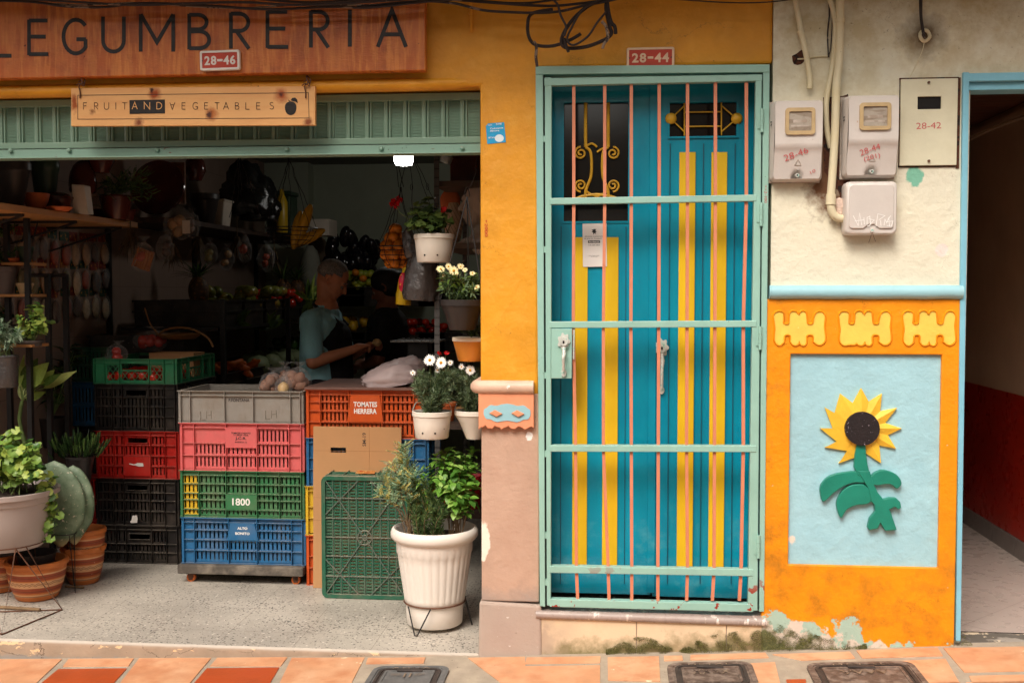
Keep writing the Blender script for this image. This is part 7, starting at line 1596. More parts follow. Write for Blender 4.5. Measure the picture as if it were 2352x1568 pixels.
# ceiling lamp
q = W(927, 357, 3.2); rl = 22 / S(3.2); lm = root('ceiling_lamp', 'round white ceiling lamp glowing near the back of the shop', 'lamp', (q.x, 3.2, q.z)); hl = 22 / S(3.2)
mb = MB(); mb.lathe([(rl * .96, 0), (rl, -.01), (rl * .97, -hl * .6), (rl * .85, -hl), (rl * .4, -hl * 1.06), (0, -hl * 1.07)], (q.x, 3.2, q.z), 32); mb.build('diffuser', simple('lamp_diffuser_glow', (1, .97, .9), .4, emit=30), lm)
mb = MB(); mb.tube([(q.x, 3.2, q.z), (q.x, 3.2, ZC)], rl * 1.04, 28); mb.build('canopy', m_cloth_w, lm)
# left shelf with pots
xe = W(0, 460, .27).x + .0; zs_ = W(0, 470, .27).z; ye = 1.66
mb = MB(); mb.box(XL, xe, .26, ye, zs_ - .022, zs_ + .010); r = root('wall_shelf', 'long pale wooden shelf high on the left wall loaded with pots', 'shelf', (xe, .3, zs_)); mb.build('board', m_shelf, r, bevel=.003)
for y in (.5, 1.0, 1.5):
    mb = MB(); mb.box(XL, xe - .03, y, y + .02, zs_ - .034, zs_ - .0225); mb.hexa([(XL, y, zs_ - .16), (XL + .02, y, zs_ - .16), (XL + .02, y + .02, zs_ - .16), (XL, y + .02, zs_ - .16), (xe - .06, y, zs_ - .0345), (xe - .03, y, zs_ - .0345), (xe - .03, y + .02, zs_ - .0345), (xe - .06, y + .02, zs_ - .0345)]); mb.build('bracket', m_blackm, r)
zt_ = zs_ + .011
def sh(name, label, cat, px, y, w_, h_, m, prof, group=None, dx=.0):
    x = W(px, 440, y).x; mb = MB(); mb.lathe([(p[0] * w_ / 2, p[1] * h_) for p in prof], (x, y, zt_), 30); return one(name, label, cat, mb, m, group)
PB = [(0, 0), (.55, 0), (.6, .03), (.9, .75), (.95, .8), (1, .82), (1, .98), (.94, 1), (.86, .9)]; BW = [(0, 0), (.45, 0), (.5, .04), (.85, .5), (1, .95), (.98, 1), (.92, .95), (.7, .4), (0, .15)]
sh('bucket', 'tall black bucket at the near end of the high left shelf', 'bucket', 22, .62, .20, .22, m_blkpot, PB); sh('bowl', 'orange clay bowl on the high left shelf', 'bowl', 82, .78, .13, .085, m_oclay, BW)
sh('casserole', 'brown clay casserole beside the orange bowl', 'pot', 130, .92, .16, .10, m_dkp, [(0, 0), (.7, 0), (.85, .2), (.95, .7), (1, .72), (1, .8), (.9, .85), (.5, 1), (0, 1.02)]); sh('saucer', 'orange clay saucer in front of the casserole', 'saucer', 134, .80, .13, .02, m_oclay, [(0, 0), (.7, 0), (1, .9), (.97, 1), (.7, .4), (0, .3)])
sh('plant_pot', 'dark green plastic pot standing on the casserole', 'plant pot', 104, .95, .14, .27, m_dkgreen, PB); mb = MB(); x = W(198, 460, 1.05).x; mb.hexa([(x - .04, .99, zt_), (x + .035, 1.0, zt_), (x + .035, 1.06, zt_), (x - .04, 1.05, zt_), (x - .045, .985, zt_ + .15), (x + .02, .99, zt_ + .145), (x + .02, 1.06, zt_ + .145), (x - .045, 1.055, zt_ + .15)]); one('paper_bag', 'pale paper bag wrapped in film at the middle of the high shelf', 'bag', mb, m_cloth_w, bevel=.004)
crumple('clay_jug', 'dark burgundy glazed jug leaning behind the pale paper bag', Vector((W(190, 400, 1.25).x, 1.25, zt_ + .13)), .07, .07, .13, m_dkp, 4, 'jug', n=24, fold=.08)
x = W(272, 440, 1.45).x; r = root('potted_fern', 'fern in a dark red glazed pot on the high left shelf', 'potted plant', (x, 1.42, zt_)); pot_body(r, [(0, 0), (.055, 0), (.075, .05), (.085, .10), (.09, .12), (.085, .13), (.07, .12)], m_dkp); lv, sm = MB(), MB(); random.seed(61)
stemmy(lv, sm, lambda: Vector((x, 1.42, zt_ + .11)), [Vector((x, 1.42, zt_ + .11)) + Vector((rnd(-.12, .2), rnd(-.1, .1), rnd(-.06, .12))) for _ in range(26)], lf_feather(.045, .004), .0015, .02, .05, .2); foliage(r, lv, sm, L_ger)
mb = MB(); x = W(272, 470, 1.58).x; mb.lathe([(0, 0), (.12, 0), (.14, .05), (.15, .055), (.15, .06), (.13, .055)], (x, 1.5, zt_), 36, sy=.5); one('planter', 'long dark red oval planter at the far end of the high shelf', 'planter', mb, m_dkp)
# round tray and board standing further back
mb = MB(); q = W(364, 432, 2.3); T3 = Matrix.Rotation(R(78), 3, 'X')
rows = []
for rr_, zz_ in ((0, 0), (.10, 0), (.145, .004), (.165, .02), (.175, .022), (.178, .012), (.15, -.006)): rows.append([q + T3 @ Vector((math.cos(t) * rr_, math.sin(t) * rr_, zz_)) for t in [2 * PI * i / 36 for i in range(36)]])
mb.grid(rows, 0, True, True); one('round_tray', 'big dark round clay tray standing against a wooden board', 'tray', mb, m_dkp)
m_bord = mat('brown_plank', C(140, 84, 48, .7), .6, .15, 6, .0005, 60); mb = MB(); a, b, c, e = rect(374, 374, 427, 470, 2.42); mb.box(a, b, 2.4, 2.42, c, e); one('wooden_board', 'brown wooden board behind the round tray', 'board', mb, m_bord, bevel=.002)
# support ledge for them and the shelf along the left wall further in
zsb = W(490, 513, 2.7).z; xsb = W(492, 512, 2.75).x; mb = MB(); mb.box(XL, xsb, 2.1, 5.1, zsb - .03, zsb); r = root('wall_shelf', 'dark shelf running along the left wall to the back', 'shelf', (xsb, 2.7, zsb)); m_dshelf = mat('dark_wood_shelf', C(70, 52, 42, .7), .7, .15, 8, 0); mb.build('board', m_dshelf, r)
for y in (2.2, 3.6, 5.0): mb = MB(); mb.box(XL + .001, XL + .03, y, y + .03, 0, zsb - .031); mb.build('post', m_blackm, r)
def on2(px, y, nm, lb, ct_, w_, h_, m, prof): mb = MB(); mb.lathe([(p[0] * w_ / 2, p[1] * h_) for p in prof], (W(px, 480, y).x, y, zsb), 28); return one(nm, lb, ct_, mb, m)
on2(470, 2.75, 'bucket', 'black bucket left of the white bucket on the dark shelf', 'bucket', .2, .2, m_blkpot, PB)
mb = MB(); P = []; x = W(494, 480, 3.0).x; mb.hexa([(x - .08, 2.95, zsb), (x + .07, 2.95, zsb), (x + .07, 3.1, zsb), (x - .08, 3.1, zsb), (x - .09, 2.94, zsb + .18), (x + .09, 2.94, zsb + .18), (x + .09, 3.11, zsb + .18), (x - .09, 3.11, zsb + .18)]); mb.box(x - .097, x + .097, 2.932, 3.118, zsb + .165, zsb + .182); one('bucket', 'square off-white bucket on the dark shelf', 'bucket', mb, m_cloth_w, bevel=.012)
crumple('bin_bag', 'big shiny black bin bag on the dark shelf', Vector((W(562, 500, 3.3).x, 3.35, zsb + .10)), .19, .15, .26, m_blkbag, 5, fold=.3)
crumple('bin_bag', 'smaller black bundle right of the big bin bag', Vector((W(590, 500, 3.45).x, 3.5, zsb + .07)), .14, .13, .24, m_blkbag, 15, fold=.3)
mb = MB(); x = W(638, 490, 4.0).x; mb.box(x - .09, x + .1, 4.0, 4.2, zsb, zsb + .30); mb.box(x - .10, x + .11, 3.99, 4.21, zsb + .301, zsb + .335); one('storage_box', 'dark storage box with a grey lid behind the wire basket', 'box', mb, m_dkgreen, bevel=.01)
mb = MB(); x = W(665, 520, 4.0).x; mb.box(x - .02, x + .25, 4.25, 4.5, zsb, zsb + .13); one('carton', 'white carton behind the hanging wire basket', 'box', mb, m_cloth_w)
m_yel = mat('yellow_plastic', C(206, 166, 24, .8), .35, .1, 10, 0)
for px, y, hh, lb in ((658, 4.05, .34, 'yellow bottle behind the storage box'), (668, 4.6, .30, 'yellow bottle beside the white carton')): 
    mb = MB(); mb.lathe([(0, 0), (.04, 0), (.045, .02), (.045, hh * .7), (.02, hh * .88), (.015, hh), (0, hh)], (W(px, 480, y).x, y - .12, zsb + (.0 if y > 4.5 else .0)), 20); one('bottle', lb, 'bottle', mb, m_yel)
# wire baskets
def wirebasket(label, px0, px1, pyr, pyb, y, hookpx, hookpy, n=14, name='wire_basket', y2=None):
    a, b = W(px0, pyr, y).x, W(px1, pyr, y).x; R_ = (b - a) / 2; zr = W((px0 + px1) / 2, pyr, y).z; zb_ = W((px0 + px1) / 2, pyb, y).z; h = zr - zb_; c = Vector(((a + b) / 2, y, zr)); r = root(name, label, 'basket', c); mb = MB(); w_ = .0022
    for k, (q, dz) in enumerate(((1, 0), (.96, .18), (.88, .40), (.74, .62), (.5, .84), (.25, .97))): mb.tube([c + Vector((math.cos(t) * R_ * q, math.sin(t) * R_ * q, -dz * h)) for t in [2 * PI * i / 28 for i in range(28)]], w_ if k else w_ * 1.6, 5, closed=True)
    for i in range(n):
        t = 2 * PI * i / n; mb.tube([c + Vector((math.cos(t) * R_ * q, math.sin(t) * R_ * q, -dz * h)) for q, dz in ((1, 0), (.96, .18), (.88, .40), (.74, .62), (.5, .84), (.25, .97))], w_ * .7, 4)
    mb.build('bowl', m_blackm, r, fix=False); mb = MB(); hk = W(hookpx, hookpy, y)
    for t in (195, 250, 330, 30, 110, 150):
        e = c + Vector((math.cos(R(t)) * R_, math.sin(R(t)) * R_, 0)); mb.tube([hk.lerp(e, i / 8) + Vector((rnd(-.006, .006), rnd(-.006, .006), 0)) for i in range(9)], .0018, 4)
    for k in range(3): mb.tube([hk + Vector((rnd(-.02, .02), 0, 0)), hk + Vector((rnd(-.03, .03), 0, .12)), hk + Vector((rnd(-.05, .05), 0, .22))], .002, 4)
    mb.build('hanging_wires', m_blackm, r, fix=False); return r, c, R_, h
random.seed(70)
r, c, R_, h = wirebasket('hanging wire basket with yellow papaya by the black bin bags', 612, 727, 524, 570, 1.9, 664, 366)
m_pap2 = mat('ripe_papaya_skin', C(206, 156, 24, .8), .35, .15, 8, 0); 
for k, (dx, rz_, lb) in enumerate(((.085, .35, 'long yellow fruit upright at the right of the wire basket'), (.03, .2, 'yellow fruit leaning in the middle of the wire basket'), (.09, 1.1, 'yellow fruit lying low in the wire basket'))):
    mb = MB(); mb.sphere((0, 0, 0), (.032, .032, .115), 14, lump=.08, seed=k); o = mb.build('papaya', m_pap2, sharp=0); o.location = c + Vector((dx, -.02 + k * .03, (.03, -.01, -.055)[k])); o.rotation_euler = (0, rz_, 0); tag(o, lb, 'fruit')
r, c, R_, h = wirebasket('hanging wire basket full of oranges beside the geranium', 868, 952, 566, 618, 1.1, 921, 430, 12)
m_orng = mat('orange_peel', C(226, 130, 24, .85), .45, .1, 10, .0012, 200)
pos = []
random.seed(72)
for k in range(5):
    for i in range((4, 6, 6, 4, 2)[k]): t = 2 * PI * i / (4, 6, 6, 4, 2)[k] + k * .5; q = (.34, .55, .56, .38, .2)[k] * R_; pos.append(c + Vector((math.cos(t) * q, math.sin(t) * q, -h * .72 + k * .042)))
fruit('orange', 'orange piled in the hanging wire basket', 'fruit', 'oranges in the hanging basket', pos, .031, m_orng, 3, (1, 1, .96))
mb = MB(); hk = W(549, 356, 1.6)
for e in ((527, 500), (600, 500), (548, 470), (556, 450)): mb.tube([hk.lerp(W(*e, 1.6), i / 9) + Vector((rnd(-.006, .006), 0, 0)) for i in range(10)], .0022, 4)
for k in range(3): mb.tube([hk + Vector((rnd(-.01, .01), 0, 0)), hk + Vector((rnd(-.03, .03), 0, .15))], .0022, 4)
one('cord_bundle', 'bundle of bare hanging cords left of the wire basket', 'cord', mb, m_blackm, fix=False)
# seed packets on the left wall
hd = [mat('packet_header_%d' % i, c_, .5, .3, 40, 0, layers=(chips(60, .58, C(210, 150, 60)),)) for i, c_ in enumerate((C(120, 40, 30), C(40, 70, 50), C(150, 90, 40)))]
ct_m = [mat('spice_%d' % i, c_, .5, .2, 30, .002, 80, spec=.5) for i, c_ in enumerate((C(170, 130, 90), C(150, 60, 36), C(120, 110, 60), C(60, 36, 30), C(190, 170, 140)))]
tone = ('tan', 'brick red', 'olive', 'dark brown', 'cream')
protos = []
mfp = film('packet_film', (.9, .88, .86), .12, .15)
for k in range(5):
    r = root('spice_packet', 'x', 'packet'); mb = MB(); mb.box(0, .004, -.05, .05, -.05, .0); mb.build('header_card', hd[k % 3], r)
    mb = MB(); mb.sphere((.014, 0, -.125), (.014, .044, .062), 12, lump=.2, seed=k); mb.build('contents', ct_m[k], r, sharp=0)
    mb = MB(); mb.sphere((.016, 0, -.115), (.02, .050, .07), 14, lump=.25, seed=k + 9); mb.build('film', mfp, r, sharp=0); protos.append(r)
used_ = set(); random.seed(75); n = 0
for row, (py0, nm) in enumerate(((520, 'top'), (592, 'middle'), (660, 'bottom'))):
    zr = W(170, py0, 1.3).z
    for j in range(11):
        k = random.randrange(5); y = .98 + j * .118 + rnd(-.01, .01)
        o = protos[k] if k not in used_ else dup(protos[k]); used_.add(k); o.location = (XL + .002, y, zr + rnd(-.006, .006)); o.scale = (1, rnd(.9, 1.05), rnd(.9, 1.1))
        o['label'] = '%s spice packet in the %s row on the left wall' % (tone[k], nm); o['group'] = '%s spice packets in the %s row' % (tone[k], nm)
for k, p in enumerate(protos):
    if k not in used_:
        for ch in list(p.children): bpy.data.objects.remove(ch)
        bpy.data.objects.remove(p)
# plant rack at the left
yr0 = .98; r = root('plant_rack', 'black steel rack with small wooden shelves at the left edge', 'rack', W(60, 1000, yr0))
for (x, pt, pb, y) in ((14, 486, 1000, .85), (61, 496, 1010, .80), (109, 630, 1030, .95), (150, 630, 1000, 1.1)):
    a = W(x, pt, y); mb = MB(); mb.box(a.x - .012, a.x + .012, y - .012, y + .012, .0, a.z); mb.build('post', m_blackm, r)
mb = MB(); mb.tube([W(-30, 488, .83), W(62, 497, .80)], .011, 4, smooth=False); mb.build('rail', m_blackm, r); mb = MB(); mb.tube([W(64, 632, .80), W(152, 632, 1.1)], .010, 4, smooth=False); mb.build('rail', m_blackm, r)
for (x0_, x1_, py, y) in ((18, 84, 606, .86), (-30, 88, 678, .86), (-30, 88, 792, .70)):
    a, b = W(x0_, py, y), W(x1_, py, y); mb = MB(); mb.box(a.x, b.x, y - .06, y + .10, a.z - .008, a.z + .006); mb.build('shelf_board', m_shelf, r, bevel=.002)
def small(px0, px1, pt, pb, y, prof, m, nm, lb, cat): return one(nm, lb, cat, vase(px0, px1, pt, pb, y, prof), m)
small(41, 76, 566, 605, .86, PB, m_dkgreen, 'plant_pot', 'small green ribbed pot on the rack', 'plant pot'); small(20, 46, 593, 605, .84, BW, m_oclay, 'saucer', 'orange clay saucer on the rack', 'saucer')
small(39, 76, 650, 676, .86, PB, mat('cream_cup_glaze', C(224, 196, 150, .8), .4), 'cup', 'cream cup with a small dark motif on the rack', 'cup'); small(-14, 37, 612, 677, .84, PB, mat('grey_pot_glaze', C(112, 100, 98, .7), .5), 'plant_pot', 'grey pot with a plant on the left rack', 'plant pot')
random.seed(77)
for lb, px, py, n_, sz in (('dark herb growing from the grey rack pot', 12, 606, 12, .07), ('dark spiky plant on top of the left rack', 6, 545, 12, .07)):
    lv, sm = MB(), MB(); b = W(px, py, .86); r = root('herb', lb, 'plant', b); stemmy(lv, sm, lambda: b, [b + Vector((rnd(-.08, .08), rnd(-.05, .05), rnd(.0, sz))) for _ in range(n_)], lf_ovate(.03, .01), .0015, .015, 0, .2); foliage(r, lv, sm, L_jade)
# hooks under the shelf
for px in (68, 92): mb = MB(); mb.tube(curve_pts([W(px - 18, 556, 1.0), W(px - 8, 520, 1.0), W(px, 492, 1.0), W(px + 12, 500, 1.0), W(px + 16, 492, 1.0)]), .004, 6); one('s_hook', 'dark wire hook under the high shelf, ' + ('left' if px < 80 else 'right') + ' of the pair', 'hook', mb, m_blackm)
# hanging bags
bag('herb_bag', 'clear bag of cinnamon sticks hanging below the shelf end', W(326, 622, 1.5), (.07, .05, .075), 1, None, ct_m[1], m_film, .03, 81, fname='bundle')
mb = MB(); T = Matrix.Rotation(.35, 3, 'Y'); q = W(326, 594, 1.5); m_cin = mat('cinnamon_bark', C(168, 98, 44, .8), .6, .25, 30, .001, 80)
for i in range(16): d = Vector((rnd(-.05, .05), rnd(-.02, .02), 0)); mb.tube([q + T @ (d + Vector((0, 0, -.055))), q + T @ (d * .9 + Vector((0, 0, .055)))], .006, 6)
one('cinnamon_sticks', 'tilted bundle of brown cinnamon sticks hanging in the shade', 'spice', mb, m_cin, fix=False)
bag('herb_bag', 'clear bag with a small printed label hanging below the round tray', W(412, 548, 1.9), (.09, .05, .085), 3, None, ct_m[0], m_film, .035, 82, fname='contents')
bag('herb_bag', 'thin shiny clear bag right of the labelled bag', W(440, 545, 2.1), (.05, .05, .07), 2, None, ct_m[3], m_film, .03, 83, fname='contents')
mb = MB(); a, b, c_, e = rect(419, 530, 437, 560, 1.83); mb.box(a, b, 1.83, 1.831, c_ + .06, e + .06); one('price_tag', 'small white printed tag on the hanging bag', 'tag', mb, m_cloth_w)
bag('meat_bag', 'small pink bag hanging under the dark shelf', W(562, 600, 2.6), (.045, .04, .075), 1, None, ct_m[1], m_film, .03, 84, fname='contents')
# ---- produce racks: black crates with fruit along the left wall and at the back
def simple_crate(w_, d_, h_):
    r = root('produce_crate', 'x', 'crate', (0, 0, 0)); mb = MB(); t = .006
    for (a, b, c_, e) in ((-w_ / 2, w_ / 2, -d_ / 2, -d_ / 2 + t), (-w_ / 2, w_ / 2, d_ / 2 - t, d_ / 2), (-w_ / 2, -w_ / 2 + t, -d_ / 2 + t, d_ / 2 - t), (w_ / 2 - t, w_ / 2, -d_ / 2 + t, d_ / 2 - t)): mb.box(a, b, c_, e, 0, h_ - .02)
    for z in (h_ - .02, h_ * .5): 
        for (a, b, c_, e) in ((-w_ / 2 - .01, w_ / 2 + .01, -d_ / 2 - .012, -d_ / 2 - .0005), (w_ / 2 + .0005, w_ / 2 + .012, -d_ / 2, d_ / 2), (-w_ / 2 - .012, -w_ / 2 - .0005, -d_ / 2, d_ / 2)): mb.box(a, b, c_, e, z, z + .012)
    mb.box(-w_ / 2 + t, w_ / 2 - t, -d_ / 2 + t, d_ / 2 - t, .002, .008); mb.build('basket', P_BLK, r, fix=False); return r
pc = simple_crate(.55, .36, .17); first = True
spots = []
zt1 = W(600, 684, 3.2).z
xr = W(445, 690, 2.6).x - .0
for ti, (z, nm) in enumerate(((zt1 - .17, 'top'), (zt1 - .62, 'middle'), (.12, 'lowest'))):
    for j in range(6): y = 2.25 + j * .42; spots.append((XL + .52, y, z, 'black produce crate number' if 0 else 'black produce crate in the %s tier of the left wall rack' % nm, 'produce crates in the %s tier of the left rack' % nm))
yb_ = 4.5
for ti, (py, nm) in enumerate(((656, 'top'), (760, 'middle'), (880, 'lowest'))):
    z = W(850, py, yb_).z - .17
    for j in range(4): spots.append((W(760 + j * 92, 700, yb_).x, yb_ + .2, z, 'black produce crate in the %s tier of the back rack' % nm, 'produce crates in the %s tier of the back rack' % nm))
for (x, y, z, lb, g) in spots:
    o = pc if first else dup(pc); first = False; o.location = (x, y, z); o['label'] = lb; o['group'] = g
    if 'left' in lb: o.rotation_euler = (0, 0, 0)
r = root('produce_rack', 'black steel produce rack along the left wall', 'rack', (XL + .3, 3.3, 0))
for y in (2.0, 3.3, 4.6): mb = MB(); mb.box(XL + .81, XL + .84, y, y + .03, 0, zt1 + .0); mb.build('post', m_blackm, r)
for z in (zt1 - .171, zt1 - .621, .119): mb = MB(); mb.box(XL + .2, XL + .805, 1.98, 4.8, z - .02, z - .0005); mb.build('rail', m_blackm, r)
r = root('produce_rack', 'black steel produce rack standing before the back wall', 'rack', (W(880, 700, yb_).x, yb_, 0))
for px in (716, 900, 1080): mb = MB(); a = W(px, 700, yb_).x; mb.box(a, a + .03, yb_ - .03, yb_ - .001, 0, W(850, 650, yb_).z); mb.build('post', m_blackm, r)
# fruit
random.seed(90)
def heap(cx, cy, z, w_, d_, n, r_, lay_=2): return [(cx + rnd(-w_, w_), cy + rnd(-d_, d_), z + r_ * (.4 + 1.1 * (i % lay_)) + rnd(0, .006)) for i in range(n)]
zq = zt1 - .06
m_gm = mat('green_mango_skin', C(120, 124, 52, .8), .3, .3, 6, 0, layers=(veil(6, .5, .7, .7, C(180, 110, 50)),)); m_lem = mat('lime_skin', C(150, 166, 50, .8), .35, .2, 10, .001, 120, layers=(veil(8, .5, .7, .6, C(206, 170, 50)),))
fruit('mango', 'green and ochre mango in the top left rack', 'fruit', 'mangoes in the left rack', heap(XL + .60, 2.95, zq, .2, .3, 40, .04, 3), .042, m_gm, 4, (1, 1.25, .9))
fruit('tomato', 'red tomato in the top tier of the left rack', 'tomato', 'tomatoes in the left rack', heap(XL + .62, 3.6, zq, .2, .16, 26, .034, 3), .034, m_tom, 5)
fruit('lime', 'yellow green citrus in the top tier of the back rack', 'fruit', 'citrus in the back rack', heap(W(838, 640, yb_).x, yb_ + .16, W(850, 656, yb_).z - .03, .27, .12, 60, .034, 4), .036, m_lem, 6)
fruit('orange', 'orange lying among the citrus of the back rack', 'fruit', 'oranges in the back rack', [(W(px, py, yb_).x, yb_ + .03, W(px, py, yb_).z) for px, py in ((815, 626), (868, 634), (832, 640), (885, 628))], .036, m_orng, 7)
m_egg = mat('dark_glossy_skin', C(26, 22, 30, .7), .1, .2, 8, 0, spec=.7)
fruit('eggplant', 'glossy black vegetable heaped above the back rack', 'vegetable', 'dark glossy vegetables on the back rack', [(W(px, py, 4.9).x, 4.9 + rnd(-.1, .1), W(px, py, 4.9).z) for px, py in [(rnd(750, 868), rnd(572, 622)) for _ in range(38)] + [(800, 545), (812, 552), (770, 560), (838, 562), (862, 570)]], .07, m_egg, 8, (.75, .75, 1.35))
mb = MB(); mb.box(W(742, 600, 4.8).x, W(960, 600, 4.8).x, 4.76, 5.1, W(800, 632, 4.8).z - .02, W(800, 632, 4.8).z); one('back_shelf', 'dark shelf above the citrus crates at the back', 'shelf', mb, m_dshelf)
crumple('sack', 'dull grey sack at the back left of the dark vegetables', Vector((W(727, 600, 4.8).x, 4.85, W(727, 605, 4.8).z)), .10, .1, .17, mat('brown_sack', C(120, 100, 80, .6), .8), 6, 'sack', n=20, fold=.1)
crumple('sack', 'pale grey sack beside the pineapples', Vector((W(705, 640, 4.2).x, 4.3, W(705, 660, 4.2).z)), .09, .1, .25, mat('grey_sack', C(150, 150, 136, .6), .8), 16, 'sack', n=20, fold=.1)
# pineapples
m_pin = mat('pineapple_skin', C(146, 96, 44, .7), .6, .2, 20, .004, 60, layers=(lambda n: (n.mr(n.voro(48), .2, .5, 0, 1), C(70, 46, 24)),))
for k, (px, py, y, lb) in enumerate(((456, 648, 2.35, 'pineapple at the near end of the top left rack'), (650, 640, 3.9, 'pineapple with a spiky crown in the middle of the rack'), (682, 640, 4.1, 'pineapple nearest the shopkeeper on the rack'))):
    b = W(px, py, y); b.z = zt1 - .04; r = root('pineapple', lb, 'fruit', b); mb = MB(); mb.sphere(b + Vector((0, 0, .09)), (.065, .065, .095), 18); mb.build('fruit_body', m_pin, r, sharp=0); lv = MB()
    for i in range(34): t = rnd(0, 6.28); q = rnd(.2, 1); lv.blade(b + Vector((0, 0, .17)), Vector((math.cos(t) * q, math.sin(t) * q, 1.4 - q)), (0, 0, 1), rnd(.10, .2), .016, rnd(.2, .8), pick(), 4, .3)
    lv.build('crown', L_jade, r, fix=False, sharp=0)
# greens in the middle tier, leeks
m_cab = mat('pale_cabbage', C(150, 164, 120, .7), .5, .15, 6, .004, 40)
fruit('cabbage', 'pale cabbage in clear wrap in the middle tier of the left rack', 'vegetable', 'cabbages in the left rack', heap(XL + .66, 3.3, zt1 - .50, .14, .6, 14, .075, 1), .08, m_cab, 9, lump=.2)
random.seed(92); lv = MB(); b = W(712, 690, 3.4)
for i in range(22): lv.blade(b + Vector((rnd(-.05, .05), rnd(-.05, .05), 0)), (rnd(-1, 1), rnd(-.5, .5), rnd(.3, 1.4)), (0, -1, 0), rnd(.12, .26), .02, rnd(.3, 1), random.randrange(3), 5, .3)
one('leek', 'bunch of pale green leeks behind the shopkeeper', 'vegetable', lv, L_lim, fix=False, sharp=0)
# dark crate tilted on the left, dark box
crumple('bin_bag', 'dark bundle on the floor behind the tall left stack', Vector((W(560, 830, 2.4).x, 2.4, .25)), .3, .25, .4, m_blkbag, 25)
m_car = mat('carrot_skin', C(214, 106, 34, .8), .5, .12, 12, .001, 60); m_pep = mat('green_pepper_skin', C(70, 110, 40, .75), .22, .2, 6, 0); m_pep2 = mat('yellow_pepper_skin', C(220, 170, 40, .8), .22, .1, 6, 0)
fruit('carrot', 'carrot in the middle tier of the left rack', 'vegetable', 'carrots in the left rack', heap(XL + .66, 2.5, zt1 - .48, .18, .18, 24, .03, 2), .028, m_car, 13, (.8, 2.6, .8))
fruit('pepper', 'green pepper in the middle tier of the left rack', 'vegetable', 'peppers in the left rack', heap(XL + .66, 4.1, zt1 - .46, .18, .25, 30, .036, 3), .04, m_pep, 14, (1, 1, 1.2), lump=.2)
fruit('pepper', 'yellow pepper in the middle tier of the back rack', 'vegetable', 'yellow peppers in the back rack', heap(W(800, 700, yb_).x, yb_ + .15, W(850, 760, yb_).z - .02, .3, .12, 26, .034, 3), .04, m_pep2, 15, (1, 1, 1.2), lump=.2)
fruit('onion', 'onion in the lowest tier of the left rack', 'vegetable', 'onions in the left rack', heap(XL + .66, 3.0, .26, .2, .6, 50, .036, 2), .036, m_oni, 16)
fruit('tomato', 'red tomato in the middle tier of the back rack', 'tomato', 'tomatoes in the back rack', heap(W(960, 700, yb_).x, yb_ + .15, W(850, 760, yb_).z - .02, .2, .12, 22, .034, 3), .034, m_tom, 17)
random.seed(101)
for k, (px, py, y, lb) in enumerate(((610, 752, 3.0, 'bunch of dark greens spilling from the middle of the left rack'), (520, 745, 2.4, 'bunch of dark greens at the near end of the left rack'), (690, 725, 3.8, 'bunch of dark greens just behind the man'))):
    lv = MB(); b = W(px, py, y)
    for i in range(36): lv.blade(b + Vector((rnd(-.08, .08), rnd(-.08, .08), 0)), (rnd(-1, 1), rnd(-1, .3), rnd(.0, 1.2)), (0, -1, .3), rnd(.08, .18), .035, rnd(.3, 1.2), random.randrange(3), 4, .3)
    one('leafy_greens', lb, 'vegetable', lv, L_ger, fix=False, sharp=0)
for k, (px, py, y, w_, lb) in enumerate(((520, 620, 2.8, .05, 'small clear bag hanging left of the pink bag'), (612, 622, 3.2, .06, 'small clear bag hanging right of the pink bag'), (480, 610, 2.3, .05, 'small clear bag hanging above the first pineapple'), (380, 600, 1.7, .05, 'small clear bag hanging below the labelled bag'))):
    bag('herb_bag', lb, W(px, py, y), (w_, .04, w_ * 1.4), 2, None, ct_m[k % 5], m_film, .026, 110 + k, fname='contents')
for k, (px, z_, y, lb) in enumerate(((345, .30, 2.0, 'lowest of the dark crates piled by the left wall'), (350, .62, 2.02, 'dark crate in the middle of the pile by the left wall'), (335, .92, 2.0, 'topmost dark crate piled under the cinnamon bag'))):
    o = dup(pc); o.location = (W(px, 700, y).x, y, z_); o.scale = (1, 1, 1.8); o.rotation_euler = (0, 0, R((4, -3, 6)[k])); o['label'] = lb
    if 'group' in o: del o['group']
random.seed(120)
m_dry = mat('dried_herb', C(96, 74, 46, .7), .9, .3, 40, .003, 80)
for k, (px, py, y, lb) in enumerate(((395, 590, 2.0, 'bundle of dried brown herbs under the labelled bag'), (300, 560, 1.55, 'bundle of dried herbs left of the cinnamon bag'), (455, 572, 2.5, 'small dark bundle of dried herbs under the black bucket'), (545, 570, 3.0, 'bundle of dried herbs under the big bin bag'), (630, 600, 3.6, 'bundle of dried herbs under the wire basket'))):
    mb = MB(); b = W(px, py, y)
    for i in range(40): q = rnd(.08, .2); needle(mb, b + Vector((rnd(-.015, .015), rnd(-.01, .01), .08)), Vector((rnd(-.5, .5), rnd(-.4, .4), -1)), q, .010, 0)
    mb.tube([b + Vector((0, 0, .08)), b + Vector((0, 0, .22))], .004, 5); one('herb_bundle', lb, 'herbs', mb, m_dry, fix=False)
for k, (px, py, y, lb) in enumerate(((232, 360, 1.3, 'dark clay jug hanging high left of the fern'), (448, 385, 2.6, 'dark pot hanging high above the black bucket'))):
    b = W(px, py, y); mb = MB(); mb.lathe([(0, -.09), (.04, -.085), (.07, -.02), (.06, .04), (.035, .07), (.045, .085)], b, 24); one('clay_jug', lb, 'jug', mb, m_dkp)
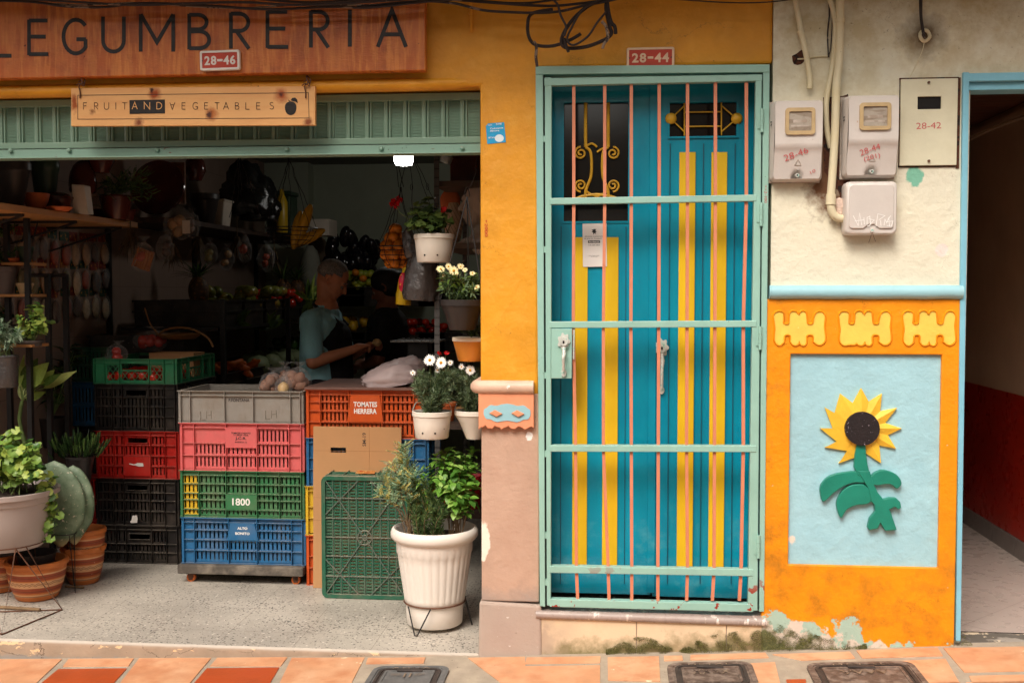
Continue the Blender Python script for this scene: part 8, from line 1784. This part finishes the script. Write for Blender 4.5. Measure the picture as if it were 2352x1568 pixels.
# ---- big grey bag, yellow bag, right shelving
m_gbag = mat('grey_bag_plastic', C(86, 78, 76, .7), .22, .2, 6, .012, 16, spec=.7, bdet=6); YG2 = .62
crumple('plastic_bag', 'big grey plastic bag hanging behind the geranium bucket', W(965, 690, YG2), .078, .07, .19, m_gbag, 8, tilt=.06, fold=.18); crumple('plastic_bag', 'grey bag top gathered under the orange basket', W(950, 590, YG2 + .02), .035, .04, .10, m_gbag, 18, tilt=-.25, fold=.2)
crumple('plastic_bag', 'bright yellow bag behind the big grey bag', W(926, 700, YG2 + .08), .035, .04, .13, m_yel, 28, tilt=.1, fold=.15); mb = MB(); q = W(926, 650, YG2 + .05); mb.sphere(q, (.022, .02, .05), 12); one('red_packet', 'red and yellow printed packet above the yellow bag', 'packet', mb, mat('red_print', C(190, 26, 60), .4, layers=(chips(30, .6, C(230, 190, 40)),)))
m_ang = mat('grey_perforated_steel', C(96, 92, 90, .7), .5, .1, 10, 0, metal=.3, layers=(lambda n: (n.mr(n.m('PINGPONG', n.xyz(2), .02), .0, .005, 1, 0), C(20, 18, 18)),))
YS2 = .62; r = root('steel_shelving', 'grey perforated steel shelving behind the hanging pots', 'shelving', W(1004, 1400, YS2)); xs_ = W(1004, 800, YS2).x
for (x, y) in ((xs_, YS2), (xs_, 1.55), (-.47, 1.55)): mb = MB(); mb.box(x - .012, x + .012, y, y + .003, 0, W(1004, 372, YS2).z + .1); mb.box(x - .012, x - .009, y + .0035, y + .02, 0, W(1004, 372, YS2).z + .1); mb.build('post', m_ang, r)
for py in (414, 557, 975, 1180): z = W(1050, py, YS2).z; mb = MB(); mb.box(xs_ - .01, -.46, YS2 + .021, 1.54, z - .025, z); mb.build('shelf_board', m_dshelf if py > 600 else mat('worn_shelf_board', C(110, 90, 74, .6), .7), r)
zA = W(1050, 557, YS2).z; zB = W(1050, 414, YS2).z
m_plas = mat('white_plaster', C(226, 204, 188, .85), .75, .05, 8, .0006, 40)
def headbust(x, y, z, s_, label, face=-1):
    r = root('plaster_head', label, 'sculpture', (x, y, z)); mb = MB(); c = Vector((x, y, z))
    mb.sphere(c + Vector((0, 0, .20)) * s_, (.075 * s_, .085 * s_, .10 * s_), 20); mb.sphere(c + Vector((.03 * face, -.02, .145)) * s_, (.05 * s_, .055 * s_, .07 * s_), 16); mb.capsule(c + Vector((0, 0, .0)) * s_, c + Vector((0, 0, .14)) * s_, .05 * s_, .042 * s_); mb.sphere(c + Vector((0, 0, .01)) * s_, (.10 * s_, .07 * s_, .03 * s_), 16)
    mb.capsule(c + Vector((.072 * face, -.03, .20)) * s_, c + Vector((.092 * face, -.035, .165)) * s_, .008 * s_, .013 * s_, 10); mb.capsule(c + Vector((.068 * face, -.03, .135)) * s_, c + Vector((.075 * face, -.04, .13)) * s_, .012 * s_, .01 * s_, 10)
    for k in range(12): t = .5 * k; mb.capsule(c + Vector((math.sin(t) * .05, -.06 + .01 * k, .27 - .004 * k)) * s_, c + Vector((math.sin(t + .5) * .08, -.05 + .012 * k, .22)) * s_, .018 * s_, .02 * s_, 8)
    o = mb.build('head', m_plas, r, fix=False, sharp=0); rm = o.modifiers.new('remesh', 'REMESH'); rm.mode = 'VOXEL'; rm.voxel_size = .006; rm.use_smooth_shade = True; return r
headbust(W(1104, 500, .80).x, .80, zA, 1.0, 'white plaster head facing left on the right shelf')
small(1020, 1064, 466, 556, .86, [(0, 0), (.5, 0), (.7, .05), (1, .45), (.95, .7), (.6, .92), (.5, 1), (.45, .95)], mat('cream_fluted_ceramic', C(222, 186, 154, .8), .5, layers=(lambda n: (n.mr(n.m('PINGPONG', n.m('ADD', n.xyz(0), n.m('MULTIPLY', n.xyz(2), .5)), .008), 0, .003, 1, 0), C(150, 116, 92)),)), 'vase', 'pleated cream vase on the right shelf behind the geranium', 'vase')
mb = MB(); q = W(1034, 462, .95); mb.sphere(q, (.05, .012, .06), 18); one('clay_plate', 'round orange clay plate standing on the right shelf', 'plate', mb, m_oclay)
small(1083, 1112, 524, 556, .78, [(0, 0), (.6, 0), (1, .5), (.7, .95), (.4, 1)], m_plas, 'vase', 'round white plaster vase below the plaster head', 'vase')
mb = MB(); z = zB; mb.box(xs_ + .02, -.47, .9, 1.3, z + .001, z + .22); one('box', 'dark box on the top right shelf', 'box', mb, m_dkp, bevel=.004)
crumple('plastic_bag', 'pale blue-white plastic sheet tucked beside the top right shelf', W(1022, 375, .8), .025, .02, .05, mat('pale_sheet', C(206, 220, 222, .8), .3), 33, tilt=.4)
# jars and small pots on the lower shelves
random.seed(95)
for k, (px, py, w_, h_, m, lb, nm) in enumerate(((1030, 975, .08, .09, m_oclay, 'orange clay pot on the middle right shelf', 'plant_pot'), (1062, 975, .07, .07, m_wick, 'brown woven pot on the middle right shelf', 'plant_pot'), (1085, 1180, .11, .16, mat('dark_red_pot', C(150, 20, 34, .8), .3), 'dark red pot behind the basil on the low right shelf', 'plant_pot'), (1035, 1180, .10, .10, m_oclay, 'orange clay pot on the low right shelf', 'plant_pot'), (1030, 620, .07, .06, m_oclay, 'x', 'x'))):
    if nm == 'x': continue
    z = W(1050, py, YS2).z; x = W(px, py, .75).x; mb = MB(); mb.lathe([(p[0] * w_ / 2, p[1] * h_) for p in PB], (x, .76, z), 28); one(nm, lb, 'plant pot', mb, m)
bag('potato_bag', 'bag of small brown bulbs on the shelf behind the daisies', Vector((W(1045, 600, .8).x, .82, zA - .23)), (.08, .06, .06), 8, None, m_pot, m_film, .03, 96)
# kitchen scale and metal trays by the shopkeeper
m_steel = mat('brushed_steel', C(150, 148, 146, .8), .3, .1, 20, 0, metal=.8); r = root('weighing_scale', 'metal weighing scale with a wide tray behind the pink bags', 'scale', W(958, 840, 1.7))
mb = MB(); q = W(960, 785, 1.7); mb.hexa([q + Vector(p) for p in ((-.14, -.10, 0), (.14, -.10, .0), (.14, .12, .0), (-.06, .12, .0), (-.14, -.10, .012), (.14, -.10, .012), (.14, .12, .012), (-.06, .12, .012))]); mb.build('tray', m_steel, r, bevel=.003)
for k in range(7): mb = MB(); mb.box(q.x - .10 + k * .03, q.x - .095 + k * .03, 1.62, 1.80, q.z + .0125, q.z + .018); mb.build('tray_rib', m_steel, r)
mb = MB(); mb.box(q.x - .05, q.x + .07, 1.64, 1.76, q.z - .16, q.z - .001); mb.build('base', m_blackm, r, bevel=.006)
mb = MB(); mb.box(W(790, 870, 1.6).x, -.6, 1.5, 2.0, .72, .755); r = root('counter', 'dark counter table between the shopkeeper and the orange crate', 'table', (-1, 1.7, 0)); mb.build('table_top', m_bb, r, bevel=.003)
for (x, y) in ((W(795, 870, 1.6).x, 1.53), (-.65, 1.53), (-.65, 1.95), (W(795, 870, 1.6).x, 1.95)): mb = MB(); mb.box(x, x + .04, y, y + .03, 0, .719); mb.build('leg', m_blackm, r)
o = dup(pc); o.location = (W(870, 850, 1.7).x, 1.72, .757); o.scale = (.5, .5, .45); o.rotation_euler = (0, 0, 0); o['label'] = 'small dark crate on the counter by the shopkeeper'
if 'group' in o: del o['group']

# ------------------------------------------------------------------ people
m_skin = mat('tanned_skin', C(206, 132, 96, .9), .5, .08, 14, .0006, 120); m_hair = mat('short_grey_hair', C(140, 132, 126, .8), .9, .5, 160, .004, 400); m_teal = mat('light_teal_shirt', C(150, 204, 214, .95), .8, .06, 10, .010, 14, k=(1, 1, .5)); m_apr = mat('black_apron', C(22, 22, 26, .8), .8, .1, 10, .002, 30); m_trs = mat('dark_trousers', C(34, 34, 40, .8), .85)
m_eye = simple('eye_white', C(150, 130, 118, .8), .5, spec=.1); m_pup = simple('dark_iris', C(20, 14, 12), .2)
def remesh(o, v=.007, sm=6):
    rm = o.modifiers.new('remesh', 'REMESH'); rm.mode = 'VOXEL'; rm.voxel_size = v; rm.use_smooth_shade = True
    s_ = o.modifiers.new('smooth', 'SMOOTH'); s_.iterations = sm; s_.factor = .5
def person(label, y, J, head_c, tilt, face, skin, hairm, top, apron, hs=1.0, long_hair=False, hold=None):
    """J: joints in metres; the figure faces +x when face is 1"""
    r = root('person', label, 'person', (J['pelvis'].x, y, 0)); mb = MB(); c = mb.capsule
    H = Matrix.Rotation(tilt * face, 3, 'Y'); hc = head_c
    def hp(x, yy, z): return hc + H @ Vector((x * face, yy, z)) * hs
    # head: cranium, face wedge, jaw, brow, nose, lips, ears
    mb.sphere(hp(-.012, 0, .028), (.094 * hs, .074 * hs, .084 * hs), 24, T=None); mb.sphere(hp(.030, 0, -.012), (.058 * hs, .058 * hs, .075 * hs), 18)
    c(hp(.055, 0, -.082), hp(.010, .0, -.055), .026 * hs, .045 * hs); c(hp(.076, -.028, .018), hp(.076, .028, .018), .011 * hs, .011 * hs, 10)
    c(hp(.084, 0, .012), hp(.103, 0, -.026), .007 * hs, .013 * hs, 10); c(hp(.086, -.012, -.030), hp(.086, .012, -.030), .010 * hs, .010 * hs, 8)
    c(hp(.082, -.016, -.054), hp(.082, .016, -.054), .008 * hs, .008 * hs, 8); c(hp(.078, -.014, -.066), hp(.078, .014, -.066), .008 * hs, .008 * hs, 8)
    for s_ in (-1, 1):
        for i in range(5): a = i * .7 - 1.2; c(hp(-.006 - .010 * math.cos(a) * .9, s_ * .078, .0 + .026 * math.sin(a)), hp(-.006 - .010 * math.cos(a + .6), s_ * .081, .026 * math.sin(a + .6)), .0065 * hs, .0065 * hs, 8)
        c(hp(.002, s_ * .074, -.02), hp(.0, s_ * .076, -.03), .007 * hs, .006 * hs, 8)
    c(hp(-.035, 0, -.03), J['neck'], .052 * hs, .056 * hs); c(J['neck'], J['chest'], .075, .12); c(J['chest'] + Vector((0, -.07, .05)), J['chest'] + Vector((0, .07, .05)), .105, .105)
    c(J['chest'], J['pelvis'], .125, .135)
    for k in 'NF':
        s_, e, w_ = J['sh' + k], J['el' + k], J['wr' + k]; c(J['neck'] - Vector((0, 0, .04)), s_, .06, .058); c(s_, e, .054, .041); c(e, w_, .041, .026)
        hd_ = J['hd' + k]; d = (hd_ - w_).normalized(); c(w_, w_ + d * .035, .025, .027); pal = w_ + d * .06; up = Vector((0, 0, 1)); sd = d.cross(up).normalized()
        c(w_ + d * .03 + sd * .018, pal + sd * .02, .018, .016, 10); c(w_ + d * .03 - sd * .018, pal - sd * .02, .018, .016, 10)
        for i, (off, L) in enumerate(((-.030, .062), (-.010, .072), (.011, .068), (.030, .054))):
            a = pal + sd * off + d * .01; b = a + (d * .8 + up * -.35).normalized() * L * .45; b2 = b + (d * .25 - up).normalized() * L * .32; b3 = b2 + (-d * .5 - up * .7).normalized() * L * .25; c(a, b, .0088, .0082, 8); c(b, b2, .0082, .0076, 8); c(b2, b3, .0076, .0068, 8)
        tdir = -1 if k == 'N' else 1
        a = w_ + d * .03 - up * .0 + sd * .028 * tdir; b = a + (d + up * .25 + sd * .5 * tdir).normalized() * .034; c(a, b, .012, .010, 8); c(b, b + (d - up * .35).normalized() * .028, .010, .008, 8)
    for s_ in (-1, 1):
        hpj = J['pelvis'] + Vector((0, s_ * .085, -.03)); kn = Vector((J['pelvis'].x + .02 * face, y + s_ * .10, .48)); an = Vector((J['pelvis'].x - .01 * face, y + s_ * .10, .09)); c(hpj, kn, .085, .058); c(kn, an, .055, .038); c(an + Vector((-.02 * face, 0, -.045)), an + Vector((.14 * face, 0, -.055)), .036, .03)
    b = mb.build('body', skin, r, fix=False, sharp=0); remesh(b, .0065, 3)
    # hair
    mb = MB()
    if long_hair:
        mb.sphere(hp(-.022, 0, .034), (.104 * hs, .086 * hs, .094 * hs), 24); mb.sphere(hp(-.10, 0, .02), (.045, .045, .045), 14); mb.sphere(hp(-.035, 0, -.02), (.07 * hs, .086 * hs, .07 * hs), 16); o = mb.build('hair', hairm, r, fix=False, sharp=0); remesh(o, .007, 4)
    else:
        rows = []
        for i in range(15):
            th = PI * .62 * i / 14
            rows.append([hc + H @ (Vector((-.016 * face, 0, .031)) + Vector((math.sin(th + (.0)) * math.cos(p) * .0965, math.sin(th) * math.sin(p) * .0765, math.cos(th) * .0875))) * hs for p in [2 * PI * j / 32 for j in range(32)] ])
        # drop the face side
        i0 = len(mb.v); keep = []
        for i in range(14):
            for j in range(32):
                p = 2 * PI * (j + .5) / 32; th = PI * .62 * i / 14; fx = math.sin(th) * math.cos(p) * face; fz = math.cos(th)
                if fx > .62 - .0 * fz or (fx > .12 and fz < .25) or (fx > -.12 and fz < -.05 and abs(math.sin(p)) > .8): continue
                a = rows[i][j]; b_ = rows[i][(j + 1) % 32]; d_ = rows[i + 1][(j + 1) % 32]; e_ = rows[i + 1][j]; mb.face([a, b_, d_, e_], 0, True)
        o = mb.build('hair', hairm, r, sharp=0); sd_ = o.modifiers.new('thick', 'SOLIDIFY'); sd_.thickness = .004; sd_.offset = .6
    for s_ in (-1, 1):
        mb = MB(); mb.sphere(hp(.077, s_ * .031, -.004), .0105 * hs, 12); e = mb.build('eye', m_eye, r); mb = MB(); mb.sphere(hp(.0865, s_ * .0315, -.006), .0048 * hs, 8); mb.build('iris', m_pup, e)
        mb = MB(); c2 = [hp(.086, s_ * .014, .022), hp(.088, s_ * .03, .027), hp(.078, s_ * .048, .022)]; mb.tube(curve_pts(c2, 4), .0028, 5); mb.build('eyebrow', hairm, r)
    # shirt
    mb = MB(); c = mb.capsule; n_ = J['neck'] - Vector((0, 0, .045)); c(n_, J['chest'], .084, .136); c(J['chest'] + Vector((0, -.075, .05)), J['chest'] + Vector((0, .075, .05)), .118, .118); c(J['chest'], J['pelvis'] + Vector((0, 0, .02)), .138, .150)
    for k in 'NF': s_, e = J['sh' + k], J['el' + k]; c(J['neck'] - Vector((0, 0, .05)), s_, .066, .070); c(s_, s_.lerp(e, .74), .068, .064)
    o = mb.build('shirt', top, r, fix=False, sharp=0); remesh(o, .008, 4)
    mb = MB(); ring = [J['neck'] + Vector((math.cos(t) * .066, math.sin(t) * .066, -.004 + (-.02 if math.cos(t) * face > .3 else .008))) for t in [2 * PI * i / 20 for i in range(20)]]; mb.tube(ring, .012, 8, closed=True); mb.build('collar', top, r)
    # trousers
    mb = MB(); c = mb.capsule; c(J['pelvis'] + Vector((0, -.05, -.03)), J['pelvis'] + Vector((0, .05, -.03)), .145, .145)
    for s_ in (-1, 1): hpj = J['pelvis'] + Vector((0, s_ * .085, -.03)); kn = Vector((J['pelvis'].x + .02 * face, y + s_ * .10, .48)); an = Vector((J['pelvis'].x - .01 * face, y + s_ * .10, .09)); c(hpj, kn, .098, .072); c(kn, an, .070, .056)
    o = mb.build('trousers', m_trs, r, fix=False, sharp=0); remesh(o, .009, 4)
    if apron:
        mb = MB(); c = mb.capsule; f = Vector((face * .055, 0, 0)); c(J['chest'] + f + Vector((0, -.05, .0)), J['chest'] + f + Vector((0, .05, .0)), .105, .105, 16); c(J['chest'] + f + Vector((0, 0, -.02)), J['pelvis'] + f * 1.1, .125, .125); c(J['pelvis'] + f * 1.1, J['pelvis'] + f * 1.2 - Vector((0, 0, .3)), .125, .13)
        o = mb.build('apron', m_apr, r, fix=False, sharp=0); remesh(o, .008, 3)
        mb = MB(); nk = J['neck']; P = [J['chest'] + Vector((face * .14, -.06, .06)), nk + Vector((face * .03, -.085, -.03)), nk + Vector((-face * .055, -.05, .012)), nk + Vector((-face * .07, 0, .02)), nk + Vector((-face * .055, .05, .012)), nk + Vector((face * .03, .085, -.03)), J['chest'] + Vector((face * .14, .06, .06))]; mb.tube(curve_pts(P, 5), .010, 6); mb.build('apron_strap', m_apr, r)
        mb = MB(); wz = J['pelvis'] + Vector((0, 0, .05)); mb.tube([wz + Vector((math.cos(t) * .158, math.sin(t) * .158, .012 * math.cos(t) * face)) for t in [2 * PI * i / 28 for i in range(28)]], .008, 6, closed=True); mb.build('apron_tie', m_apr, r)
    return r
YMn = 2.05; w3 = lambda px, py, dy=0.0: W(px, py, YMn + dy)
# positions are read at the body's middle depth; the near and far limbs are set off sideways in metres
off = lambda px, py, dy: W(px, py, YMn) + Vector((0, dy, 0))
J = dict(pelvis=off(744, 895, 0), chest=off(741, 770, 0), neck=off(749, 706, 0), shN=off(732, 736, -.17), elN=off(742, 826, -.22), wrN=off(824, 800, -.14), hdN=off(868, 782, -.08), shF=off(744, 732, .17), elF=off(780, 822, .2), wrF=off(834, 800, .06), hdF=off(872, 784, .03))
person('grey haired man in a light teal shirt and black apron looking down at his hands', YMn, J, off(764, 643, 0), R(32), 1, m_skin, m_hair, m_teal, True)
mb = MB(); q = off(868, 786, -.03); mb.sphere(q, (.03, .025, .022), 12, lump=.2, seed=4); one('bulb', 'small pale bulb held in the hands of the man', 'vegetable', mb, m_oni, sharp=0)
YW = 2.45; offw = lambda px, py, dy: W(px, py, YW) + Vector((0, dy, 0))
J = dict(pelvis=offw(890, 880, 0), chest=offw(890, 765, 0), neck=offw(888, 712, 0), shN=offw(895, 735, -.15), elN=offw(885, 820, -.2), wrN=offw(850, 835, -.12), hdN=offw(830, 838, -.1), shF=offw(885, 732, .15), elF=offw(870, 820, .18), wrF=offw(845, 830, .08), hdF=offw(825, 832, .05))
m_hair2 = mat('dark_brown_hair', C(26, 20, 18, .8), .6, .2, 40, .002, 200); m_btop = mat('black_top', C(24, 22, 24, .8), .85); m_skin2 = mat('brown_skin', C(150, 92, 66, .8), .5, .08, 14, .0005, 120)
person('dark haired person in black standing in the shade behind the grey haired man', YW, J, offw(886, 660, 0), R(26), -1, m_skin2, m_hair2, m_btop, False, .98, True)
